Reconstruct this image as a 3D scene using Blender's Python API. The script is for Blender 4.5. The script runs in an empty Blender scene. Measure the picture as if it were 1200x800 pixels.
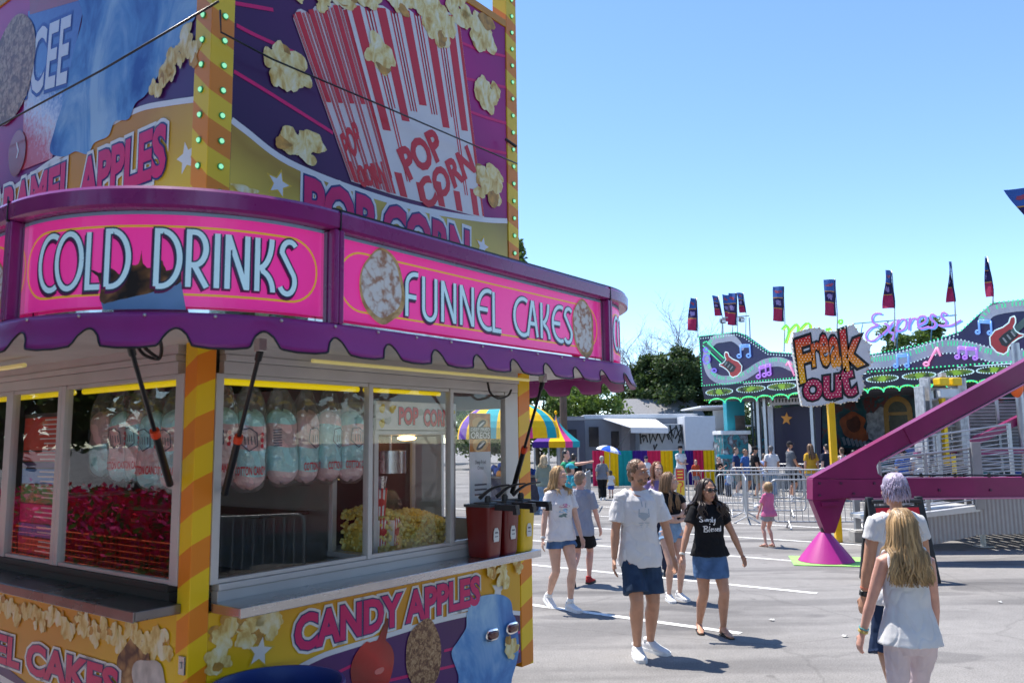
import bpy, bmesh, math, random
from math import sin, cos, pi, radians, sqrt, atan2
from mathutils import Vector, Matrix, noise
from mathutils.bvhtree import BVHTree
random.seed(7)
scene = bpy.context.scene
COL = scene.collection
V = Vector

# ------------------------------------------------------------------ camera
F_PX, PITCH, ROLL, EYE = 955.0, radians(7.0), radians(-0.72), 2.0
_fw = V((0, cos(PITCH), sin(PITCH)))
_up = V((0, -sin(PITCH), cos(PITCH)))
RI = V((1, 0, 0)) * cos(ROLL) + _up * sin(ROLL)
UPV = V((-1, 0, 0)) * sin(ROLL) + _up * cos(ROLL)
CAM = V((0, 0, EYE))

def ray(x, y):
    return RI * ((x - 600) / F_PX) - UPV * ((y - 400) / F_PX) + _fw
def zpt(x, y, z=0.0):
    d = ray(x, y); return CAM + d * ((z - EYE) / d.z)
def ypt(x, y, Y):
    d = ray(x, y); return CAM + d * (Y / d.y)
def plane_hit(x, y, p0, n):
    d = ray(x, y); return CAM + d * ((V(p0) - CAM).dot(V(n)) / d.dot(V(n)))

cam_data = bpy.data.cameras.new('camera')
cam_data.sensor_width = 36.0
cam_data.lens = F_PX / 1200 * 36
cam_data.clip_start = 0.05
cam_data.clip_end = 3000
cam_data.dof.use_dof = True
cam_data.dof.focus_distance = 9.0
cam_data.dof.aperture_fstop = 4.0
cam = bpy.data.objects.new('camera', cam_data)
COL.objects.link(cam)
cam.matrix_world = Matrix(((RI.x, UPV.x, -_fw.x, CAM.x), (RI.y, UPV.y, -_fw.y, CAM.y), (RI.z, UPV.z, -_fw.z, CAM.z), (0, 0, 0, 1)))
scene.camera = cam

# ------------------------------------------------------------------ light
SUN_EL, SUN_AZ = radians(66), radians(-43)
S = V((sin(SUN_AZ) * cos(SUN_EL), cos(SUN_AZ) * cos(SUN_EL), sin(SUN_EL)))
sd = bpy.data.lights.new('sun', 'SUN')
sd.energy = 3.9; sd.angle = radians(0.53); sd.color = (1.0, 0.935, 0.84)
so = bpy.data.objects.new('sun', sd); COL.objects.link(so)
so.rotation_euler = S.to_track_quat('Z', 'Y').to_euler()
world = bpy.data.worlds.new('World'); scene.world = world; world.use_nodes = True
wn = world.node_tree.nodes; wl = world.node_tree.links
bg = wn['Background']
sky = wn.new('ShaderNodeTexSky'); sky.sky_type = 'NISHITA'; sky.sun_disc = False
sky.sun_elevation = SUN_EL; sky.sun_rotation = SUN_AZ
sky.air_density = 1.0; sky.dust_density = 0.0; sky.ozone_density = 1.5; sky.altitude = 2600
hsv = wn.new('ShaderNodeHueSaturation'); hsv.inputs['Saturation'].default_value = 1.08; wl.new(sky.outputs[0], hsv.inputs['Color']); wl.new(hsv.outputs[0], bg.inputs[0]); bg.inputs[1].default_value = 0.15
scene.view_settings.view_transform = 'Standard'
scene.view_settings.look = 'None'
scene.view_settings.exposure = 1.04
scene.view_settings.gamma = 1.0
try: scene.view_settings.use_curve_mapping = False
except Exception: pass
scene.cycles.max_bounces = 10
scene.cycles.transparent_max_bounces = 24

# ------------------------------------------------------------------ materials
def srgb(r, g, b):
    f = lambda c: (c / 255 / 12.92) if c / 255 <= 0.04045 else ((c / 255 + 0.055) / 1.055) ** 2.4
    return (f(r), f(g), f(b))
MATS = {}
def mat(name, col, rough=0.5, metal=0.0, var=0.12, scale=6.0, bump=0.0, bscale=60.0, coat=0.0, spec=0.5, stretch=None, sub=0.0, emit=None, es=0.0, detail=4.0, trans=0.0, sheen=0.0):
    if name in MATS: return MATS[name]
    m = bpy.data.materials.new(name); m.use_nodes = True
    nt = m.node_tree; N, L = nt.nodes, nt.links
    b = N['Principled BSDF']
    b.inputs['Base Color'].default_value = (*col, 1)
    b.inputs['Roughness'].default_value = rough
    b.inputs['Metallic'].default_value = metal
    b.inputs['Coat Weight'].default_value = coat
    b.inputs['Coat Roughness'].default_value = 0.08
    b.inputs['Specular IOR Level'].default_value = spec
    if sub: 
        b.inputs['Subsurface Weight'].default_value = sub
        b.inputs['Subsurface Radius'].default_value = (0.012, 0.005, 0.003)
    if sheen: b.inputs['Sheen Weight'].default_value = sheen
    if trans: b.inputs['Transmission Weight'].default_value = trans
    if emit: 
        b.inputs['Emission Color'].default_value = (*emit, 1); b.inputs['Emission Strength'].default_value = es
    tc = N.new('ShaderNodeTexCoord'); vec = tc.outputs['Object']
    if stretch:
        mp = N.new('ShaderNodeMapping'); mp.inputs['Scale'].default_value = stretch
        L.new(vec, mp.inputs[0]); vec = mp.outputs[0]
    if var:
        nz = N.new('ShaderNodeTexNoise'); nz.inputs['Scale'].default_value = scale; nz.inputs['Detail'].default_value = detail
        L.new(vec, nz.inputs['Vector'])
        rp = N.new('ShaderNodeValToRGB')
        rp.color_ramp.elements[0].position = 0.3; rp.color_ramp.elements[1].position = 0.7
        rp.color_ramp.elements[0].color = (*[c * (1 - var) for c in col], 1)
        rp.color_ramp.elements[1].color = (*[min(1, c * (1 + var)) for c in col], 1)
        L.new(nz.outputs['Fac'], rp.inputs[0]); L.new(rp.outputs[0], b.inputs['Base Color'])
        mr = N.new('ShaderNodeMapRange'); mr.inputs[3].default_value = max(0.02, rough - 0.07); mr.inputs[4].default_value = min(1, rough + 0.07)
        L.new(nz.outputs['Fac'], mr.inputs[0]); L.new(mr.outputs[0], b.inputs['Roughness'])
    if bump:
        nb = N.new('ShaderNodeTexNoise'); nb.inputs['Scale'].default_value = bscale; nb.inputs['Detail'].default_value = 5
        L.new(vec, nb.inputs['Vector'])
        bp = N.new('ShaderNodeBump'); bp.inputs['Strength'].default_value = bump; bp.inputs['Distance'].default_value = 0.01
        L.new(nb.outputs['Fac'], bp.inputs['Height']); L.new(bp.outputs[0], b.inputs['Normal'])
    MATS[name] = m
    return m
def nodes_of(m): return m.node_tree.nodes, m.node_tree.links, m.node_tree.nodes['Principled BSDF']
def glow(name, col, s): return mat(name, tuple(c * .5 for c in col), 0.4, var=0, emit=col, es=s)
def voro(name, c1, c2, scale, rough=.55, c3=None, bump=0.25, stretch=None):
    """a printed or real crumbly texture: cells of two or three tones"""
    if name in MATS: return MATS[name]
    m = mat(name, c1, rough, var=0); N, L, b = nodes_of(m)
    tc = N.new('ShaderNodeTexCoord'); vec = tc.outputs['Object']
    nz = N.new('ShaderNodeTexNoise'); nz.inputs['Scale'].default_value = scale * .7
    L.new(vec, nz.inputs['Vector'])
    mx = N.new('ShaderNodeMix'); mx.data_type = 'VECTOR'; mx.inputs[0].default_value = 0.12
    L.new(vec, mx.inputs[4]); L.new(nz.outputs['Color'], mx.inputs[5])
    vo = N.new('ShaderNodeTexVoronoi'); vo.inputs['Scale'].default_value = scale
    L.new(mx.outputs[1], vo.inputs['Vector'])
    rp = N.new('ShaderNodeValToRGB'); e = rp.color_ramp.elements
    e[0].position = 0.05; e[0].color = (*c1, 1); e[1].position = 0.75; e[1].color = (*(c3 or c2), 1)
    k = e.new(0.45); k.color = (*c2, 1)
    L.new(vo.outputs['Distance'], rp.inputs[0]); L.new(rp.outputs[0], b.inputs['Base Color'])
    if bump:
        bp = N.new('ShaderNodeBump'); bp.inputs['Strength'].default_value = bump; bp.invert = True
        L.new(vo.outputs['Distance'], bp.inputs['Height']); L.new(bp.outputs[0], b.inputs['Normal'])
    return m
def glass(name, tint=(1, 1, 1), rough=0.0, ior=1.5):
    if name in MATS: return MATS[name]
    m = bpy.data.materials.new(name); m.use_nodes = True; N, L = m.node_tree.nodes, m.node_tree.links
    N.remove(N['Principled BSDF'])
    t = N.new('ShaderNodeBsdfTransparent'); t.inputs[0].default_value = (*tint, 1)
    g = N.new('ShaderNodeBsdfGlossy'); g.inputs['Roughness'].default_value = rough
    lw = N.new('ShaderNodeLayerWeight'); lw.inputs[0].default_value = .5      # Schlick: the same from both sides of the pane
    pw = N.new('ShaderNodeMath'); pw.operation = 'POWER'; pw.inputs[1].default_value = 5; L.new(lw.outputs['Facing'], pw.inputs[0])
    f = N.new('ShaderNodeMath'); f.operation = 'MULTIPLY_ADD'; f.inputs[1].default_value = .96; f.inputs[2].default_value = .028; L.new(pw.outputs[0], f.inputs[0])
    x = N.new('ShaderNodeMixShader')
    L.new(f.outputs[0], x.inputs[0]); L.new(t.outputs[0], x.inputs[1]); L.new(g.outputs[0], x.inputs[2])
    L.new(x.outputs[0], N['Material Output'].inputs[0]); MATS[name] = m
    return m

# ------------------------------------------------------------------ objects
def tag(o, label=None, cat=None, group=None, kind=None):
    if label: o['label'] = label
    if cat: o['category'] = cat
    if group: o['group'] = group
    if kind: o['kind'] = kind
    return o
def thing(name, label, cat, loc=(0, 0, 0), rz=0.0, group=None):
    o = bpy.data.objects.new(name, None); COL.objects.link(o)
    o.empty_display_size = 0.2
    o.location = loc; o.rotation_euler = (0, 0, rz)
    return tag(o, label, cat, group)
def copy_tree(o, parent=None):
    c = o.copy(); COL.objects.link(c); c.parent = parent
    for ch in o.children: copy_tree(ch, c)
    return c

class MB:
    """collects shapes, then becomes ONE mesh object"""
    def __init__(s, mp=None, maxe=0): s.v = []; s.f = []; s.m = []; s.cur = 0; s.mp = mp; s.maxe = maxe
    def add(s, vs, fs):
        b = len(s.v)
        s.v += [V(p) if s.mp is None else s.mp(*p) for p in vs]
        s.f += [tuple(i + b for i in f) for f in fs]; s.m += [s.cur] * len(fs)
        return s
    def box(s, c, d, rot=None):
        hx, hy, hz = d[0] / 2, d[1] / 2, d[2] / 2
        vs = [V((x, y, z)) for x in (-hx, hx) for y in (-hy, hy) for z in (-hz, hz)]
        if rot is not None: vs = [rot @ p for p in vs]
        return s.add([p + V(c) for p in vs], [(0, 1, 3, 2), (4, 6, 7, 5), (0, 4, 5, 1), (2, 3, 7, 6), (0, 2, 6, 4), (1, 5, 7, 3)])
    def b2(s, a, b):
        return s.box([(p + q) / 2 for p, q in zip(a, b)], [abs(q - p) for p, q in zip(a, b)])
    def bar(s, a, b, w, h, upv=(0, 0, 1)):
        a, b = V(a), V(b); d = b - a; l = d.length; z = d.normalized()
        x = V(upv).cross(z)
        if x.length < 1e-5: x = V((1, 0, 0)).cross(z)
        x.normalize(); y = z.cross(x)
        return s.box((a + b) / 2, (w, h, l), Matrix((x, y, z)).transposed())
    def tube(s, path, r, n=8, caps=True, sx=1.0, upv=(0, 0, 1), closed=False, ry=None):
        """r: number or list; ry: optional second radius list (elliptic)"""
        P = [V(p) for p in path]; k = len(P)
        R = r if isinstance(r, (list, tuple)) else [r] * k
        R2 = R if ry is None else (ry if isinstance(ry, (list, tuple)) else [ry] * k)
        vs = []; fs = []; prev = None
        for i, p in enumerate(P):
            if closed: t = P[(i + 1) % k] - P[i - 1]
            else: t = P[min(i + 1, k - 1)] - P[max(i - 1, 0)]
            if t.length < 1e-9: t = V((0, 0, 1))
            t.normalize()
            if prev is None:
                x = V(upv).cross(t)
                if x.length < 1e-3: x = V((1, 0, 0)).cross(t)
                if x.length < 1e-3: x = V((0, 1, 0)).cross(t)
            else:
                x = prev - t * prev.dot(t)
                if x.length < 1e-4: x = V((1, .3, .2)).cross(t)
            x.normalize(); prev = x; y = t.cross(x)
            for j in range(n):
                a = 2 * pi * j / n
                vs.append(p + x * (cos(a) * R[i]) + y * (sin(a) * R2[i]))
        m = k if closed else k - 1
        for i in range(m):
            for j in range(n):
                a, b = i * n + j, i * n + (j + 1) % n
                i2 = (i + 1) % k
                fs.append((a, b, i2 * n + (j + 1) % n, i2 * n + j))
        if caps and not closed:
            fs.append(tuple(reversed(range(n)))); fs.append(tuple(range((k - 1) * n, k * n)))
        return s.add(vs, fs)
    def cyl(s, a, b, r, n=16, r2=None): return s.tube([a, b], [r, r if r2 is None else r2], n)
    def ell(s, c, r, n=12, m=8, rot=None):
        vs = [V((0, 0, -r[2]))]; fs = []
        for i in range(1, m):
            ph = -pi / 2 + pi * i / m
            for j in range(n):
                a = 2 * pi * j / n
                vs.append(V((r[0] * cos(ph) * cos(a), r[1] * cos(ph) * sin(a), r[2] * sin(ph))))
        vs.append(V((0, 0, r[2])))
        if rot is not None: vs = [rot @ p for p in vs]
        for j in range(n):
            fs.append((0, 1 + (j + 1) % n, 1 + j))
            fs.append((len(vs) - 1, 1 + (m - 2) * n + j, 1 + (m - 2) * n + (j + 1) % n))
        for i in range(m - 2):
            for j in range(n):
                fs.append((1 + i * n + j, 1 + i * n + (j + 1) % n, 1 + (i + 1) * n + (j + 1) % n, 1 + (i + 1) * n + j))
        return s.add([p + V(c) for p in vs], fs)
    def loft(s, rings, caps=True, closed=True):
        n = len(rings[0]); vs = [p for r in rings for p in r]; fs = []
        for i in range(len(rings) - 1):
            for j in range(n if closed else n - 1):
                fs.append((i * n + j, i * n + (j + 1) % n, (i + 1) * n + (j + 1) % n, (i + 1) * n + j))
        if caps: fs.append(tuple(reversed(range(n)))); fs.append(tuple(range((len(rings) - 1) * n, len(rings) * n)))
        return s.add(vs, fs)
    def poly(s, pts, o=0.0):
        """flat (u,v) polygon at offset o through the mapper, ear-clipped"""
        from mathutils.geometry import tessellate_polygon
        tri = tessellate_polygon([[V((p[0], p[1], 0)) for p in pts]])
        if s.maxe: return s.fine([tuple(pts[i] for i in t) for t in tri], o)
        return s.add([(p[0], p[1], o) for p in pts], [tuple(t) for t in tri])
    def fan(s, pts, o=0.0):
        cx = sum(p[0] for p in pts) / len(pts); cy = sum(p[1] for p in pts) / len(pts)
        n = len(pts)
        return s.add([(cx, cy, o)] + [(p[0], p[1], o) for p in pts], [(0, 1 + i, 1 + (i + 1) % n) for i in range(n)])
    def fine(s, tris, o):
        """cut (u,v) triangles small enough to lie on a curved panel"""
        st = [[V((p[0], p[1])) for p in t] for t in tris]
        while st:
            t = st.pop(); e = [(t[(i + 1) % 3] - t[i]).length for i in range(3)]; k = e.index(max(e))
            if e[k] > s.maxe: a, b, c = t[k], t[(k + 1) % 3], t[(k + 2) % 3]; m = (a + b) / 2; st += [[a, m, c], [m, b, c]]
            else: s.add([(p.x, p.y, o) for p in t], [(0, 1, 2)])
        return s
    def slab(s, pts, o0, o1):
        """polygon with thickness between offsets o0 (back) and o1 (front)"""
        s.poly(pts, o1)
        n = len(pts)
        s.add([(p[0], p[1], o1) for p in pts] + [(p[0], p[1], o0) for p in pts], [(i, (i + 1) % n, n + (i + 1) % n, n + i) for i in range(n)])
        return s
    def ribbon(s, pts, w, o=0.0, closed=False, rnd=False):
        """stroke of width w along (u,v) points, mitred"""
        P = [V((p[0], p[1])) for p in pts]; k = len(P)
        W = w if isinstance(w, (list, tuple)) else [w] * k
        vs = []
        for i in range(k):
            a = P[i - 1] if (i > 0 or closed) else None
            b = P[(i + 1) % k] if (i < k - 1 or closed) else None
            d1 = (P[i] - a).normalized() if a is not None and (P[i] - a).length > 1e-9 else None
            d2 = (b - P[i]).normalized() if b is not None and (b - P[i]).length > 1e-9 else None
            d1 = d1 or d2 or V((1, 0)); d2 = d2 or d1
            n1 = V((-d1.y, d1.x)); n2 = V((-d2.y, d2.x)); nn = n1 + n2
            if nn.length < 0.2: nn = n1
            nn.normalize(); sc = 1 / max(0.55, nn.dot(n1))
            vs.append((*(P[i] + nn * (W[i] / 2 * sc)), o)); vs.append((*(P[i] - nn * (W[i] / 2 * sc)), o))
        m = k if closed else k - 1
        fs = [(2 * i, 2 * i + 1, 2 * ((i + 1) % k) + 1, 2 * ((i + 1) % k)) for i in range(m)]
        s.add(vs, fs)
        if rnd and not closed:
            for e in (0, k - 1): s.disc(P[e], W[e] / 2, W[e] / 2, o - 0.0003, 10)
        return s
    def disc(s, c, ru, rv, o=0.0, n=20, a0=0.0):
        return s.fan([(c[0] + ru * cos(2 * pi * i / n + a0), c[1] + rv * sin(2 * pi * i / n + a0)) for i in range(n)], o)
    def build(s, name, m, parent=None, smooth=False, bevel=0.0, loc=None, auto=None):
        me = bpy.data.meshes.new(name)
        off = V(loc) if loc is not None else V((0, 0, 0))
        me.from_pydata([tuple(p - off) for p in s.v], [], s.f)
        for q in (m if isinstance(m, (list, tuple)) else [m]): me.materials.append(q)
        if max(s.m, default=0) > 0: me.polygons.foreach_set('material_index', s.m)
        if smooth: me.polygons.foreach_set('use_smooth', [True] * len(me.polygons))
        me.update()
        o = bpy.data.objects.new(name, me); COL.objects.link(o)
        if loc is not None: o.location = loc
        if parent is not None: o.parent = parent
        if smooth and auto is not None:
            try: me.set_sharp_from_angle(angle=radians(auto))
            except Exception: pass
        if bevel:
            bv = o.modifiers.new('bevel', 'BEVEL'); bv.width = bevel; bv.segments = 2; bv.limit_method = 'ANGLE'
        return o

def fix_normals(o):
    bm = bmesh.new(); bm.from_mesh(o.data); bmesh.ops.recalc_face_normals(bm, faces=bm.faces); bm.to_mesh(o.data); bm.free()

def catmull(pts, n=6, closed=False):
    P = [V(p) for p in pts]; k = len(P); out = []
    rng = range(k) if closed else range(k - 1)
    for i in rng:
        if closed: p0, p1, p2, p3 = P[i - 1], P[i], P[(i + 1) % k], P[(i + 2) % k]
        else: p0, p1, p2, p3 = P[max(i - 1, 0)], P[i], P[i + 1], P[min(i + 2, k - 1)]
        for j in range(n):
            t = j / n
            out.append(0.5 * ((2 * p1) + (p2 - p0) * t + (2 * p0 - 5 * p1 + 4 * p2 - p3) * t * t + (3 * p1 - p0 - 3 * p2 + p3) * t ** 3))
    if not closed: out.append(P[-1])
    return out

# a scratch scene, so that evaluating one modifier or text does not walk the whole scene
TMP = bpy.data.scenes.new('scratch')
def tmp_dg():
    vl = TMP.view_layers[0]; vl.update(); return vl.depsgraph
# ---- text in the built-in font, as flat (u,v) triangles
_txt_cache = {}
def text_mesh(txt, off=0.0, bold=0.0):
    key = (txt, round(off, 4))
    if key in _txt_cache: return _txt_cache[key]
    cu = bpy.data.curves.new('t', 'FONT'); cu.body = txt; cu.size = 1.0; cu.fill_mode = 'FRONT'; cu.offset = off; cu.resolution_u = 3
    ob = bpy.data.objects.new('t', cu); TMP.collection.objects.link(ob); dg = tmp_dg()
    me = bpy.data.meshes.new_from_object(ob.evaluated_get(dg))
    vs = [(v.co.x, v.co.y) for v in me.vertices]; fs = [tuple(p.vertices) for p in me.polygons]
    bpy.data.objects.remove(ob); bpy.data.curves.remove(cu); bpy.data.meshes.remove(me)
    _txt_cache[key] = (vs, fs); return vs, fs
CAP = 0.73   # rough cap height of the built-in font
def put_text(mb, txt, P0, P1, Ptop, o, off=0.0, bend=0.0):
    """lay txt so that its plain (offset 0) box runs from P0 to P1 along the base and up to Ptop above P0"""
    v0, _ = text_mesh(txt, 0.0)
    x0 = min(p[0] for p in v0); x1 = max(p[0] for p in v0); y1 = max(p[1] for p in v0); y0 = min(0, min(p[1] for p in v0))
    vs, fs = text_mesh(txt, off)
    P0, P1, Ptop = V(P0), V(P1), V(Ptop)
    ex = (P1 - P0); ey = (Ptop - P0)
    out = []
    for x, y in vs:
        a = (x - x0) / (x1 - x0); b = y / y1
        q = P0 + ex * a + ey * (b + bend * 4 * a * (1 - a))
        out.append((q.x, q.y, o))
    mb.add(out, fs); return mb

# ---- monoline show-card letters as strokes in a box of width w and height 1
def arc(cx, cy, rx, ry, a0, a1, n=14):
    return [(cx + rx * cos(radians(a0 + (a1 - a0) * i / n)), cy + ry * sin(radians(a0 + (a1 - a0) * i / n))) for i in range(n + 1)]
GLY = {
 'C': (0.46, [arc(.42, .5, .40, .5, 62, 298, 20)]),
 'O': (0.72, [arc(.36, .5, .36, .5, 0, 360, 28)]),
 'L': (0.34, [[(.04, 1), (.04, .0), (.36, .0)]]),
 'D': (0.56, [[(.04, 0), (.04, 1), (.16, 1)] + arc(.14, .5, .40, .5, 90, -90, 18) + [(.04, 0)]]),
 'R': (0.46, [[(.04, 0), (.04, 1), (.16, 1)] + arc(.16, .70, .25, .30, 90, -90, 12) + [(.10, .40)], [(.16, .40), (.44, 0)]]),
 'I': (0.12, [[(.06, 0), (.06, 1)]]),
 'N': (0.54, [[(.04, 0), (.04, 1)], [(.05, .98), (.47, .02)], [(.48, 0), (.48, 1)]]),
 'K': (0.44, [[(.04, 0), (.04, 1)], [(.38, 1)] + arc(.06, .98, .32, .55, -8, -80, 8) + [], [(.14, .46)] + arc(.06, .0, .36, .40, 70, 0, 8)]),
 'S': (0.42, [arc(.26, .78, .20, .22, 40, 180, 12) + arc(.20, .24, .20, .24, 30, -150, 14)]),
 'F': (0.42, [[(.05, 0), (.05, .72)] + arc(.33, .72, .28, .28, 180, 90, 8) + [(.42, 1.0)], [(.05, .46), (.36, .46)]]),
 'U': (0.52, [[(.04, 1), (.04, .26)] + arc(.25, .26, .21, .26, 180, 360, 14) + [(.46, 1)]]),
 'E': (0.46, [arc(.42, .5, .40, .5, 70, 290, 18), [(.03, .5), (.40, .5)]]),
 'A': (0.50, [[(.02, 0), (.235, 1)], [(.265, 1), (.48, .0)], [(.12, .36), (.38, .36)]]),
 ' ': (0.30, []),
}
def stroke_text(mb, txt, w, o, mapf, gap=0.135, dw=0.0, lift=0.0004):
    """mapf(a, b): a along the line in 0..1, b up in 0..1; w in metres"""
    tot = sum(GLY[c][0] + gap for c in txt) - gap; x = 0; k = 0
    for c in txt:
        for st in GLY[c][1]:
            pts = [mapf((x + px) / tot, py) for px, py in st]
            mb.ribbon(pts, w + dw, o + lift * (k % 3)); k += 1
        x += GLY[c][0] + gap
    return mb
# ------------------------------------------------------------------ people
def remesh(name, mb, m, voxel, smooth=3, wrinkle=0.0, wscale=9.0, parent=None, seed=0.0, wst=(1, 1, .55)):
    """closed overlapping shapes -> one continuous smooth surface"""
    me = bpy.data.meshes.new(name); me.from_pydata([tuple(p) for p in mb.v], [], mb.f)
    bm = bmesh.new(); bm.from_mesh(me); bmesh.ops.recalc_face_normals(bm, faces=bm.faces); bm.to_mesh(me); bm.free()
    o = bpy.data.objects.new(name, me); TMP.collection.objects.link(o)
    r = o.modifiers.new('r', 'REMESH'); r.mode = 'VOXEL'; r.voxel_size = voxel
    if smooth:
        q = o.modifiers.new('s', 'SMOOTH'); q.factor = 0.5; q.iterations = smooth
    dg = tmp_dg()
    me2 = bpy.data.meshes.new_from_object(o.evaluated_get(dg))
    TMP.collection.objects.unlink(o); COL.objects.link(o); o.modifiers.clear(); o.data = me2; me2.name = name
    if wrinkle:
        N_ = [v.normal.copy() for v in me2.vertices]; P_ = [v.co.copy() for v in me2.vertices]; out = []
        for p, n_ in zip(P_, N_):
            q = V((p.x * wst[0], p.y * wst[1], p.z * wst[2])) * wscale + V((seed, seed * 2, 0))
            q2 = V((q.x * 1.5 + q.z * .9, q.y * 1.5, q.z * 1.1 - q.x * .5)) * .8
            cr_ = 1 - min(1, abs(noise.noise(q2)) * 5)      # narrow creases
            out += (p + n_ * wrinkle * (1.2 * noise.noise(q) + .6 * noise.noise(q * 2.3) - .75 * cr_ * cr_))[:]
        me2.vertices.foreach_set('co', out); me2.update()
    me2.materials.clear(); me2.materials.append(m)
    me2.polygons.foreach_set('use_smooth', [True] * len(me2.polygons))
    if parent is not None: o.parent = parent
    return o

def ik(a, t, l1, l2, hint):
    a, t = V(a), V(t); d = t - a; L = d.length
    if L > (l1 + l2) * .999: d = d * ((l1 + l2) * .999 / L); L = d.length; t = a + d
    x = (l1 * l1 - l2 * l2 + L * L) / (2 * L); hgt = sqrt(max(l1 * l1 - x * x, 0))
    u = d.normalized(); hv = V(hint); hv = hv - u * hv.dot(u)
    if hv.length < 1e-6: hv = V((0, 0, 1)).cross(u)
    return a + u * x + hv.normalized() * hgt, t

SKIN = {}
def skin(k):
    c = {'tan': (.50, .26, .165), 'fair': (.62, .37, .27), 'pink': (.64, .34, .26), 'dark': (.28, .14, .09)}[k]
    return mat('skin_' + k, c, .48, var=.10, scale=14, sub=.06, bump=.05, bscale=180, spec=.4)
def cloth(name, c, var=.06, bump=.25, bscale=260): return mat('cloth_' + name, c, .88, var=var, scale=7, bump=bump, bscale=bscale, spec=.2)
def hairmat(name, c, var=.35):
    return mat('hair_' + name, c, .42, var=var, scale=26, stretch=(1, 1, .16), spec=.55, bump=.3, bscale=120)

def hand(mb, w, d, n, k, curl=.5, side=1, fingers=True):
    """w wrist, d direction of the hand, n back-of-hand normal, k size (hand length ~ .105*k*1.75); side: which way the thumb leaves"""
    w, d, n = V(w), V(d).normalized(), V(n); n = (n - d * n.dot(d)).normalized(); a = d.cross(n) * side
    L = .184 * k
    if not fingers:
        mb.tube([w, w + d * L * .35, w + d * L * .75 - n * L * .1, w + d * L * .9 - n * L * .22], [.022 * k, .036 * k, .03 * k, .014 * k], 8, ry=[.018 * k, .018 * k, .016 * k, .010 * k], upv=n)
        return
    kn = w + d * (L * .50)
    mb.tube([w - d * .01, w + d * L * .22, kn, kn + d * L * .05], [.022 * k, .036 * k, .040 * k, .036 * k], 10, ry=[.017 * k, .017 * k, .015 * k, .011 * k], upv=n)
    for i, (off, fl) in enumerate(((-.030, .40), (-.0105, .46), (.0095, .43), (.0285, .34))):
        b = kn + a * (-off) * k - d * .006
        fl *= L; c = curl * (1 + .12 * i)
        p = [b]; dirn = d.copy()
        for s in (.45, .32, .25):
            ang = c * (.55 + .25 * (s < .4))
            dirn = (dirn * cos(ang) - n * sin(ang)).normalized(); 
            p.append(p[-1] + dirn * fl * s)
            nn = n
        mb.tube(p, [.0098 * k, .0090 * k, .0082 * k, .006 * k], 8)
    tb = w + d * L * .18 + a * .026 * k
    t1 = tb + (d * .62 + a * .7 - n * .25).normalized() * L * .22
    t2 = t1 + (d * .92 + a * .18 - n * .35).normalized() * L * .19
    mb.tube([w + d * L * .1 + a * .01 * k, tb, t1, t2], [.013 * k, .0135 * k, .0112 * k, .007 * k], 8)

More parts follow.
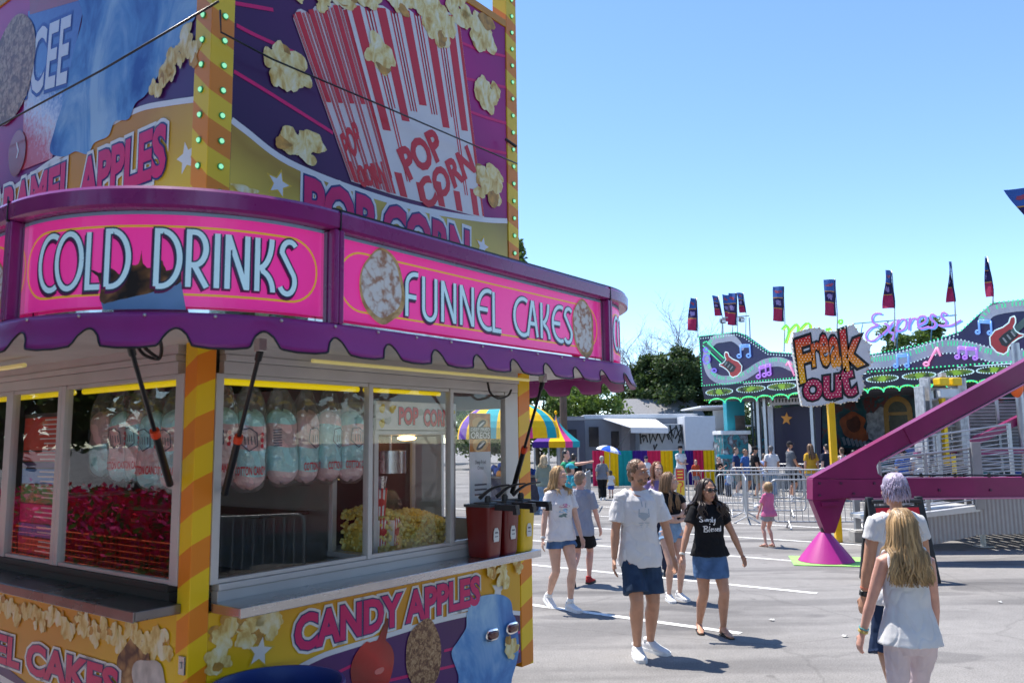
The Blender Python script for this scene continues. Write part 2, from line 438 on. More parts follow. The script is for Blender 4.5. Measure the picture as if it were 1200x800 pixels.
def person(label, loc, h, rz, sex='m', skn='fair', build=1.0, lean=0.0, feet=((-.09, 0, 0), (.09, 0, 0)), toes=(0, 0), hands=None, elb=None, handcfg=None,
           head=(0, 0, 0), hs=None, hair=('short', 'brown', (.1, .06, .035)), top=None, bottom=None, shoes=None, voxel=.007, extras=(), group=None, twist=0.0, roll=0.0, cat='person', kneehint=None, bend=0.0):
    """feet: ((x, forward, lift) image-left foot is index 0 when facing the viewer = the person's right), hands the same; head: yaw, pitch, tilt in degrees"""
    root = None
    g = sex != 'm'; kid = h < 1.5
    fine = voxel < .0095
    hs = hs or (.235 if not kid else .215)
    k = hs / .235; hk = h / 1.75
    hw = (.094 if not g else .098) * build * h; sw = (.099 if not g else .089) * h * (build * .5 + .5)
    if kid: sw *= .97
    zsh = .797 * h if not kid else .785 * h
    zneck = h - hs * .93
    cz = h - hs * .49
    hipz = .515 * h
    def tw(p, f=1.0):
        return V(p)
    ly = lambda z: -lean * max(0, z - hipz) + 0.0
    # ---- torso sections (z, rx, ry, y)
    if not g: sec = [(.462, .070, .052, .004), (.49, .090, .064, .004), (.53, .092, .066, .002), (.58, .088, .062, 0), (.63, .084, .060, -.002), (.69, .084, .063, -.002), (.74, .089, .066, -.002), (.785, .089, .060, .002), (.812, .076, .048, .006), (.835, .052, .040, .010), (.852, .036, .036, .010)]
    else: sec = [(.455, .070, .055, .004), (.485, .094, .068, .005), (.52, .098, .070, .004), (.57, .086, .060, 0), (.625, .071, .051, -.002), (.68, .074, .058, -.004), (.73, .080, .067, -.010), (.775, .079, .058, -.002), (.808, .068, .045, .006), (.832, .044, .036, .010), (.85, .030, .032, .010)]
    if kid: sec = [(z, rx * .93, ry * .93, y) for z, rx, ry, y in sec]
    scz = 1.0 if not kid else .985
    sec = [(z if z < .52 else .52 + (z - .52) * (scz * .815 - .52) / .295, rx * (build if z < .8 else 1), ry * build, y) for z, rx, ry, y in sec]
    def torso(mb, infl, z0, z1, sections=None, loose=0.0, n=20, flare=0.0, top_=False):
        rings = []
        ss = sections or sec
        zs = [z0] + [s[0] for s in ss if z0 < s[0] < z1] + [z1]
        mx = max(s[1] for s in ss); my = max(s[2] for s in ss)
        for z in zs:
            for a, b in zip(ss, ss[1:]):
                if a[0] <= z <= b[0]: break
            else: a = b = (ss[0] if z < ss[0][0] else ss[-1])
            t = 0 if a[0] == b[0] else (z - a[0]) / (b[0] - a[0]); t = min(max(t, 0), 1)
            rx, ry, yy = (a[i] + (b[i] - a[i]) * t for i in (1, 2, 3))
            lo = loose * min(1, max(0, (.79 - z) / .1))
            rx = rx + (mx * .985 - rx) * lo; ry = ry + (my * .98 - ry) * lo
            fl = flare * max(0, (.66 - z)) + (.044 * min(1, max(0, (.60 - z) / .10)) if top_ else 0)
            cxr = roll * (z - .5) * h
            rings.append([V((cxr + (rx * h + infl + fl) * cos(2 * pi * j / n), yy * h + ly(z * h) + (ry * h + infl + fl) * sin(2 * pi * j / n), z * h)) for j in range(n)])
        mb.loft(rings)
    # ---- joints
    hip = [V((-.050 * h, .004, hipz)), V((.050 * h, .004, hipz))]
    thl, shl = .251 * h, .242 * h
    ank = []; knee = []
    for i in (0, 1):
        fx, ff, fz = feet[i]
        a = V((fx * hk if abs(fx) < 1 else fx, -ff + .03 * hk, .046 * h + fz))
        kh = V((0, -1, 0)) if kneehint is None else V(kneehint[i])
        kn, a = ik(hip[i], a, thl, shl, kh); knee.append(kn); ank.append(a)
    shd = [V((-sw + roll * .3 * h, ly(zsh) + .006 * h, zsh)), V((sw + roll * .3 * h, ly(zsh) + .006 * h, zsh))]
    ual, fal = .170 * h, .140 * h
    if hands is None: hands = ((-sw - .05, .03, .50 * h), (sw + .05, .03, .50 * h))
    elbow = []; wrist = []
    for i in (0, 1):
        hx, hf, hz = hands[i]
        e = V(elb[i]) if elb and elb[i] else V((-.35 if i == 0 else .35, 1, 0))
        el, wr = ik(shd[i], V((hx, -hf + ly(zsh) * .5, hz)), ual, fal, e); elbow.append(el); wrist.append(wr)
    fem = .94 if g else 1.0; fr = h * build * fem * (.92 if kid else 1)
    # ---- body
    mb = MB()
    torso(mb, 0, .455, sec[-1][0])
    for i in (0, 1):
        H, K_, A = hip[i], knee[i], ank[i]
        back = V((0, .012 * h, 0))
        thr = .056 if not g else .060
        mb.tube([H + V((0, 0, .02 * h)), H.lerp(K_, .35), H.lerp(K_, .75), K_, K_.lerp(A, .1), K_.lerp(A, .3) + back, K_.lerp(A, .62) + back * .4, K_.lerp(A, .9), A], [thr * fr, .054 * fr, .040 * fr, .0335 * fr, .033 * fr, .0355 * fr, .027 * fr, .0200 * fr, .021 * fr], 12)
        td = V((sin(radians(toes[i])), -cos(radians(toes[i])), 0))
        lift = feet[i][2]
        pit = -.0 if lift < .03 else -.5
        td = (td + V((0, 0, pit))).normalized()
        if shoes and shoes[0] in ('flip', 'bare'):
            mb.tube([A + V((0, 0, -.002)) - td * .02 * h, A + td * .03 * h - V((0, 0, .014 * h)), A + td * .075 * h - V((0, 0, .028 * h)), A + td * .115 * h - V((0, 0, .034 * h))], [.020 * h, .021 * h, .024 * h, .015 * h], 10, ry=[.022 * h, .019 * h, .012 * h, .006 * h], upv=(0, 0, 1))
            mb.ell(A - td * .022 * h - V((0, 0, .022 * h)), (.018 * h, .02 * h, .018 * h))
        Sh, E, W = shd[i], elbow[i], wrist[i]
        ar = h * fem * (build * .6 + .4) * (.88 if kid else 1)
        mb.tube([Sh + V((.030 * h * (1 if i == 0 else -1), 0, .012 * h)), Sh, Sh.lerp(E, .4), Sh.lerp(E, .8), E, E.lerp(W, .25), E.lerp(W, .6), W], [.030 * ar, .032 * ar, .029 * ar, .0245 * ar, .0225 * ar, .0240 * ar, .0195 * ar, .0145 * ar], 10)
        d = (W - E).normalized()
        hc = (handcfg[i] if handcfg and handcfg[i] else {})
        if 'd' in hc: d = V(hc['d']).normalized()
        nrm = V(hc.get('n', (-1 if i == 0 else 1, .25, 0)))
        hand(mb, W, d, nrm, hk * (.95 if g else 1.03) * (1.0 if not kid else 1.05), hc.get('curl', .45), hc.get('side', -1 if i == 0 else 1), fine)
    # head
    yaw, pit, til = (radians(a) for a in head)
    Rh = Matrix.Rotation(yaw, 3, 'Z') @ Matrix.Rotation(pit, 3, 'X') @ Matrix.Rotation(til, 3, 'Y')
    hc_ = V((roll * .45 * h, ly(cz) - .012, cz))
    hp = lambda x, y, z: hc_ + Rh @ (V((x, y, z)) * k)
    E3 = lambda c, r: mb.ell(hp(*c), (r[0] * k, r[1] * k, r[2] * k), 16, 10, Rh)
    wf = .95 if g else 1.0
    mb.tube([V((roll * .32 * h, ly(zsh) + .010 * h, zsh + .005 * h)), hp(0, .02, -.07)], [.050 * k * (.88 if g else 1.05), .050 * k * (.86 if g else 1.03)], 12)
    E3((0, .014, .022), (.074 * wf, .096, .090)); E3((0, -.022, -.035), (.060 * wf, .068, .078)); E3((0, -.050, -.092), (.030 * wf, .032, .022))
    E3((0, -.02, -.075), (.050 * wf, .055, .035))
    if fine:
        mb.tube([hp(0, -.084, .012), hp(0, -.100, -.015), hp(0, -.108, -.030)], [.008 * k, .011 * k, .014 * k], 8)
        E3((0, -.098, -.037), (.017, .012, .009)); E3((0, -.074, .028), (.052 * wf, .018, .010))
        E3((0, -.082, -.062), (.025 * wf, .014, .008)); E3((0, -.081, -.074), (.021 * wf, .014, .008))
        for sx in (-1, 1): E3((sx * .040 * wf, -.058, -.024), (.020, .020, .020))
    for sx in (-1, 1): E3((sx * .074 * wf, .012, -.012), (.010, .020, .030))
    root = remesh('person', mb, skin(skn), voxel, 2)
    root.location = loc; root.rotation_euler = (0, 0, rz)
    tag(root, label, cat, group)
    sd_ = (hash(label) % 1000) * .1 if False else sum(map(ord, label)) * .37 % 50
    ctx = dict(hp=hp, k=k, Rh=Rh, h=h, torso=torso, shd=shd, elbow=elbow, wrist=wrist, hip=hip, knee=knee, ank=ank, root=root, sec=sec, ly=ly)
    # eyes, brows and mouth
    if fine:
        eb = MB()
        for sx in (-1, 1):
            eb = MB(); eb.cur = 0; eb.ell(hp(sx * .031 * wf, -.0805, .004), (.0125 * k, .0085 * k, .0075 * k), 12, 8, Rh)
            eb.cur = 1; eb.ell(hp(sx * .031 * wf, -.0865, .004), (.0058 * k, .004 * k, .0058 * k), 10, 6, Rh)
            eb.build('eye', [mat('eye_white', (.6, .57, .54), .2, var=0), mat('iris', (.03, .022, .015), .1, var=0)], root, True)
        br = MB()
        for sx in (-1, 1): br.tube([hp(sx * .014, -.0915, .027), hp(sx * .030, -.0905, .033), hp(sx * .046, -.080, .027)], [.0035 * k, .0042 * k, .002 * k], 6)
        br.build('eyebrows', hairmat(hair[1], hair[2]), root, True)
        lp = MB(); lp.ell(hp(0, -.0955, -.0635), (.022 * k * wf, .0035 * k, .0038 * k), 12, 6, Rh); lp.ell(hp(0, -.0955, -.0715), (.019 * k * wf, .0038 * k, .0045 * k), 12, 6, Rh)
        lp.build('lips', mat('lips_' + ('f' if g else 'm'), (.36, .12, .10) if g else (.36, .16, .12), .4, var=.05), root, True)
    do_hair(ctx, hair, fine, voxel, root, wf)
    # ---- bottom
    if bottom:
        kind, bname, bc = bottom[0], bottom[1], bottom[2]
        bm_ = cloth(bname, bc, var=bottom[4] if len(bottom) > 4 else .10); b = MB(); frac = bottom[3] if len(bottom) > 3 else .8
        nm = {'shorts': 'shorts', 'skirt': 'skirt', 'pants': 'trousers'}[kind]
        if kind == 'skirt':
            zk = hipz - frac * thl
            n = 24; rings = []
            for z, rx, ry in ((zk, .108, .094), (zk + .25 * (hipz - zk), .110, .092), (hipz - .02 * h, .106, .082), (.56 * h, .094, .068), (.60 * h, .082, .060)):
                yo = (knee[0].y + knee[1].y) / 2 * max(0, (hipz - z) / thl) * .6
                rings.append([V(((rx * h * build + .004) * cos(2 * pi * j / n), yo + ly(z) + (ry * h * build + .006) * sin(2 * pi * j / n), z)) for j in range(n)])
            b.loft(rings)
        else:
            torso(b, .008, .448, .60)
            for i in (0, 1):
                A, B, C_ = hip[i], knee[i], ank[i]
                if kind == 'shorts':
                    e = A.lerp(B, min(frac, 1.0)) if frac <= 1 else B.lerp(C_, frac - 1)
                    pts = [A + V((0, 0, .015 * h)), A.lerp(B, min(frac, 1) * .5)] + ([B] if frac > 1 else []) + [e]
                    r0 = (.053 if not g else .056) * fr + .006; lo = bottom[5] if len(bottom) > 5 else 0
                    b.tube(pts, [r0, .050 * fr + .007 + lo * .5] + ([.052 * fr + lo] if frac > 1 else []) + [(.052 if frac > .5 else .058) * fr + .012 + lo], 14)
                else:
                    tight = bottom[5] if len(bottom) > 5 else 0.0
                    bk = V((0, .012 * h, 0))
                    b.tube([A + V((0, 0, .02 * h)), A.lerp(B, .35), A.lerp(B, .75), B, B.lerp(C_, .3) + bk, B.lerp(C_, .65) + bk * .4, B.lerp(C_, .97)],
                           [.061 * fr + .004, .057 * fr + .004 + tight, .044 * fr + .004 + tight, .038 * fr + .004 + tight, .039 * fr + .004 + tight * 1.3, .031 * fr + .004 + tight * 1.8, .025 * fr + .006 + tight * 2.2], 14)
        ctx['bottom'] = remesh(nm, b, bm_, voxel * 1.05, 2, .0055, 12, root, sd_)
    # ---- top
    if top:
        kind, tname, tcol = top[0], top[1], top[2]
        zt = top[3] if len(top) > 3 else .47; lo = top[4] if len(top) > 4 else .75; slf = top[5] if len(top) > 5 else .62
        t = MB(); mtop = cloth(tname, tcol)
        if kind in ('tee', 'crop'):
            torso(t, .010, zt, sec[-2][0] + .004, loose=lo, top_=True)
            for i in (0, 1):
                Sh, E, W = shd[i], elbow[i], wrist[i]
                inn = Sh + V((.048 * h * (1 if i == 0 else -1), 0, .018 * h))
                sr = h * (.0405 if not g else .0365) * (.9 if kid else 1) * (build * .6 + .4)
                if slf <= 1: pts = [inn, Sh, Sh.lerp(E, slf * .5), Sh.lerp(E, slf)]; rr = [sr * .86, sr * .94, sr * 1.02, sr * 1.08]
                else: pts = [inn, Sh, Sh.lerp(E, .5), E, E.lerp(W, slf - 1)]; rr = [sr * .95, sr, sr * .9, sr * .82, sr * .72]
                t.tube(pts, rr, 14)
        else:   # tank
            ss = [q for q in sec if q[0] < .79]; zz = ss[-1][0]
            torso(t, .010, zt, zz, loose=lo, top_=True, flare=top[6] if len(top) > 6 else 0)
            for sx in (-1, 1):
                x = sx * .062 * h
                t.tube([V((x * 1.0, -.066 * h + ly(zsh), zz * h - .02)), V((x * .94, -.036 * h + ly(zsh), .825 * h * scz)), V((x * .92, .014 * h + ly(zsh), .845 * h * scz)), V((x * .94, .050 * h + ly(zsh), .82 * h * scz)), V((x, .060 * h + ly(zsh), zz * h - .02))], [.022 * h] * 5, 10, ry=[.012 * h] * 5)
        ctx['top'] = remesh('shirt' if kind != 'tank' else 'tank_top', t, mtop, voxel * 1.05, 2, .0085 if kind != 'tank' else .007, 8.5, root, sd_ + 3, (1, 1, .8))
    # ---- shoes
    if shoes and shoes[0] != 'bare':
        kind, sc, so_ = shoes[0], shoes[1], shoes[2]
        for i in (0, 1):
            A = ank[i]; lift = feet[i][2]
            td = V((sin(radians(toes[i])), -cos(radians(toes[i])), 0)); sdv = V((-td.y, td.x, 0)); up = V((0, 0, 1))
            if lift > .03:
                Rp = Matrix.Rotation(radians(shoes[3] if len(shoes) > 3 else 38), 3, sdv) ; td = Rp @ td; up = Rp @ up
            q = h * (1.08 if kid else 1.0) * (.95 if g else 1.03)
            B0 = A - up * (.046 * h)
            P = lambda f, s, u: B0 + td * (f * q) + sdv * (s * q) + up * (u * q)
            if kind == 'flip':
                f = MB(); ol = [P(-.045, 0, 0), P(-.03, .02, 0), P(.02, .02, 0), P(.08, .028, 0), P(.118, .018, 0), P(.125, 0, 0), P(.112, -.018, 0), P(.08, -.026, 0), P(.02, -.02, 0), P(-.03, -.02, 0)]
                f.loft([ol, [p + up * .012 for p in ol]]); 
                for s_ in (-1, 1): f.tube([P(.088, 0, .012), P(.07, s_ * .018, .030), P(.03, s_ * .026, .024), P(.015, s_ * .024, .008)], [.005] * 4, 6)
                f.build('flip_flop', mat('sandal_' + sc[0], sc[1], .6), root)
            else:
                sh = MB(); rings = []
                prof = [(-.040, .012, .040), (-.036, .022, .052), (-.010, .026, .060), (.012, .0265, .058), (.035, .027, .046), (.060, .029, .036), (.090, .030, .029), (.112, .026, .024), (.126, .015, .017)]
                for f_, w_, t_ in prof:
                    rg = []
                    for j in range(16):
                        a = 2 * pi * j / 16; s_ = cos(a); u_ = sin(a)
                        rg.append(P(f_, w_ * (abs(s_) ** .7) * (1 if s_ > 0 else -1), .010 + (t_ - .010) * .5 * (1 + (abs(u_) ** .8) * (1 if u_ > 0 else -1))))
                    rings.append(rg)
                sh.loft(rings)
                sh.tube([P(-.012, 0, .045), P(-.012, 0, .066)], [.0265 * q, .0235 * q], 14)
                s1 = sh.build('shoe', cloth(sc[0], sc[1]), root, True)
                sl = MB(); ol = []
                for f_, w_, t_ in prof: ol.append((f_, w_ + .002))
                loop = [P(f_ * 1.02, w_, 0) for f_, w_ in ol] + [P(f_ * 1.02, -w_, 0) for f_, w_ in reversed(ol)]
                sl.loft([loop, [p + up * (.016 * q) for p in loop]])
                so1 = sl.build('sole', mat('sole_' + so_[0], so_[1], .7), s1)
                if fine:
                    lc = MB()
                    for m_ in range(5):
                        f_ = .030 + m_ * .011; tt = .050 - m_ * .0045
                        lc.tube([P(f_, -.014, tt - .004), P(f_ + .002, 0, tt + .003), P(f_, .014, tt - .004)], [.0016] * 3, 5)
                    lc.build('laces', cloth(sc[0] + '_lace', tuple(min(.85, c * 1.05) for c in sc[1])), s1)
                if len(shoes) > 4:   # socks
                    sk = MB(); sk.tube([A + V((0, 0, .005)), A + (knee[i] - A) * .16], [.0235 * h, .0230 * h], 14); sk.build('sock', cloth('sock', (.75, .75, .75)), root, True)
    for e in extras: e(ctx)
    return root, ctx

def do_hair(c, hair, fine, voxel, root, wf):
    style, nm, col = hair[0], hair[1], hair[2]; hp, k, Rh = c['hp'], c['k'], c['Rh']
    if style == 'none': return
    rnd = random.Random(sum(map(ord, nm + style)) + int(c['h'] * 1000))
    m = hairmat(nm, col); mb = MB()
    E3 = lambda p, r: mb.ell(hp(*p), (r[0] * k, r[1] * k, r[2] * k), 18, 12, Rh)
    L = hair[3] if len(hair) > 3 else .3
    if style in ('short', 'slick', 'pixie'):
        E3((0, .024, .034), (.079 * wf, .093, .087)); E3((0, .050, -.01), (.070 * wf, .062, .080))
        if style == 'slick':
            E3((0, .066, -.050), (.050, .042, .050))
            for sx in (-1, 1): E3((sx * .070, .015, .01), (.014, .030, .04))
        if style == 'pixie':
            E3((0, .036, .046), (.083, .090, .082)); E3((0, .058, -.012), (.064, .050, .062))
            for sx in (-1, 1): E3((sx * .068, .000, .012), (.016, .030, .036))
        o = remesh('hair', mb, m, voxel * .9, 2, (.0032 if style == 'pixie' else .005) * k, 42 if style != 'pixie' else 34, root, 3.1, (1.6, .6, .6) if style == 'slick' else (1, 1, .45))
        if fine and style == 'pixie':
            tf = MB()
            for i in range(300):
                a = rnd.uniform(-2.4, 2.4); z = rnd.uniform(-.06, .10)
                x = .082 * sin(a) * sqrt(max(.1, 1 - (z / .13) ** 2)); y = .035 + .088 * cos(a) * sqrt(max(.1, 1 - (z / .13) ** 2))
                tf.tube([hp(x * .9, y * .9, z + .02), hp(x * 1.05, y * 1.05 + .006, z), hp(x * 1.10 + rnd.uniform(-.012, .012), y * 1.08, z - .040)], [.0034 * k, .0038 * k, .0008], 4)
            tf.build('hair_tuft', m, root, True)
        return
    # long hair: a cap plus tapering locks that follow the head and fall
    E3((0, .022, .032), (.081 * wf, .094, .090)); E3((0, .048, -.01), (.075 * wf, .064, .085))
    remesh('hair_cap', mb, m, voxel, 2, .003 * k, 50, root, 1.0)
    vol = hair[6] if len(hair) > 6 else 0.0
    n = hair[5] if len(hair) > 5 else (150 if fine else 46); wave = hair[4] if len(hair) > 4 else .006
    if not fine: n = min(n, 46)
    lk = MB(); front = 62 if vol < .1 else 70
    for i in range(n):
        phi = radians(rnd.uniform(front, 360 - front))          # 0 = the face
        side = abs((phi - pi))                                   # 0 at the back
        dx, dy = sin(phi), -cos(phi)
        rad = rnd.uniform(.93, 1.08 + vol)
        ln = L * rnd.uniform(.80, 1.06) * (1 - .10 * side / pi)
        pts = []; rr = []
        part = rnd.uniform(-.02, .02)
        pts.append(hp(part + dx * .015, .005 + dy * .03, .118)); rr.append(.006)
        pts.append(hp(dx * .055 * wf, .012 + dy * .062, .098)); rr.append(.010)
        pts.append(hp(dx * .083 * rad * wf, .016 + dy * .098 * rad, .035)); rr.append(.012)
        pts.append(hp(dx * .086 * rad * wf, .024 + dy * .094 * rad, -.04)); rr.append(.012)
        base = hp(dx * .084 * rad * wf, .030 + dy * .088 * rad, -.09); ph = rnd.uniform(0, 6.28); st = 5 if not fine else 8
        clump = rnd.uniform(-.02, .02)
        for j in range(st + 1):
            t = j / st
            out = .012 * sin(t * 2.2) + vol * .40 * (rad - .93) / (.15 + vol) * sin(min(1, .35 + t * .9) * 1.57)
            w = wave * (t + .25) * 1.3
            p = base + V((0, 0, -ln * t)) + (Rh @ V((dx, dy, 0))) * (out * k + .035 * t * (rad - .95) * 3) + V((w * sin(ph + t * L * 26) + clump * t, w * cos(ph * 1.7 + t * L * 24), 0)) 
            # lie on the back and shoulders
            zrel = p.z / c['h']
            if zrel < .84:
                yb = c['ly'](p.z) + (.070 if dy > -.2 else -.078) * c['h']
                if dy > -.2: p.y = max(p.y, yb * (.9 + .2 * rad) - .012 * (1 - t))
                else: p.y = min(p.y, yb)
            pts.append(p); rr.append(.0125 * (1 - .78 * t ** 1.6))
        thin = rnd.choice((1, .8, .55, .35)) if fine else 1.5
        rr = [r * k * thin for r in rr]
        lk.cur = rnd.choice((0, 0, 1, 2)); lk.tube(pts, rr, 5)
    if fine:
        for i in range(90):       # stray single hairs
            phi = radians(rnd.uniform(front, 360 - front)); dx, dy = sin(phi), -cos(phi); q = rnd.uniform(1.06, 1.22); z0 = rnd.uniform(-.06, .11); s0 = sqrt(max(.05, 1 - (max(0, z0) / .125) ** 2))
            p = hp(dx * .086 * q * s0, .02 + dy * .095 * q * s0, z0); d = rnd.uniform(.06, .16); lk.cur = rnd.choice((0, 2)); lk.tube([hp(dx * .07 * s0, .02 + dy * .08 * s0, z0 + .012), p, p + V((rnd.uniform(-.02, .02), rnd.uniform(-.01, .02), -d * .5)), p + V((rnd.uniform(-.03, .03), rnd.uniform(-.01, .03), -d))], [.0012, .0011, .0010, .0005], 3, caps=False)
    lk.build('hair', [m, hairmat(nm + '_deep', tuple(c * .62 for c in col)), hairmat(nm + '_light', tuple(min(1, c * 1.35) for c in col))], root, True)
# ------------------------------------------------------------------ the food stand
ANG = radians(36.8)
K0 = V((-1.824, 4.706, 0)); UR = V((sin(ANG), cos(ANG), 0)); UL = V((-cos(ANG), sin(ANG), 0))
SK = 0.79      # one modelling unit of the stand = 0.79 m: the trailer is 2.6 m wide
def W(x, y, z=0.0): return CAM + (K0 + UR * x + UL * y + V((0, 0, z)) - CAM) * SK
def RF(px, py, yo):
    p = plane_hit(px, py, K0 + UL * yo, UL) - K0; return (p.dot(UR), p.z)
def LF(px, py, xo):
    p = plane_hit(px, py, K0 + UR * xo, UR) - K0; return (p.dot(UL), p.z)
CC, DD = 0.18, 0.95
X2 = 3.29 - CC
def ringp(s, o, z):
    """point on the awning ring, s = run along it (0 at the corner), o = outward offset"""
    q = (CC + DD) * pi / 4; r = CC + DD + o
    if s < -q: return V((-DD - o, CC + (-s - q), z))
    if s <= q:
        t = s / (CC + DD) + pi / 4; return V((CC - r * cos(t), CC - r * sin(t), z))
    s2 = s - q; Ls = X2 - CC
    if s2 < Ls: return V((CC + s2, -DD - o, z))
    s3 = s2 - Ls; t = s3 / (CC + DD)
    if t < pi / 2: return V((X2 + r * sin(t), CC - r * cos(t), z))
    return V((X2 + r, CC + (s3 - (CC + DD) * pi / 2), z))
QA = (CC + DD) * pi / 4
S_A, S_B = -QA - 3.6, QA + (X2 - CC) + (CC + DD) * pi / 2 + 3.4
def ring_s():
    out = []; s = S_A
    segs = [(S_A, -QA, 4), (-QA, QA, 22), (QA, QA + X2 - CC, 8), (QA + X2 - CC, QA + X2 - CC + (CC + DD) * pi / 2, 22), (QA + X2 - CC + (CC + DD) * pi / 2, S_B, 4)]
    for a, b, n in segs: out += [a + (b - a) * i / n for i in range(n)]
    return out + [S_B]
def sweep(mb, prof, ss):
    """prof: list of (o, z) closed profile swept along the ring"""
    rings = [[ringp(s, o, z) for o, z in prof] for s in ss]
    return mb.loft(rings)

def gradmat(name, d, stops, rough=.3, coat=.25, noise_amt=0.06, nscale=3.0):
    if name in MATS: return MATS[name]
    m = mat(name, stops[0][1], rough, var=0, coat=coat); N, L, b = nodes_of(m)
    tc = N.new('ShaderNodeTexCoord'); dp = N.new('ShaderNodeVectorMath'); dp.operation = 'DOT_PRODUCT'; dp.inputs[1].default_value = d
    L.new(tc.outputs['Object'], dp.inputs[0])
    nz = N.new('ShaderNodeTexNoise'); nz.inputs['Scale'].default_value = nscale; nz.inputs['Detail'].default_value = 3; L.new(tc.outputs['Object'], nz.inputs['Vector'])
    ad = N.new('ShaderNodeMath'); ad.operation = 'MULTIPLY_ADD'; ad.inputs[1].default_value = noise_amt * 2; L.new(nz.outputs['Fac'], ad.inputs[0]); L.new(dp.outputs['Value'], ad.inputs[2])
    lo, hi = stops[0][0], stops[-1][0]
    mr = N.new('ShaderNodeMapRange'); mr.inputs[1].default_value = lo + noise_amt; mr.inputs[2].default_value = hi + noise_amt; L.new(ad.outputs[0], mr.inputs[0])
    rp = N.new('ShaderNodeValToRGB'); e = rp.color_ramp.elements
    e[0].position = 0; e[0].color = (*stops[0][1], 1); e[1].position = 1; e[1].color = (*stops[-1][1], 1)
    for p, c in stops[1:-1]: q = e.new((p - lo) / (hi - lo)); q.color = (*c, 1)
    L.new(mr.outputs[0], rp.inputs[0]); L.new(rp.outputs[0], b.inputs['Base Color'])
    return m
def stripemat(name, d, period, c1, c2, rough=.3):
    if name in MATS: return MATS[name]
    m = mat(name, c1, rough + .12, var=0, coat=.05); N, L, b = nodes_of(m)
    tc = N.new('ShaderNodeTexCoord'); dp = N.new('ShaderNodeVectorMath'); dp.operation = 'DOT_PRODUCT'; dp.inputs[1].default_value = tuple(q / period for q in d)
    L.new(tc.outputs['Object'], dp.inputs[0])
    fr = N.new('ShaderNodeMath'); fr.operation = 'FRACT'; L.new(dp.outputs['Value'], fr.inputs[0])
    gt = N.new('ShaderNodeMath'); gt.operation = 'GREATER_THAN'; gt.inputs[1].default_value = .5; L.new(fr.outputs[0], gt.inputs[0])
    mx = N.new('ShaderNodeMix'); mx.data_type = 'RGBA'; mx.inputs[6].default_value = (*c1, 1); mx.inputs[7].default_value = (*c2, 1); L.new(gt.outputs[0], mx.inputs[0])
    L.new(mx.outputs[2], b.inputs['Base Color']); return m

def fluffmat(name, cs):
    m = mat(name, cs[1], .5, var=0); N, L, b = nodes_of(m); tc = N.new('ShaderNodeTexCoord')
    mp = N.new('ShaderNodeMapping'); mp.inputs['Scale'].default_value = (1, 1, .55); mp.inputs['Rotation'].default_value = (.25, .25, 0); L.new(tc.outputs['Object'], mp.inputs[0])
    n1 = N.new('ShaderNodeTexNoise'); n1.inputs['Scale'].default_value = 2.4; n1.inputs['Detail'].default_value = 8; n1.inputs['Roughness'].default_value = .62; n1.inputs['Distortion'].default_value = .6; L.new(mp.outputs[0], n1.inputs['Vector'])
    r = N.new('ShaderNodeValToRGB'); e = r.color_ramp.elements; e[0].position = .34; e[0].color = (*cs[0], 1); e[1].position = .66; e[1].color = (*cs[2], 1); k = e.new(.5); k.color = (*cs[1], 1)
    L.new(n1.outputs['Fac'], r.inputs[0]); L.new(r.outputs[0], b.inputs['Base Color']); return m
M_purple = mat('purple_paint', srgb(144, 40, 120), .28, var=.07, coat=.35, bump=.02, bscale=8)
M_purple2 = mat('purple_skirt', srgb(158, 42, 128), .42, var=.14, scale=2.5, coat=.10, bump=.03, bscale=6)
M_black = mat('black_trim', (.012, .012, .014), .35, var=.2)
M_alu = mat('aluminium', (.62, .61, .60), .34, metal=.85, var=.08, scale=3, bump=.04, bscale=30)
M_aluw = mat('white_aluminium', (.60, .58, .57), .42, metal=.25, var=.06, scale=3)
M_steel = mat('steel_counter', (.55, .56, .58), .26, metal=.95, var=.12, scale=2.5, stretch=(1, 1, 6), bump=.03, bscale=14)
M_mirror = mat('polished_metal', (.75, .74, .70), .10, metal=1.0, var=.05, bump=.08, bscale=9)
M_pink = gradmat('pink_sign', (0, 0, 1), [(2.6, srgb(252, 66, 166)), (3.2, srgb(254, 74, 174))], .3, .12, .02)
M_pink.node_tree.nodes['Principled BSDF'].inputs['Emission Color'].default_value = (*srgb(255, 52, 166), 1)    # emission stands in for sunlight coming through the translucent plastic
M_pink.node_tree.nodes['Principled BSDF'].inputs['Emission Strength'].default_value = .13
M_pinkline = mat('sign_line', srgb(244, 200, 60), .4, var=0, emit=srgb(244, 200, 60), es=.08)  # slight emission imitates daylight shining through the printed line
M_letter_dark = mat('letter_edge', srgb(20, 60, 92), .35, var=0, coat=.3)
M_letter_lite = mat('letter_face', srgb(200, 236, 250), .4, var=.05, emit=srgb(190, 230, 250), es=.10)  # no lamp behind: emission imitates sunlit translucent lettering
M_white = mat('print_white', (.80, .80, .82), .35, var=.02, coat=.2)
M_navy = mat('print_navy', srgb(40, 44, 120), .35, var=.05, coat=.2)
M_magenta = mat('print_magenta', srgb(222, 16, 110), .4, var=.08)
M_redprint = mat('print_red', srgb(214, 24, 36), .4, var=.05, coat=.2)
M_gold = gradmat('print_gold', (.5, .5, 1), [(-.2, srgb(232, 164, 10)), (.7, srgb(248, 206, 20)), (1.6, srgb(222, 150, 10)), (3.0, srgb(236, 190, 30)), (3.9, srgb(226, 190, 60)), (4.6, srgb(206, 140, 36))], .38, .05, .25, 2.0)
M_goldR = gradmat('print_gold_tower', (.35, 0, 1), [(3.2, srgb(214, 190, 70)), (3.6, srgb(246, 216, 90)), (4.0, srgb(176, 140, 50)), (4.5, srgb(224, 200, 90)), (5.2, srgb(120, 100, 50))], .38, .05, .15, 2.0)
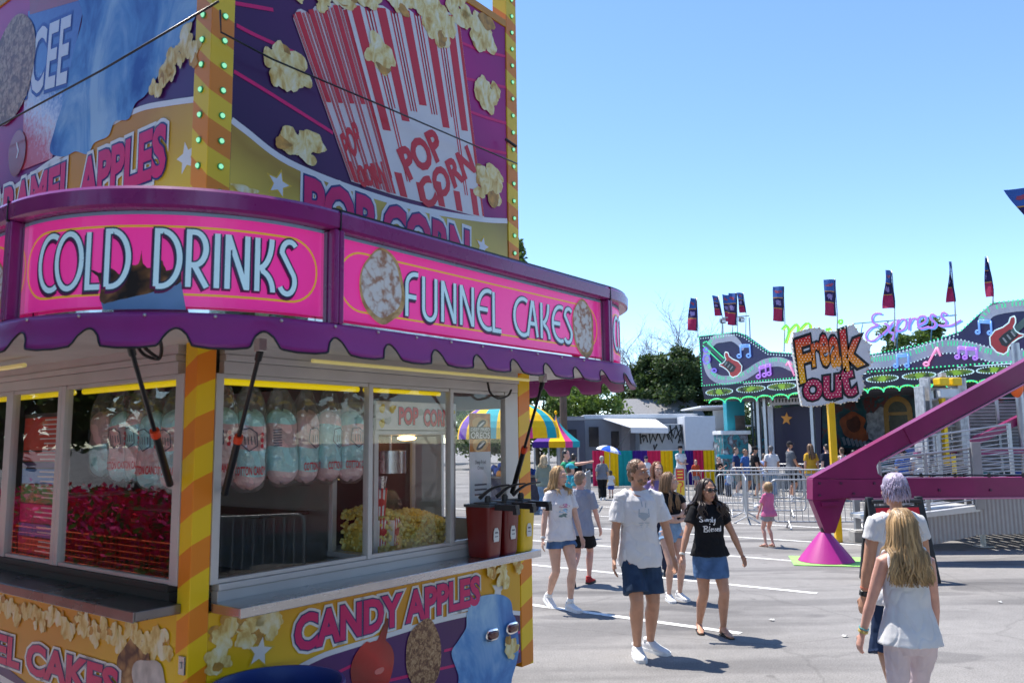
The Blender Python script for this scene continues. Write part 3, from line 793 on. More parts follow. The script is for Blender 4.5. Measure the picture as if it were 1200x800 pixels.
M_purp_print = gradmat('print_purple', (.42, 0, .35), [(1.3, srgb(40, 14, 70)), (2.1, srgb(84, 14, 90)), (2.9, srgb(180, 14, 124)), (3.3, srgb(150, 16, 114))], .38, .05, .1, 1.2)
M_purp_print2 = gradmat('print_purple_low', (.3, .2, .6), [(.1, srgb(44, 14, 70)), (.7, srgb(84, 26, 110)), (1.3, srgb(60, 10, 74))], .38, .05, .1, 2)
M_purp_print3 = gradmat('print_purple_left', (0, .25, .5), [(1.8, srgb(38, 24, 84)), (2.6, srgb(96, 30, 118)), (3.4, srgb(200, 24, 130))], .38, .05, .1, 1.5)
M_corn = fluffmat('popcorn_soft', (srgb(206, 160, 70), srgb(240, 220, 150), srgb(250, 244, 216)))
M_corn.node_tree.nodes['Noise Texture'].inputs['Scale'].default_value = 13
M_corn2 = M_corn
M_cornedge = mat('popcorn_print_edge', srgb(196, 146, 66), .45, var=.4, scale=16)
M_nut = voro('nut_print', (.62, .40, .22), (.42, .22, .10), 34, .4, (.16, .06, .03), bump=0)
M_fluffb = gradmat('blue_floss_print', (.3, -.3, .7), [(.0, srgb(60, 112, 190)), (1.2, srgb(126, 178, 226)), (2.4, srgb(70, 130, 200)), (3.2, srgb(110, 170, 216)), (4.4, srgb(60, 122, 180))], .5, .1, 1.8, 3.2)
M_fluffb = fluffmat('soft_floss_print', (srgb(44, 96, 176), srgb(96, 156, 216), srgb(168, 206, 236)))
M_orange_post = stripemat('striped_post', (-.42, .55, 1), .36, srgb(250, 204, 8), srgb(242, 138, 18))
M_orange_post2 = stripemat('striped_tower_post', (.3, -.9, 1), .36, srgb(240, 204, 50), srgb(232, 140, 44))
M_glass = glass('window_glass', (.985, .99, .99))
M_bulb = glow('green_lamp', srgb(150, 240, 190), .45)
M_bulbrim = mat('lamp_rim', srgb(30, 150, 90), .3, var=0)
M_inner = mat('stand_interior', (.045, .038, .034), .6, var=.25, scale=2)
M_under = mat('awning_underside', (.62, .60, .58), .55, var=.14, scale=2.2)
M_yellow_tube = mat('yellow_tube', srgb(250, 220, 20), .3, var=0, emit=srgb(255, 225, 20), es=.22)
M_pale_tube = mat('pale_tube', srgb(250, 236, 150), .3, var=0, emit=srgb(255, 238, 150), es=.08)

stand = thing('food_stand', 'purple, pink and gold fairground food stand with scalloped awning and tall popcorn picture sign', 'food stand', W(0, 0, 0), radians(90) - ANG)
stand.scale = (SK, SK, SK)
def Rm(o0=0.0): return lambda u, v, o: V((u, o0 - o, v))
def Lm(o0=0.0): return lambda u, v, o: V((o0 - o, u, v))
def Cm(o0=0.0): return lambda u, v, o: ringp(u, o0 + o, v)

# --- body walls
def wall(name, m, *boxes, parent=stand, bevel=.004):
    b = MB()
    for a, c in boxes: b.b2(a, c)
    return b.build(name, m, parent, bevel=bevel)
YE, XE = 5.6, 3.29
lowR = wall('lower_panel', M_gold, ((.1195, 0, .14), (3.119, .04, 1.052)))
lowL = wall('lower_panel', M_gold, ((0, .1215, .14), (.04, YE, 1.052)))
wall('end_wall', M_aluw, ((3.25, .172, .14), (3.288, YE, 1.3)), ((3.25, .172, 2.3), (3.288, YE, 3.1)), ((3.25, 1.02, 1.3), (3.288, YE, 2.3)), ((3.25, .172, 1.3), (3.288, .26, 2.3)))
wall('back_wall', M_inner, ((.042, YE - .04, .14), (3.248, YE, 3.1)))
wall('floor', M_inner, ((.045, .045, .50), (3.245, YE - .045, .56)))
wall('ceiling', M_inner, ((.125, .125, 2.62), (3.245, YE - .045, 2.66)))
# header, sill and window frames, right-hand face
wall('window_header', M_aluw, ((.172, -.004, 2.425), (3.118, .05, 2.50)), ((.172, -.020, 2.502), (3.118, .05, 2.54)), ((.172, -.006, 2.542), (3.118, .05, 2.62)))
wall('window_header', M_aluw, ((-.004, .205, 2.425), (.05, YE, 2.50)), ((-.020, .205, 2.502), (.05, YE, 2.54)), ((-.006, .205, 2.542), (.05, YE, 2.62)))
wall('window_sill', M_aluw, ((.172, -.006, 1.055), (3.118, .06, 1.165)), ((.172, -.018, 1.167), (3.118, .06, 1.205)))
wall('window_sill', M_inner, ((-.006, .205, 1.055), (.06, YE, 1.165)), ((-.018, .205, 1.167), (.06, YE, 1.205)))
fr = MB()
for a, b in ((.1195, .170), (1.335, 1.375), (2.205, 2.245), (2.92, 2.985)): fr.b2((a, -.012, 1.207), (b, .045, 2.423))
fr.b2((2.99, -.002, 1.207), (3.118, .06, 2.423))
for a, b in ((.172, 1.333), (1.377, 2.203), (2.247, 2.918)):
    fr.b2((a, -.004, 1.207), (b, .03, 1.232)); fr.b2((a, -.004, 2.398), (b, .03, 2.423))
wfR = fr.build('window_frame', M_aluw, stand, bevel=.003)
fl = MB()
for a, b in ((.1215, .203), (1.585, 1.635), (1.640, 1.690), (2.42, 2.53), (4.0, 4.1)): fl.b2((-.012, a, 1.207), (.045, b, 2.423))
for a, b in ((.205, 1.583), (1.692, 2.418), (2.532, 3.998)):
    fl.b2((-.004, a, 1.207), (.03, b, 1.232)); fl.b2((-.004, a, 2.398), (.03, b, 2.423))
wfL = fl.build('window_frame', M_aluw, stand, bevel=.003)
for a, b in ((.172, 1.333), (1.377, 2.203), (2.247, 2.918)):
    g = MB(); g.b2((a, .012, 1.233), (b, .016, 2.397)); g.build('window_pane', M_glass, wfR)
for a, b in ((.205, 1.583), (1.692, 2.418), (2.532, 3.998)):
    g = MB(); g.b2((.012, a, 1.233), (.016, b, 2.397)); g.build('window_pane', M_glass, wfL)
# posts
def post(a, c, m, nm='striped_post'): return wall(nm, m, (a, c), bevel=.006)
cpost = post((-.006, -.006, .10), (.118, .120, 2.61), M_orange_post)
post((3.1205, -.006, .10), (3.292, .165, 2.61), M_orange_post)
lp = MB(); lp.b2((-.020, .004, .74), (-.007, .06, .84)); lp.b2((-.028, .026, .775), (-.0205, .040, .808)); lp.build('latch_plate', M_steel, cpost, bevel=.002)
# counters
cR = MB(); cR.b2((.13, -.275, 1.052), (3.03, -.008, 1.106)); cR.b2((.13, -.289, 1.048), (3.03, -.277, 1.108)); cR.build('counter', M_steel, stand, bevel=.004)
cL = MB(); cL.b2((-.275, .07, 1.062), (-.008, 4.6, 1.116)); cL.b2((-.289, .07, 1.058), (-.277, 4.6, 1.118)); cL.build('counter', mat('dark_counter', (.22, .21, .22), .28, metal=.9, var=.2, scale=3), stand, bevel=.004)
# awning: underside, roof, rails, uprights, signs, skirt
ss = ring_s()
uw = MB(); vs = []; 
inner = [ringp(s, 0, 0) for s in ss]
def clampb(p): return V((min(max(p.x, .03), XE - .03), max(p.y, .03), 2.60))
uw.loft([[clampb(p), ringp(s, -.03, 2.615)] for p, s in zip(inner, ss)], caps=False, closed=False)
uw.build('awning_underside', M_under, stand)
ro = MB(); ro.loft([[V((min(max(p.x, .1), XE - .1), max(p.y, .1), 3.16)), ringp(s, -.10, 3.145)] for p, s in zip(inner, ss)], caps=False, closed=False)
ro.b2((.11, .11, 3.13), (XE - .11, YE, 3.16)); ro.build('roof', mat('roof_white', (.5, .5, .5), .6), stand)
tr = MB(); sweep(tr, [(-.10, 3.148), (.0, 3.148), (.018, 3.16), (.022, 3.235), (.010, 3.252), (-.10, 3.252)], ss); tr.build('awning_top_rail', M_purple, stand, True, auto=30)
te = MB(); sweep(te, [(-.012, 3.253), (.004, 3.253), (.004, 3.266), (-.012, 3.266)], [s for s in ss if s >= QA]); te.build('awning_gutter', M_black, stand)
br_ = MB(); sweep(br_, [(-.10, 2.600), (.0, 2.600), (.012, 2.606), (.012, 2.634), (-.10, 2.634)], ss); br_.build('awning_bottom_rail', M_purple, stand, True, auto=30)
bk = MB(); sweep(bk, [(-.112, 2.635), (-.103, 2.635), (-.103, 3.147), (-.112, 3.147)], ss); bk.build('awning_back_channel', M_mirror, stand)
UPS = (-QA - .025, QA + .035, QA + X2 - CC, QA + X2 - CC + (CC + DD) * pi / 2)
for s in UPS:
    u = MB(); 
    for a, b in ((-.034, -.002), (.002, .034)):
        u.loft([[ringp(s + q, o, z) for q, o in ((a, -.10), (b, -.10), (b, .016), (a, .016))] for z in (2.635, 3.147)])
    u.build('awning_upright', M_purple, stand, bevel=.006)
    for e in (-.052, .052):
        gm = MB(); gm.loft([[ringp(s + e + q, o, z) for q, o in ((-.012, -.10), (.012, -.10), (.012, -.04), (-.012, -.04))] for z in (2.636, 3.146)]); gm.build('awning_channel', M_mirror, stand)
# skirt with scallops
pitch = .390; NOT = .145
def skirt_z(s):
    p = ((s - .103) % pitch) / pitch           # 0 at the notch centre
    d = min(p, 1 - p) * pitch
    if d < .040: return 2.553 - .026 * (d / .040) ** 2
    if d < .076: t = (d - .040) / .036; return 2.527 - .062 * (3 * t * t - 2 * t ** 3)
    return 2.465 - .010 * min(1, (d - .076) / .07)
sk = MB(); dense = []; s = -QA - 3.0
while s < S_B: dense.append(s); s += .0125
rings = []
for s in dense:
    zb = skirt_z(s)
    col = []
    for t in (0, .12, .35, .6, .82, 1.0):
        z = 2.632 + (zb - 2.632) * t; dz = 2.632 - z
        col.append(ringp(s, .013 + .010 * (t > .05) + .05 * (dz / .17) ** 1.6, z))
    rings.append(col)
sk.loft(rings, caps=False, closed=False)
sko = sk.build('scalloped_skirt', M_purple2, stand, True)
so_m = sko.modifiers.new('t', 'SOLIDIFY'); so_m.thickness = .006; so_m.offset = -1
ed = MB(); ed.tube([r[-1] for r in rings], .0052, 6); ed.build('skirt_edging', M_black, stand, True)
for s in [(-1.9 + .31 * i) for i in range(18)]:
    rv = MB(); rv.ell(ringp(s, .026, 2.616), (.009, .009, .009), 8, 6); rv.build('rivet', M_alu, stand, True)
for s in (QA + .035, -QA - .025, QA + X2 - CC):     # joints between the bent and the straight lengths
    jn = MB(); jn.loft([[ringp(s + q, o, z) for q, o in ((-.004, -.02), (.004, -.02), (.004, .0245), (-.004, .0245))] for z in (3.146, 3.2545)]); jn.build('rail_joint', M_black, stand)
    jn = MB(); jn.loft([[ringp(s + q, o, z) for q, o in ((-.003, -.02), (.003, -.02), (.003, .0145), (-.003, .0145))] for z in (2.599, 2.636)]); jn.build('rail_joint', M_black, stand)
# cold drinks sign (follows the corner), funnel cakes sign, the next ones in part
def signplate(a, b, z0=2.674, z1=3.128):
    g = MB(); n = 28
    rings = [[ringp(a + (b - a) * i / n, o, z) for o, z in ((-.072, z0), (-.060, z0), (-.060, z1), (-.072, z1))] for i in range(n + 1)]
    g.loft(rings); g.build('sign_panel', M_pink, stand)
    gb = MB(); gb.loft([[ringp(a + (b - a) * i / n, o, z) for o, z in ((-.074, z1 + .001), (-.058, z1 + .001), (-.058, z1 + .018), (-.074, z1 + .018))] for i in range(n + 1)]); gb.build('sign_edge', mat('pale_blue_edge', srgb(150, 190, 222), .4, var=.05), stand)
    ln = MB(Cm(-.060)); rr = .17; q = .036
    pts = []
    for cx, cz, a0 in ((b - q - rr, z1 - .05 - rr, 0), (a + q + rr, z1 - .05 - rr, 90), (a + q + rr, z0 + .05 + rr, 180), (b - q - rr, z0 + .05 + rr, 270)):
        pts += arc(cx, cz, rr, rr * .95, a0, a0 + 90, 8)
    dn = []
    for p1, p2 in zip(pts, pts[1:] + pts[:1]):
        m_ = max(1, int(abs(p2[0] - p1[0]) / .06)); dn += [(p1[0] + (p2[0] - p1[0]) * j / m_, p1[1] + (p2[1] - p1[1]) * j / m_) for j in range(m_)]
    ln.ribbon(dn, .011, .0012, closed=True); ln.build('sign_border', M_pinkline, stand)
def decotext(txt, a, b, z0=2.770, z1=3.045):
    mp = Cm(-.060)
    f = lambda u, v: (a + (b - a) * u, z0 + (z1 - z0) * v)
    sh = MB(mp); stroke_text(sh, txt, .046, .0026, lambda u, v: (a + (b - a) * u - .006, z0 + (z1 - z0) * v - .012), lift=.0002); sh.build('lettering_shade', mat('letter_shade', srgb(120, 20, 90), .5, var=0), stand)
    e1 = MB(mp); stroke_text(e1, txt, .044, .0036, f, lift=.0002); e1.build('lettering_edge', M_letter_dark, stand)
    e2 = MB(mp); stroke_text(e2, txt, .027, .0046, f, lift=.0002); e2.build('lettering', M_letter_lite, stand)
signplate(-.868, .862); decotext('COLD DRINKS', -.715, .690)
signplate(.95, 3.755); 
q0 = QA - CC      # run of a point x on the straight side = x + q0
decotext('FUNNEL CAKES', .79 + q0, 2.63 + q0, 2.752, 3.015)
sE = QA + X2 - CC
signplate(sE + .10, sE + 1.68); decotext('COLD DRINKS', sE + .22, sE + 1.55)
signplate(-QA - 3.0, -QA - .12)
def smooth_outline(pts, n=5, j=.0, seed=1):
    rr = random.Random(seed); P = catmull([(p[0], p[1], 0) for p in pts], n, True)
    return [(p.x + rr.uniform(-j, j), p.y + rr.uniform(-j, j)) for p in P]
# pictures on the pink signs
def blob(c, rx, ry, n=26, j=.12, seed=0, rot=0.0, lob=0):
    rr = random.Random(seed); ph = [rr.uniform(0, 6.28) for _ in range(6)]; out = []
    for i in range(n):
        a = 2 * pi * i / n; k = 1 + j * sum(sin((m + 2) * a + ph[m]) / (m + 1.5) for m in range(5))
        if lob: k *= 1 + .12 * abs(sin(lob * a + ph[5]))
        x, y = rx * k * cos(a), ry * k * sin(a)
        out.append((c[0] + x * cos(rot) - y * sin(rot), c[1] + x * sin(rot) + y * cos(rot)))
    return out
M_fcake = voro('funnel_cake_print', (.86, .84, .82), (.84, .80, .74), 20, .5, (.50, .26, .16), bump=0)
M_fedge = voro('funnel_cake_crust', (.80, .56, .26), (.72, .46, .18), 18, .5, (.5, .28, .1), bump=0)
for cu, cv, ru_, rv_, sd_ in ((.605 + q0, 2.900, .170, .232, 3), (2.80 + q0, 2.885, .165, .225, 5), (-QA - .36, 2.86, .16, .17, 9)):
    fk = MB(Cm(-.060)); fk.fan(blob((cu, cv), ru_, rv_, 40, .08, sd_), .0052); fk.cur = 1; fk.fan(blob((cu - .008, cv + .012), ru_ * .88, rv_ * .88, 40, .08, sd_), .0062); fk.build('funnel_cake_picture', [M_fedge, M_fcake], stand)
M_cola = voro('cola_print', (.42, .18, .06), (.12, .05, .02), 14, .35, (.02, .01, .01), bump=0)
cp = MB(Cm(-.060), .05); 
cp.cur = 1; cp.poly([(-.30, 2.70), (-.20, 2.715), (-.05, 2.75), (.10, 2.80), (.13, 2.657), (-.285, 2.657)], .0018)
cp.cur = 0; cp.poly(smooth_outline([(-.37, 2.86), (-.31, 2.80), (-.30, 2.695), (-.2, 2.705), (-.02, 2.745), (.10, 2.795), (.08, 2.86), (.03, 2.85), (.0, 2.90), (-.04, 2.86), (-.09, 2.88), (-.10, 2.95), (-.115, 2.88), (-.17, 2.87), (-.2, 2.83), (-.26, 2.86), (-.30, 2.84)], 4, .004), .0022)
cp.build('drink_picture', [M_cola, mat('cup_print', srgb(120, 160, 205), .4, var=.1)], stand)

# lamps under the awning and inside the windows
def tube(name, a, b, r, m, parent=stand): t = MB(); t.cyl(a, b, r, 12); return t.build(name, m, parent, True, auto=40)
tube('tube_lamp', (.75, -.10, 2.535), (3.15, -.10, 2.535), .013, M_pale_tube)
tube('tube_lamp', (-.30, 1.55, 2.545), (-.30, 4.6, 2.545), .016, M_pale_tube)
tube('tube_lamp', (.18, .10, 2.385), (1.33, .10, 2.385), .020, M_yellow_tube); tube('tube_lamp', (1.39, .10, 2.385), (2.2, .10, 2.385), .016, M_yellow_tube)
tube('tube_lamp', (.10, .20, 2.385), (.10, 1.55, 2.385), .020, M_yellow_tube); tube('tube_lamp', (.10, 1.70, 2.385), (.10, 3.4, 2.385), .020, M_yellow_tube)
tube('hanging_rail', (.2, .30, 2.44), (3.2, .30, 2.44), .012, M_alu); tube('hanging_rail', (.30, .2, 2.44), (.30, 4.5, 2.44), .012, M_alu)
def strut(a, b):
    a, b = V(a), V(b); s1 = MB(); m_ = a.lerp(b, .60)
    s1.cyl(m_, b, .021, 12); s1.cyl(a, m_, .012, 12); s1.cyl(a, a.lerp(b, .06), .02, 10)
    o = s1.build('gas_strut', M_black, stand, True, auto=40)
    r_ = MB(); r_.cyl(a.lerp(b, .575), a.lerp(b, .62), .026, 12); r_.build('strut_collar', mat('red_collar', srgb(226, 70, 30), .4, var=0), o, True, auto=40)
    bt = MB(); bt.box(a + V((0, 0, .03)), (.05, .05, .07)); bt.build('strut_bracket', M_alu, o, bevel=.004)
strut((-.01, -.60, 2.50), (.172, -.045, 1.72)); strut((2.645, -.60, 2.47), (2.96, -.045, 1.57)); strut((-.60, -.36, 2.50), (-.045, .17, 1.78))
hk = MB()
for p in (((-.35, .05, 2.57), (-.33, .0, 2.50), (-.30, -.1, 2.47), (-.33, -.18, 2.52), (-.36, -.2, 2.58)), ((-.40, -.02, 2.6), (-.36, -.08, 2.52), (-.31, -.12, 2.47))): hk.tube(catmull(p, 4), .010, 6)
hk.tube(catmull(((2.62, -.06, 2.49), (2.62, -.09, 2.40), (2.72, -.10, 2.36), (2.86, -.09, 2.39), (2.93, -.07, 2.44)), 5), .010, 6)
hk.build('cable_hook', M_black, stand, True)

# --- tower above the roof
TY = .05
tR = wall('popcorn_sign', M_purp_print, ((.203, TY, 3.05), (3.065, TY + .06, 5.83)))
tL = wall('caramel_apple_sign', M_purp_print3, ((TY, .218, 3.05), (TY + .06, 4.6, 5.83)))
wall('sign_trim', M_gold, ((.203, TY - .012, 5.831), (3.065, TY + .07, 5.90))); wall('sign_trim', M_gold, ((TY - .012, .218, 5.831), (TY + .07, 4.6, 5.90)))
tp = wall('lamp_post', M_orange_post2, ((TY - .012, TY - .012, 3.05), (.2, .215, 6.3)), bevel=.005)
te_ = wall('lamp_post', M_orange_post2, ((3.0665, TY - .012, 3.05), (3.222, .2, 6.35)), bevel=.005)
def bulb(c, nrm, parent):
    b = MB(); n_ = V(nrm); b.cyl(V(c), V(c) + n_ * .008, .021, 14); o = b.build('lamp_socket', M_bulbrim, parent, True, auto=40)
    g = MB(); g.ell(V(c) + n_ * .010, (.0155 if not n_.x else .012, .0155 if not n_.y else .012, .0155), 12, 8); g.build('bulb', M_bulb, parent, True)
for k in range(15):
    z = 3.37 + .1625 * k
    bulb((.128, TY - .012, z), (0, -1, 0), tp); bulb((TY - .012, .125, z), (-1, 0, 0), tp)
for k in range(18): bulb((3.146, TY - .012, 3.37 + .1625 * k), (0, -1, 0), te_)
# pictures on the popcorn sign
def R(px, py): return RF(px, py, TY)
def Lp(px, py): return LF(px, py, TY)
gold = MB(Rm(TY)); gold.poly([(.205, 3.06), (3.063, 3.06)] + [R(*p) for p in ((594, 259), (562, 257), (492, 246), (415, 222), (337, 190), (288, 155))] + [(.205, R(271, 141)[1])], .003); gold.build('gold_field', M_goldR, tR)
wb = MB(Rm(TY)); wb.ribbon(catmull([(*R(*p), 0) for p in ((271, 141), (288, 154), (337, 190), (415, 222), (492, 245), (562, 257), (594, 259))], 6), [.045 + .0 * i for i in range(37)], .005); wb.build('white_swoosh', M_white, tR)
for p in (((277, 30), (300, 42), (345, 62)), ((274, 84), (320, 112), (390, 156)), ((540, 50), (560, 58), (594, 67)), ((545, 92), (594, 103)), ((548, 130), (570, 138), (594, 145)), ((548, 168), (570, 175), (594, 180)), ((275, 4), (320, 12))): ms = MB(Rm(TY)); ms.ribbon(catmull([(*R(*q), 0) for q in p], 4), .026, .003); ms.build('magenta_swoosh', M_magenta, tR)

# bucket
A1, A2, A3, A4 = (V(R(*p)) for p in ((343, 22), (401, 12), (461, 229), (411, 213)))
B1, B2, B3, B4 = (V(R(*p)) for p in ((401, 12), (538, 26), (567, 256), (461, 229)))
M_box = mat('bucket_white', (.78, .74, .74), .35, var=.03, coat=.2); M_boxs = mat('bucket_white_side', (.70, .62, .64), .35, var=.03, coat=.2)
def quad_pt(q, u, v): return q[0].lerp(q[1], u).lerp(q[3].lerp(q[2], u), v)
bq = MB(Rm(TY))
def scal(q, n):
    top = []
    for i in range(n):
        for j in range(5): t = (i + j / 5) / n; top.append(quad_pt(q, t, -.045 * sin(pi * j / 5) ))
    return [tuple(p) for p in top] + [tuple(quad_pt(q, 1, 0)), tuple(q[2]), tuple(q[3])]
QS, QF = (A1, A2, A3, A4), (B1, B2, B3, B4)
bq.cur = 1; bq.poly(scal(QS, 3), .006); bq.cur = 0; bq.poly(scal(QF, 5), .0066); bq.build('popcorn_bucket', [M_box, M_boxs], tR)
rs = MB(Rm(TY))
def vstripe(q, u, w, v0, v1, o):
    rs.add([(*quad_pt(q, u - w, v0), o), (*quad_pt(q, u + w, v0), o), (*quad_pt(q, u + w, v1), o), (*quad_pt(q, u - w, v1), o)], [(0, 1, 2, 3)])
for q, us, w in ((QF, (.10, .30, .50, .70, .90), .036), (QS, (.12, .37, .62, .87), .05)):
    for i, u in enumerate(us):
        for v0, v1 in ((-.03, .50 if q is QS else .56 + .07 * (i < 1) - .1 * (i == 2)), (.86 + .03 * (i % 2), .995)): vstripe(q, u, w, v0, v1, .0078)
        for d in (-.075, .075, -.10, .10):
            if 0.01 < u + d < .99: vstripe(q, u + d, w * .16, -.02, .50 if (abs(u - .5) < .35 and q is QF) else .9 if q is QF else .99, .0078)
vstripe(QF, .012, .012, 0, .99, .0078); vstripe(QF, .988, .010, 0, .99, .0078)
rs.build('red_stripe', M_redprint, tR)
for wd, q1, q2, q3 in (('POP', (479, 210), (520, 183), (465, 177)), ('CORN', (498, 246), (556, 200), (487, 216)), ('POP', (407, 190), (424, 172), (398, 160)), ('CORN', (422, 219), (452, 213), (416, 196))):
    tx = MB(Rm(TY)); put_text(tx, wd, R(*q1), R(*q2), R(*q3), .0092, .045); tx.build('bucket_lettering', M_redprint, tR)
# popped corn
def corn(mb, c, rx, ry, seed, o, n=7):
    n = int(n * 1.6)
    rr = random.Random(seed)
    for i in range(n):
        a = rr.uniform(0, 6.28); d = rr.uniform(.2, .75)
        q_ = rr.uniform(.26, .44); bx_ = q_ * rr.uniform(.9, 1.1), q_ * rr.uniform(.9, 1.1); mb.cur = 0 if rr.random() > .10 else 2
        mb.fan(blob((c[0] + rx * d * cos(a), c[1] + ry * d * sin(a)), rx * bx_[0], ry * bx_[1], 18, .24, seed * 31 + i), o + .0002 * i)
sc_ = lambda a, b: abs(R(a + b, 100)[0] - R(a, 100)[0])
for i, (x, y, w, h_) in enumerate(((335, 84, 30, 36), (350, 169, 27, 24), (441, 58, 23, 28), (571, 106, 17, 24), (573, 216, 22, 27), (372, 0, 18, 14), (402, -2, 20, 16), (432, -4, 20, 16), (462, -2, 22, 18), (490, 2, 22, 18), (512, 22, 20, 34), (538, 12, 18, 20), (562, 34, 20, 26), (350, -6, 14, 10), (285, 222, 16, 6))):
    cn = MB(Rm(TY)); c = R(x, y); corn(cn, c, abs(R(x + w, y)[0] - c[0]), abs(R(x, y - h_)[1] - c[1]), 40 + i, .009, 9); cn.build('popcorn_picture', [M_corn, M_corn2, M_cornedge], tR)
def star(mb, c, r, o, rot=.2, q=.45):
    mb.fan([(c[0] + (r if i % 2 == 0 else r * q) * sin(i * pi / 5 + rot), c[1] + (r if i % 2 == 0 else r * q) * cos(i * pi / 5 + rot)) for i in range(10)], o)
for x, y, r_ in ((326, 216, .085), (565, 289, .085)):
    st = MB(Rm(TY)); st.cur = 1; star(st, R(x, y), r_ * 1.3, .004); st.cur = 0; star(st, R(x, y), r_, .006); st.build('star_picture', [M_white, mat('star_gold', srgb(226, 190, 60), .4, var=.05)], tR)
def banner(name, parent, mp, txt, P0, P1, Pt, o=.006, outs=(.130, .072, .042), bend=0.0, mats=None):
    for i, (of, m_) in enumerate(zip(outs, mats or (M_white, M_navy, M_magenta))):
        t = MB(mp); put_text(t, txt, P0, P1, Pt, o + .002 * i, of, bend); t.build(('lettering_edge', 'lettering_line', 'lettering')[i], m_, parent)
a_, b_ = R(357, 256), R(548, 312)
zc1, zc2 = R(363, 211)[1], R(545, 272)[1]
banner('POP CORN', tR, Rm(TY), 'POP CORN', (a_[0], zc1 - .36), (b_[0], zc2 - .36), (a_[0] + .0, zc1))
# caramel apple sign
gl = MB(Lm(TY)); gl.poly([(.22, 3.06), (.22, Lp(228, 118)[1])] + [Lp(*p) for p in ((200, 121), (165, 128), (130, 146), (90, 172), (60, 190), (20, 218), (-20, 246), (-120, 320))] + [(4.58, 3.06)], .003); gl.build('gold_field', M_gold, tL)
wl_ = MB(Lm(TY)); wl_.ribbon(catmull([(*Lp(*p), 0) for p in ((229, 117), (200, 121), (165, 128), (130, 146), (90, 172), (60, 190), (20, 218), (-20, 246))], 5), .04, .005); wl_.build('white_swoosh', M_white, tL)
cu_ = MB(Lm(TY)); cu_.poly([Lp(*p) for p in ((34, 14), (102, -4), (62, 186), (26, 200))], .007)
cu_.cur = 1; cu_.poly([Lp(*p) for p in ((36, 18), (104, -2), (108, -20), (36, -8))], .0074); cu_.build('iced_drink_cup', [gradmat('cup_red_blue', (0, -.55, .8), [(1.6, srgb(200, 36, 56)), (2.15, srgb(210, 80, 100)), (2.4, srgb(220, 226, 240)), (2.65, srgb(70, 130, 200)), (3.2, srgb(40, 80, 170))], .35, .2, .22, 34), mat('cup_lip', srgb(170, 60, 80), .3, var=.1)], tL)
for i, (of, m_) in enumerate(((.06, mat('icee_blue', srgb(40, 80, 170), .4, var=0)), (.02, M_white))):
    t = MB(Lm(TY)); put_text(t, 'ICEE', Lp(30, 112), Lp(79, 96), Lp(36, 40), .009 + .002 * i, of); t.build('cup_lettering', m_, tL)
nd = MB(Lm(TY)); c = Lp(16, 82); nd.fan(blob(c, abs(Lp(42, 82)[0] - c[0]), abs(Lp(16, 24)[1] - c[1]), 40, .05, 5), .013); nd.build('nutty_apple_picture', voro('nut_print_pale', (.66, .46, .30), (.46, .27, .16), 22, .4, (.20, .08, .05), bump=0), tL)
ch = MB(Lm(TY)); c = Lp(22, 180); ch.fan(blob(c, .16, .19, 30, .04, 2), .015); ch.cur = 1; ch.ribbon([Lp(22, 168), Lp(24, 178), Lp(22, 186)], .02, .017); ch.build('apple_picture', [gradmat('apple_red', (0, -.4, .6), [(1.0, srgb(110, 14, 24)), (2.2, srgb(190, 40, 40))], .3, .3, .1), M_white], tL)
fb = MB(Lm(TY)); fb.poly(smooth_outline([Lp(*p) for p in ((96, -30), (236, -30), (233, 14), (216, 42), (206, 66), (188, 88), (172, 112), (160, 122), (152, 140), (136, 143), (128, 160), (112, 168), (104, 181), (90, 178), (76, 184), (60, 178), (66, 150), (78, 110), (88, 60), (98, 20))], 6, .0), .0085); fo_ = fb.build('cotton_candy_picture', M_fluffb, tL)
for i, (x, y) in enumerate(((222, 48), (212, 62), (204, 76), (196, 88), (188, 100), (228, 60))):
    cl_ = MB(Lm(TY)); c = Lp(x, y); corn(cl_, c, .10, .12, 70 + i, .010 + .001 * i, 7); cl_.build('popcorn_picture', [M_corn, M_corn2, M_cornedge], tL)
sl_ = MB(Lm(TY)); star(sl_, Lp(219, 185), .11, .005); sl_.build('star_picture', M_white, tL)
zb_, zt_ = Lp(192, 203)[1], Lp(198, 146)[1]
banner('CARAMEL', tL, Lm(TY), 'APPLES', (Lp(96, 219)[0], zb_), (Lp(194, 203)[0], zb_), (Lp(96, 219)[0], zt_), .009)
banner('CARAMEL', tL, Lm(TY), 'CARAMEL', (Lp(-26, 262)[0], zb_ + .03), (Lp(85, 222)[0], zb_ + .02), (Lp(-26, 262)[0], zt_ + .05), .009)
# lower panels
pr = MB(Rm(0)); pr.poly([(.12, .145), (3.117, .145)] + [RF(*p, 0) for p in ((609, 719), (578, 716), (548, 719), (500, 730), (460, 742), (400, 760), (372, 770), (340, 790))] + [(.12, .36)], .003); pr.build('purple_field', M_purp_print2, lowR)
wr = MB(Rm(0)); wr.ribbon(catmull([(*RF(*p, 0), 0) for p in ((609, 718), (578, 716), (548, 719), (500, 730), (460, 742), (400, 760), (372, 770), (330, 792))], 5), .035, .005); wr.build('white_swoosh', M_white, lowR)
for p in (((520, 762), (560, 752), (609, 740)), ((440, 800), (520, 782), (609, 762)), ((350, 810), (430, 770))): mg = MB(Rm(0)); mg.ribbon([RF(*q, 0) for q in p], .02, .004); mg.build('magenta_swoosh', M_magenta, lowR)
banner('CANDY', lowR, Rm(0), 'CANDY APPLES', (.735, .722), (2.55, .722), (.735, .925), .007)
ap = MB(Rm(0)); c = RF(436, 784, 0); ap.fan([(c[0] + .20 * cos(a) * (1 + .06 * sin(3 * a)), c[1] + .21 * sin(a) * (1 - .10 * (abs(cos(a)) < .3) * (sin(a) > 0))) for a in [2 * pi * i / 40 for i in range(40)]], .009)
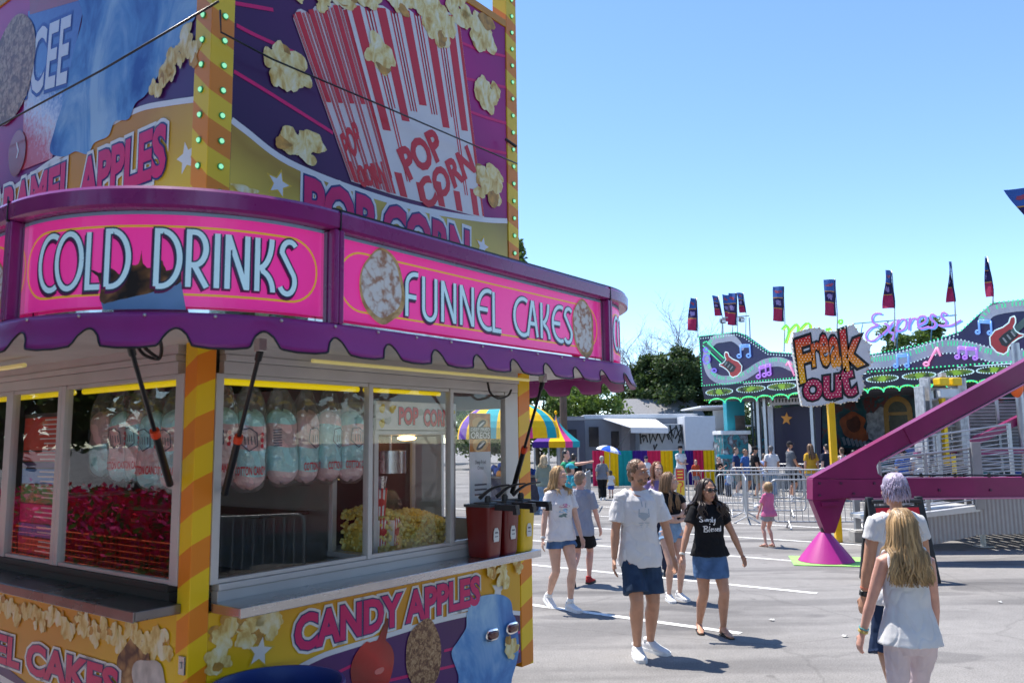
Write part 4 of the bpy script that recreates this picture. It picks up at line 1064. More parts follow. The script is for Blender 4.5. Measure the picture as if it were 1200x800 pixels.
ap.poly([(c[0] + .02, c[1] + .16), (c[0] + .13, c[1] + .32), (c[0] + .16, c[1] + .31), (c[0] + .12, c[1] + .17)], .0085)
ap.cur = 1; ap.fan(blob((c[0] + .06, c[1] - .02), .045, .022, 14, .1, 1), .011); ap.build('candy_apple_picture', [gradmat('candy_red', (.7, 0, .8), [(.8, srgb(80, 3, 6)), (1.25, srgb(150, 8, 10)), (1.42, srgb(206, 20, 20)), (1.7, srgb(110, 5, 10))], .22, .2, .08), mat('apple_shine', srgb(236, 130, 120), .3, var=0)], lowR)
nt_ = MB(Rm(0)); c = RF(496, 766, 0); nt_.fan(blob(c, .19, .25, 50, .07, 12), .010); nt_.build('nutty_apple_picture', M_nut, lowR)
bl = MB(Rm(0)); bl.poly(smooth_outline([RF(*p, 0) for p in ((552, 704), (566, 697), (585, 696), (597, 703), (600, 718), (604, 728), (607, 760), (600, 790), (590, 812), (540, 812), (536, 790), (528, 765), (536, 750), (545, 735), (546, 720))], 6, .0), .010); fo_ = bl.build('cotton_candy_picture', M_fluffb, lowR)
for i, (x, y, r_) in enumerate(((262, 742, .10), (285, 738, .13), (300, 732, .12), (318, 726, .11), (275, 730, .10), (590, 672, .13), (604, 664, .08), (575, 668, .09), (596, 758, .11), (252, 776, .10))): lc_ = MB(Rm(0)); corn(lc_, RF(x, y, 0), r_, r_ * .95, 90 + i, (.005 if x < 500 else .022) + .0006 * i, 7); lc_.build('popcorn_picture', [M_corn, M_corn2, M_cornedge], lowR)
for x, y, r_ in ((304, 763, .085), (583, 690, .09)):
    ls = MB(Rm(0)); ls.cur = 1; star(ls, RF(x, y, 0), r_ * 1.3, .006); ls.cur = 0; star(ls, RF(x, y, 0), r_, .008); ls.build('star_picture', [M_white, mat('star_gold', srgb(226, 190, 60), .4, var=.05)], lowR)
for px_, py_ in ((574, 743), (597.5, 735)):
    c = RF(px_, py_, 0); ml = MB()
    def oval(sx, sz, y): return [V((c[0] + sx * cos(t) * abs(cos(t)) ** -.35 if abs(cos(t)) > .01 else c[0], y, c[1] + sz * sin(t) * (abs(sin(t)) ** -.35 if abs(sin(t)) > .01 else 1))) for t in [2 * pi * i / 28 for i in range(28)]]
    ml.loft([oval(.085, .048, -.022), oval(.085, .048, -.028), oval(.078, .041, -.032)]); o = ml.build('marker_light', mat('chrome', (.8, .8, .82), .12, metal=1, var=0), lowR, True, auto=35)
    le = MB(); le.loft([oval(.068, .033, -.0325), oval(.066, .031, -.042), oval(.05, .02, -.046)]); le.build('lens', mat('dark_red_lens', (.10, .008, .012), .15, var=.1, coat=.5), o, True)
# left lower panel
L0 = lambda px, py: LF(px, py, 0)
z0_, z1_ = L0(64, 796)[1], L0(70, 764)[1]
banner('FUNNEL', lowL, Lm(0), 'FUNNEL CAKES', (L0(-72, 733)[0], z0_), (L0(138, 815)[0], z0_), (L0(-72, 733)[0], z1_), .007)
for i in range(26):
    px_ = -60 + i * 10.2; py_ = 706 + (px_ / 190) * 44 + (i % 3) * 5; ll = MB(Lm(0)); corn(ll, L0(px_, py_), .10, .085, 120 + i, .004 + .0005 * (i % 5), 7); ll.build('popcorn_picture', [M_corn, voro('popcorn_print_brown', (.84, .72, .38), (.70, .48, .18), 10, .45, (.36, .18, .06), bump=0), M_cornedge], lowL)
fl_ = MB(Lm(0)); fl_.fan(blob(L0(160, 785), .22, .17, 40, .16, 77), .006); fl_.cur = 1; fl_.fan(blob(L0(176, 800), .20, .13, 30, .14, 78), .0075); fl_.build('funnel_cake_picture', [voro('choc_cake_print', (.70, .46, .20), (.40, .20, .07), 13, .45, (.10, .03, .02), bump=0), mat('cream_print', (.62, .56, .52), .5, var=.25, scale=12)], lowL)
ws = MB(Lm(0)); ws.ribbon([L0(-40, 770), L0(20, 805), L0(60, 835)], .05, .004); ws.build('white_swoosh', M_white, lowL)
pl_ = MB(Lm(0)); pl_.poly([(.6, .145), (4.5, .145), (4.5, .62), (2.6, .50), (1.6, .33)], .003); pl_.build('purple_field', M_purp_print2, lowL)
# skirting and ground box under the stand
wall('chassis', mat('chassis_black', (.02, .02, .02), .7), ((.3, .3, -.02), (3.0, YE - .3, .139)), ((.35, .35, -.50), (.43, .43, -.021)), ((2.85, .35, -.50), (2.93, .43, -.021)), ((.29, .29, -.53), (.49, .49, -.501)), ((2.79, .29, -.53), (2.99, .49, -.501)))
for x in (.22, 2.9):
    b = MB(); b.cyl((x, 2.9, -.12), (x + .24, 2.9, -.12), .41, 28); b.build('wheel', M_black, stand, True, auto=40)
# interior clutter that shows through the glass
sf = MB()
for z in (1.25, 1.65, 2.05): sf.b2((2.55, 2.9, z), (3.2, YE - .1, z + .03))
sf.b2((.6, YE - .6, 1.45), (2.4, YE - .1, 1.48))
sf.build('interior_shelf', mat('shelf_grey', (.22, .21, .20), .5), stand, bevel=.004)
# ------------------------------------------------------------------ things in, on and by the stand
SRZ = radians(90) - ANG
def sthing(*a, **k): t = thing(*a, **k); t.scale = (SK, SK, SK); return t
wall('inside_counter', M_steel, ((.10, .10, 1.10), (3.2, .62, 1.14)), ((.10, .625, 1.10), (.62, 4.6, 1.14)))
def bagmat():
    m = bpy.data.materials.new('clear_plastic'); m.use_nodes = True; N, L = m.node_tree.nodes, m.node_tree.links
    N.remove(N['Principled BSDF'])
    t = N.new('ShaderNodeBsdfTransparent'); t.inputs[0].default_value = (.94, .96, .96, 1)
    g = N.new('ShaderNodeBsdfGlossy'); g.inputs['Roughness'].default_value = .12
    d = N.new('ShaderNodeBsdfTranslucent'); d.inputs[0].default_value = (.8, .82, .8, 1)
    d2 = N.new('ShaderNodeBsdfDiffuse'); d2.inputs[0].default_value = (.75, .77, .75, 1)
    tc = N.new('ShaderNodeTexCoord'); nz = N.new('ShaderNodeTexNoise'); nz.inputs['Scale'].default_value = 9; L.new(tc.outputs['Object'], nz.inputs['Vector'])
    bp = N.new('ShaderNodeBump'); bp.inputs['Strength'].default_value = .9; bp.inputs['Distance'].default_value = .03; L.new(nz.outputs['Fac'], bp.inputs['Height']); L.new(bp.outputs[0], g.inputs['Normal'])
    x0 = N.new('ShaderNodeMixShader'); x0.inputs[0].default_value = .5; L.new(d.outputs[0], x0.inputs[1]); L.new(d2.outputs[0], x0.inputs[2])
    x1 = N.new('ShaderNodeMixShader'); x1.inputs[0].default_value = .15; L.new(t.outputs[0], x1.inputs[1]); L.new(x0.outputs[0], x1.inputs[2])
    x2 = N.new('ShaderNodeMixShader'); x2.inputs[0].default_value = .12; L.new(x1.outputs[0], x2.inputs[1]); L.new(g.outputs[0], x2.inputs[2])
    L.new(x2.outputs[0], N['Material Output'].inputs[0]); return m
M_bag = bagmat()
M_fpink = mat('pink_floss', (.97, .60, .60), .95, var=.12, scale=14, bump=.5, bscale=60)
M_fblue = mat('blue_floss', (.50, .88, .95), .95, var=.12, scale=14, bump=.5, bscale=60)
M_bagred = mat('bag_red_ink', srgb(214, 40, 60), .5, var=0)
M_bagblk = mat('bag_dark_ink', (.05, .08, .14), .5, var=0)
def candy_bag(x, y, turn, order, label, group, seed, back=False):
    rr = random.Random(seed)
    t = sthing('cotton_candy_bag', label, 'cotton candy', W(x, y, 2.45), SRZ + turn, group); t.scale = (SK * rr.uniform(.92, 1.06), SK * rr.uniform(.92, 1.06), SK * rr.uniform(.93, 1.05)); t.rotation_euler = (radians(rr.uniform(-2.5, 2.5)), radians(rr.uniform(-2.5, 2.5)), SRZ + turn)
    n = 20; wob = [rr.uniform(0, 6.28) for _ in range(4)]
    def ring(z, r, wr=.06, k=1.0, flat=.8):
        return [V((r * (1 + wr * sin(5 * a + wob[0]) + wr * .6 * sin(9 * a + wob[1] + z * 20)) * cos(a), flat * r * (1 + wr * sin(4 * a + wob[2])) * sin(a), z)) for a in [2 * pi * j / n for j in range(n)]]
    b = MB(); b.loft([ring(.03, .030, .3), ring(.01, .022, .3), ring(-.01, .012, .2), ring(-.03, .018, .3), ring(-.09, .055, .18), ring(-.16, .086, .10), ring(-.24, .106, .06), ring(-.45, .116, .04), ring(-.62, .117, .04), ring(-.69, .098, .08), ring(-.725, .05, .1)])
    bo = b.build('clear_bag', M_bag, t, True)
    tw = MB(); tw.tube([(0, 0, .025), (0, 0, -.012)], [.014, .014], 8); tw.build('bag_tie', mat('white_tie', (.7, .7, .7), .5), bo)
    f = MB(); zs = [-.215, -.22, -.232, -.25, -.275, -.31, -.345, -.38, -.42, -.46, -.50, -.54, -.58, -.62, -.655, -.68, -.695, -.70]
    pr = [.02, .045, .068, .086, .097, .103, .105, .102, .106, .107, .104, .108, .108, .104, .094, .074, .045, .02]; ph = [rr.uniform(0, 6.28) for _ in range(6)]
    rg = [[V((r * (1 + .05 * sin(3 * a + ph[0] + z * 24) + .03 * sin(7 * a + ph[1] - z * 40)) * cos(a), .85 * r * (1 + .05 * sin(4 * a + ph[2] + z * 30)) * sin(a), z + .010 * sin(2 * a + ph[3]))) for a in [2 * pi * j / n for j in range(n)]] for z, r in zip(zs, pr)]
    for i in range(len(rg) - 1):
        f.cur = order[min(3, i * 4 // (len(rg) - 1))]; f.loft([rg[i], rg[i + 1]], caps=False)
    fo = f.build('floss', [M_fpink, M_fblue], t, True)
    fm = lambda u, v, o: V(((.112 + o) * sin(u / .112), -.82 * (.118 + o) * cos(u / .112), v))
    if not back:
        tx = MB(fm); put_text(tx, 'COTTON CANDY', (-.09, -.615), (.12, -.615), (-.09, -.565), .006, .02); tx.build('bag_lettering', M_bagred, bo)
        o2 = MB(fm); o2.ribbon([(-.06, -.42), (-.05, -.34), (0, -.33), (.045, -.36), (.05, -.44), (0, -.47)], .006, .006, closed=True)
        for q in range(4): o2.ribbon([(-.03 + .02 * q, -.38), (-.025 + .02 * q, -.43)], .005, .0065)
        o2.build('bag_drawing', M_bagblk, bo)
        o3 = MB(fm)
        for q in range(3): o3.disc((.085, -.37 - .035 * q), .013, .015, .006, 10)
        o3.build('bag_dots', M_bagred, bo)
    else:
        o2 = MB(fm)
        for q in range(7): o2.ribbon([(-.09, -.35 - .017 * q), (-.035, -.35 - .017 * q)], .006, .006)
        o2.box((0, 0, 0), (.0001, .0001, .0001)); o2.build('bag_small_print', M_bagblk, bo)
    return t
gR, gL = 'cotton candy bags in the right-hand window', 'cotton candy bags in the left-hand window'
for i, (x, tn, od, lb, bk_) in enumerate(((.37, -.5, (1, 0, 0, 0), 'mostly hidden cotton candy bag right beside the striped corner post, behind the sloping strut', False),
    (.575, -.25, (1, 0, 1, 0), 'cotton candy bag with blue top crossed by the black strut in the right-hand window', False),
    (.80, .1, (1, 0, 1, 0), 'cotton candy bag turned with its small dark print outward, right of the black strut', True),
    (1.03, .5, (0, 0, 1, 0), 'pink topped cotton candy bag third from the popcorn cabinet', False),
    (1.245, .55, (0, 1, 1, 0), 'narrow pink topped cotton candy bag second from the popcorn cabinet', False),
    (1.455, .3, (1, 0, 1, 0), 'blue topped cotton candy bag hanging nearest to the popcorn cabinet', False))):
    candy_bag(x, .30, tn - .35, od, lb, gR, 10 + i, bk_)
for i, (y, tn, od, lb, bk_) in enumerate(((1.66, .2, (0, 0, 1, 1), 'cotton candy bag with dark printed square, nearest to the coloured menu board', True),
    (1.40, .4, (1, 0, 0, 1), 'blue over pink cotton candy bag second from the menu board', False),
    (1.17, .2, (0, 1, 0, 1), 'cotton candy bag behind the upper end of the left-hand strut', False),
    (.94, .3, (1, 1, 0, 1), 'blue topped cotton candy bag behind the middle of the left-hand strut', False),
    (.70, .2, (1, 0, 1, 0), 'cotton candy bag in the left-hand window hanging nearest to the striped corner post', False))):
    candy_bag(.30, y, -pi / 2 + tn, od, lb, gL, 30 + i, bk_)
# popcorn cabinet
pm = sthing('popcorn_machine', 'glass popcorn cabinet with white and red lettered top sign, seen through the window', 'popcorn machine', W(2.08, .48, 1.14), SRZ)
b = MB()
for x in (-.44, .44):
    for y in (-.23, .23): b.box((x, y, .58), (.045, .045, 1.16))
b.box((0, 0, .02), (.93, .52, .04)); b.box((0, 0, .94), (.93, .52, .03)); b.build('cabinet_frame', M_aluw, pm, bevel=.004)
b = MB(); b.box((0, .24, .5), (.88, .02, .85)); b.build('cabinet_back', M_inner, pm)
b = MB(); b.box((0, -.015, 1.07), (.92, .50, .22)); sb = b.build('sign_box', mat('sign_white', (.80, .78, .74), .4, var=.05), pm, bevel=.006)
pmm = lambda u, v, o: V((u, -.266 - o, v))
for i, (of, m_) in enumerate(((.07, M_black), (.045, mat('corn_red', srgb(226, 36, 40), .4, var=.05)))):
    t = MB(pmm); put_text(t, 'POP', (-.22, 1.01), (-.01, 1.01), (-.22, 1.13), .002 + .002 * i, of); put_text(t, 'CORN', (.06, 1.00), (.36, 1.00), (.06, 1.12), .002 + .002 * i, of); t.build(('lettering_edge', 'lettering')[i], m_, sb)
t = MB(pmm)
for i, (u, v) in enumerate(((-.40, 1.12), (-.34, 1.03), (-.29, 1.12), (.02, 1.10), (.40, 1.11), (.41, 1.02), (-.40, 1.01))): t.cur = i % 2; t.fan(blob((u, v), .035, .03, 14, .25, i), .002)
t.build('popcorn_drawing', [mat('corn_yellow', srgb(240, 214, 90), .4, var=.1), mat('corn_grey', (.55, .56, .5), .5, var=.2)], sb)
b = MB(); b.cyl((0, .05, .62), (0, .05, .80), .13, 20); b.cyl((0, .05, .80), (0, .05, .93), .012, 8); b.cyl((-.1, .05, .60), (-.1, .05, .42), .05, 10, .02); b.build('kettle', M_steel, pm, True, auto=40)
b = MB(); b.ell((.12, -.02, .90), (.10, .05, .02)); b.build('warming_lamp', glow('warm_lamp', srgb(255, 205, 130), 6), pm, True)
b = MB(); b.box((0, -.245, .48), (.84, .004, .86)); b.build('cabinet_glass', M_glass, pm)
b = MB(); rr = random.Random(4)
def heap_h(x, y): return .25 + .12 * math.exp(-((x + .25) / .22) ** 2) + .03 * sin(x * 9) - .05 * (abs(y) / .2)
ico = bmesh.new(); bmesh.ops.create_icosphere(ico, subdivisions=1, radius=1.0); iv = [v.co.copy() for v in ico.verts]; ifc = [tuple(v.index for v in f.verts) for f in ico.faces]; ico.free()
b.cur = 1; b.box((0, -.01, .13), (.74, .38, .20)); b.ell((-.24, -.01, .22), (.14, .17, .13), 12, 8)
for i in range(2600):
    x = rr.uniform(-.39, .40); y = rr.uniform(-.235, .2); hz = heap_h(x, y)
    z = hz * (rr.uniform(.05, 1) if (y < -.19 or x < -.33) else rr.uniform(.85, 1.0))
    r = rr.uniform(.013, .022); b.cur = rr.choice((0, 0, 1))
    b.add([V((x, y, .04 + z)) + V((v.x * r * rr.uniform(.6, 1.3), v.y * r * rr.uniform(.6, 1.3), v.z * r * rr.uniform(.6, 1.3))) for v in iv], ifc)
hp_ = b.build('popcorn', [mat('corn_a', (.86, .74, .26), .8, var=.15, scale=40), mat('corn_b', (.86, .62, .12), .8, var=.2, scale=40)], None, True)
hp_.location = W(2.08, .48, 1.14); hp_.rotation_euler = (0, 0, SRZ); hp_.scale = (SK, SK, SK); tag(hp_, 'heap of yellow popcorn filling the bottom of the glass cabinet', 'popcorn', kind='stuff')
M_boxw = mat('carton_white', (.78, .76, .74), .5, var=.04); M_boxr = mat('carton_red', srgb(206, 40, 46), .5, var=.05)
for i, (x, z, rz_) in enumerate(((-.36, .10, .1), (-.22, .09, .35), (-.37, .32, -.2))):
    bx = sthing('popcorn_box', ('red and white popcorn carton at the left end of the popcorn heap', 'second red and white popcorn carton leaning beside the first in the popcorn', 'upper popcorn carton propped on the cabinet\'s left side')[i], 'popcorn box', W(2.08 + x, .48 - .20, 1.14 + z), SRZ + rz_, 'popcorn cartons')
    c_ = MB(); q = .055
    for k in range(6):
        c_.cur = k % 2; u0, u1 = -q + 2 * q * k / 6, -q + 2 * q * (k + 1) / 6
        c_.add([(u0 * .8, -.03, 0), (u1 * .8, -.03, 0), (u1, -.04, .19 + .015 * (k % 2)), (u0, -.04, .19 + .015 * (k % 2))], [(0, 1, 2, 3)])
    c_.cur = 0; c_.add([(-q * .8, -.03, 0), (q * .8, -.03, 0), (q, -.04, .19), (-q, -.04, .19), (-q * .8, .03, 0), (q * .8, .03, 0), (q, .04, .19), (-q, .04, .19)], [(4, 5, 6, 7), (0, 4, 7, 3), (1, 5, 6, 2), (0, 1, 5, 4)])
    c_.build('carton', [M_boxw, M_boxr], bx)
    l_ = MB(lambda u, v, o: V((u, -.0395 - o, v))); l_.disc((0, .10), .035, .03, .002); l_.build('carton_badge', M_boxr, bx)
# poster in the third pane
po = sthing('food_poster', 'white poster advertising deep fried cookies taped inside the serving window', 'poster', W(2.655, .055, 1.42), SRZ)
b = MB(); b.box((0, 0, .41), (.28, .004, .82)); b.build('poster_sheet', mat('poster_white', (.78, .80, .86), .5, var=.03), po)
pm2 = lambda u, v, o: V((u, -.002 - o, v))
b = MB(pm2); b.add([(-.137, .50, .001), (.137, .50, .001), (.137, .815, .001), (-.137, .815, .001)], [(0, 1, 2, 3)]); b.build('poster_photo', mat('fried_dough', srgb(214, 140, 60), .5, var=.35, scale=16), po)
b = MB(pm2)
for v in (.73, .56):
    b.cur = 0; b.fan(blob((.0, v), .10, .062, 24, .1, int(v * 50)), .0016); b.cur = 1; b.fan(blob((.01, v - .005), .065, .032, 20, .12, 3, .5), .0024); b.cur = 2; b.fan(blob((.012, v - .004), .045, .010, 14, .1, 4, .5), .003)
b.build('cookie_picture', [mat('dough_pale', srgb(236, 190, 120), .5, var=.2, scale=20), mat('cookie_dark', (.02, .018, .02), .5, var=.2), M_white], po)
b = MB(pm2); b.add([(-.139, .605, .0034), (.139, .605, .0034), (.139, .705, .0034), (-.139, .705, .0034)], [(0, 1, 2, 3)]); b.build('poster_band', M_black, po)
b = MB(pm2); put_text(b, 'DEEP FRIED', (-.125, .672), (.125, .672), (-.125, .698), .0044, .02); put_text(b, 'OREOS', (-.125, .612), (.125, .612), (-.125, .662), .0044, .02); b.build('poster_lettering', M_white, po)
b = MB(pm2); put_text(b, 'Deep Fried', (-.07, .40), (.07, .40), (-.07, .43), .002, .005); put_text(b, 'Oreos', (-.04, .355), (.04, .355), (-.04, .383), .002, .005)
for v in (.23, .19, .15): b.ribbon([(-.08, v), (.08, v)], .014, .002)
b.build('poster_small_print', mat('ink_grey', (.12, .12, .16), .6, var=0), po)
# menu board in the left-hand window
mb_ = sthing('menu_board', 'tall menu board of red, blue, green and magenta bands inside the left-hand window', 'menu board', W(.075, 2.06, 1.24), SRZ - pi / 2)
b = MB(); b.box((0, .012, .50), (.70, .02, 1.02)); b.build('board', mat('board_dark', (.06, .05, .05), .5), mb_)
mm = lambda u, v, o: V((u, -.0 - o, v))
for v0, v1, c in ((.74, .98, (206, 58, 36)), (.66, .73, (190, 50, 50)), (.615, .65, (70, 40, 110)), (.50, .605, (46, 124, 196)), (.36, .49, (50, 140, 70)), (.22, .35, (200, 40, 110)), (.12, .21, (70, 100, 180)), (.0, .11, (196, 60, 50))):
    b = MB(mm); b.add([(-.33, v0, .003), (.33, v0, .003), (.33, v1, .003), (-.33, v1, .003)], [(0, 1, 2, 3)]); o_ = b.build('menu_band', mat('menu_%d_%d' % (c[0], c[1]), srgb(*c), .35, var=.05), mb_)
    b = MB(mm); k = v1 - .02; rr = random.Random(int(v0 * 100))
    while k > v0 + .01 and v1 - v0 > .05:
        b.ribbon([(-.10 + rr.uniform(0, .12), k), (.30, k)], .010, .0045); k -= .034
    if b.v: b.build('menu_text_line', mat('menu_ink', (.75, .72, .68), .5, var=0), o_)
# sauce pumps on the counter
def sauce(x, c, name, label):
    t = sthing('sauce_dispenser', label, 'sauce pump', W(x, -.155, 1.108), SRZ, 'sauce dispensers on the counter')
    b = MB(); rings = []
    for z, s_ in ((0, .80), (.02, .86), (.20, .93), (.37, 1.0), (.385, 1.0)):
        w, d = .095 * s_, .125 * s_; q = .028; rg = []
        for cx, cy, a0 in ((w - q, d - q, 0), (-w + q, d - q, 90), (-w + q, -d + q, 180), (w - q, -d + q, 270)):
            rg += [V((cx + q * cos(radians(a0 + 22.5 * i)), cy + q * sin(radians(a0 + 22.5 * i)), z)) for i in range(5)]
        rings.append(rg)
    b.loft(rings); b.build('tub', mat('tub_' + name, c, .35, var=.06, coat=.3), t, True, auto=40)
    b = MB(); b.box((0, 0, .396), (.20, .26, .022)); b.box((0, -.02, .412), (.12, .16, .014)); b.build('lid', mat('lid_grey', (.07, .075, .085), .4, var=.1), t, bevel=.006)
    b = MB(); b.cyl((0, -.04, .41), (0, -.04, .46), .026, 12); b.cyl((0, -.04, .44), (0, -.04, .47), .018, 12); b.box((0, -.21, .385), (.05, .24, .045)); b.box((0, -.32, .36), (.045, .035, .05)); b.build('pump', mat('pump_black', (.035, .035, .04), .4, var=.1), t, True, auto=35)
    b = MB(); pts = catmull(((-.03, .02, .45), (.03, -.01, .50), (.11, -.04, .535), (.22, -.08, .545)), 5); b.tube(pts, [.020] * len(pts), 8, ry=[.016 - .0006 * i for i in range(len(pts))]); b.build('lever', mat('pump_black', (.035, .035, .04), .4), t, True, auto=50)
    lm = lambda u, v, o: V((u, -.118 - o, v))
    b = MB(lm); b.poly([(-.03, .12), (.03, .12), (.036, .15), (.032, .20), (.018, .225), (-.018, .225), (-.032, .20), (-.036, .15)], .004); lb = b.build('tub_label', mat('label_white', (.75, .74, .72), .5, var=.05), t)
    b = MB(lm); b.ribbon([(-.018, .19), (.018, .19)], .012, .0055); b.ribbon([(-.02, .16), (.02, .16)], .006, .0055); b.build('label_mark', mat('ink_grey', (.12, .12, .16), .6), lb)
sauce(2.44, srgb(118, 22, 18), 'ketchup', 'dark red sauce tub with pump, the one nearest the popcorn window')
sauce(2.66, srgb(112, 18, 20), 'ketchup2', 'dark red sauce tub squeezed in the middle of the pump row')
sauce(2.88, srgb(238, 196, 20), 'mustard', 'yellow mustard tub with pump at the end of the counter')
# blue drum
dp = zpt(325, 800, .96); dr = thing('trash_drum', 'blue plastic drum used as a bin in front of the gold panel', 'drum', (dp.x, dp.y, 0))
b = MB(); n = 40; prof = [(.275, 0), (.285, .02), (.29, .30), (.30, .32), (.30, .35), (.29, .37), (.29, .62), (.30, .64), (.30, .67), (.29, .69), (.285, .90), (.292, .925), (.297, .945), (.292, .962), (.28, .962), (.272, .945), (.268, .85), (.268, .2), (.0, .18)]
b.loft([[V((max(r, .001) * cos(2 * pi * j / n), max(r, .001) * sin(2 * pi * j / n), z)) for j in range(n)] for r, z in prof], caps=False)
b.build('barrel', mat('blue_plastic', srgb(34, 62, 138), .42, var=.14, scale=5, bump=.06, bscale=20), dr, True, auto=40)
b = MB(); b.tube([(.02 + .262 * cos(2 * pi * j / 24), .262 * sin(2 * pi * j / 24), .80 + .02 * sin(j * 2)) for j in range(24)], [.012] * 24, 6, closed=True); b.build('bin_liner', mat('liner_black', (.01, .01, .012), .3), dr, True)
# wires strung across the tower
def cable(pts, r, label):
    b = MB(); b.tube(pts, [r] * len(pts), 6); o = b.build('cable', M_black, None, True, loc=pts[0]); tag(o, label, 'cable')
def onR(px, py, y): x, z = RF(px, py, y); return W(x, y, z)
def onL(px, py, x): y, z = LF(px, py, x); return W(x, y, z)
cable([onL(0 - 30, 162, -.10), onL(0, 147, -.10), onL(120, 82, -.10), onL(256, 2, -.08)], .006, 'thin black wire slanting across the caramel apple sign')
cable([onR(258, 12, -.06), onR(259, 38, -.06), onR(320, 70, -.06), onR(450, 125, -.06), onR(606, 192, -.04)], .005, 'thin black wire slanting down across the popcorn sign')
bb = MB(); a = onR(592, 163, -.01); c = onR(605, 172, -.06); bb.cyl(a, c, .01, 6); bb.v = [stand.matrix_basis.inverted() @ p for p in bb.v]; bb.build('wire_bracket', M_black, stand)
# ------------------------------------------------------------------ ground
def asphalt():
    m = mat('asphalt', (.2, .195, .195), .92, var=0, spec=.25); N, L, b = nodes_of(m)
    tc = N.new('ShaderNodeTexCoord')
    def noise_(s, d=5, st=None, rough=.6):
        n_ = N.new('ShaderNodeTexNoise'); n_.inputs['Scale'].default_value = s; n_.inputs['Detail'].default_value = d; n_.inputs['Roughness'].default_value = rough
        if st:
            mp = N.new('ShaderNodeMapping'); mp.inputs['Scale'].default_value = st[0]; mp.inputs['Rotation'].default_value = (0, 0, st[1]); L.new(tc.outputs['Object'], mp.inputs[0]); L.new(mp.outputs[0], n_.inputs['Vector'])
        else: L.new(tc.outputs['Object'], n_.inputs['Vector'])
        return n_
    def ramp(src, a, ca, c, cc):
        r = N.new('ShaderNodeValToRGB'); e = r.color_ramp.elements; e[0].position = a; e[0].color = (*ca, 1); e[1].position = c; e[1].color = (*cc, 1); L.new(src, r.inputs[0]); return r.outputs[0]
    def mult(a, b_, f=1.0):
        x = N.new('ShaderNodeMix'); x.data_type = 'RGBA'; x.blend_type = 'MULTIPLY'; x.inputs[0].default_value = f; L.new(a, x.inputs[6]); L.new(b_, x.inputs[7]); return x.outputs[2]
    g = lambda v: (v, v * .965, v * .94)
    base = ramp(noise_(.35, 3).outputs['Fac'], .3, g(.225), .7, g(.275))
    fine = ramp(noise_(70, 3).outputs['Fac'], .25, (.58, .58, .58), .75, (1.34, 1.34, 1.34))
    mid = ramp(noise_(6, 6).outputs['Fac'], .3, (.90, .90, .90), .7, (1.06, 1.06, 1.06))
    c = mult(mult(base, fine), mid)
    # long worn sweeps left by wheels
    sw = ramp(noise_(.9, 4, ((.22, 1.6, 1), radians(12)), .5).outputs['Fac'], .40, (.70, .70, .71), .52, (1, 1, 1)); c = mult(c, sw, .95)
    # sealed patches with sharp outlines
    pt = ramp(noise_(.55, 2, ((.6, 1.3, 1), radians(25)), .4).outputs['Fac'], .605, (1, 1, 1), .615, (.76, .76, .77)); c = mult(c, pt)
    # cracks
    nzc = noise_(1.4, 4); mx = N.new('ShaderNodeMix'); mx.data_type = 'VECTOR'; mx.inputs[0].default_value = .25; L.new(tc.outputs['Object'], mx.inputs[4]); L.new(nzc.outputs['Color'], mx.inputs[5])
    vo = N.new('ShaderNodeTexVoronoi'); vo.feature = 'DISTANCE_TO_EDGE'; vo.inputs['Scale'].default_value = .42; L.new(mx.outputs[1], vo.inputs['Vector'])
    cr = ramp(vo.outputs['Distance'], .001, (.62, .62, .62), .007, (1, 1, 1)); c = mult(c, cr, .45)
    st = ramp(noise_(2.6, 2).outputs['Fac'], .68, (1, 1, 1), .74, (.70, .70, .70)); c = mult(c, st)
    L.new(c, b.inputs['Base Color'])
    bp = N.new('ShaderNodeBump'); bp.inputs['Strength'].default_value = .5; bp.inputs['Distance'].default_value = .006
    nb = noise_(140, 3); L.new(nb.outputs['Fac'], bp.inputs['Height']); L.new(bp.outputs[0], b.inputs['Normal'])
    return m
g = MB(); q = [-1500, -300, -60, -20, 0, 20, 60, 300, 1500]
g.add([(x, y, 0) for x in q for y in q], [(i * 9 + j, (i + 1) * 9 + j, (i + 1) * 9 + j + 1, i * 9 + j + 1) for i in range(8) for j in range(8)])
tag(g.build('ground', asphalt()), kind='structure')
def paintmat():
    m = mat('line_paint', (.72, .72, .70), .7, var=0); N, L, b = nodes_of(m)
    tc = N.new('ShaderNodeTexCoord'); n_ = N.new('ShaderNodeTexNoise'); n_.inputs['Scale'].default_value = 16; n_.inputs['Detail'].default_value = 7; L.new(tc.outputs['Object'], n_.inputs['Vector'])
    r = N.new('ShaderNodeValToRGB'); e = r.color_ramp.elements; e[0].position = .34; e[0].color = (.34, .335, .33, 1); e[1].position = .46; e[1].color = (.74, .74, .72, 1); L.new(n_.outputs['Fac'], r.inputs[0]); L.new(r.outputs[0], b.inputs['Base Color']); return m
PM = paintmat()
e0 = V((2.33, 8.75, 0)); de = V((1.58, 2.14, 0)); dl = V((-.795, .607, 0)); dn_ = V((.607, .795, 0))
for k in range(9):
    a = e0 + de * k; c = a + dl * (9.5 if k < 3 else 14)
    b = MB(); n = 20
    b.add([(*(a.lerp(c, i / n) + dn_ * (s_ * .055)).xy, .004) for i in range(n + 1) for s_ in (-1, 1)], [(2 * i, 2 * i + 1, 2 * i + 3, 2 * i + 2) for i in range(n)])
    tag(b.build('parking_line', PM), kind='structure')
    if k >= 3:
        a2 = a - dl * 4.5; c2 = a - dl * (10)
        b = MB(); b.add([(*(p + dn_ * (s_ * .055)).xy, .004) for p in (a2, c2) for s_ in (-1, 1)], [(0, 1, 3, 2)]); tag(b.build('parking_line', PM), kind='structure')

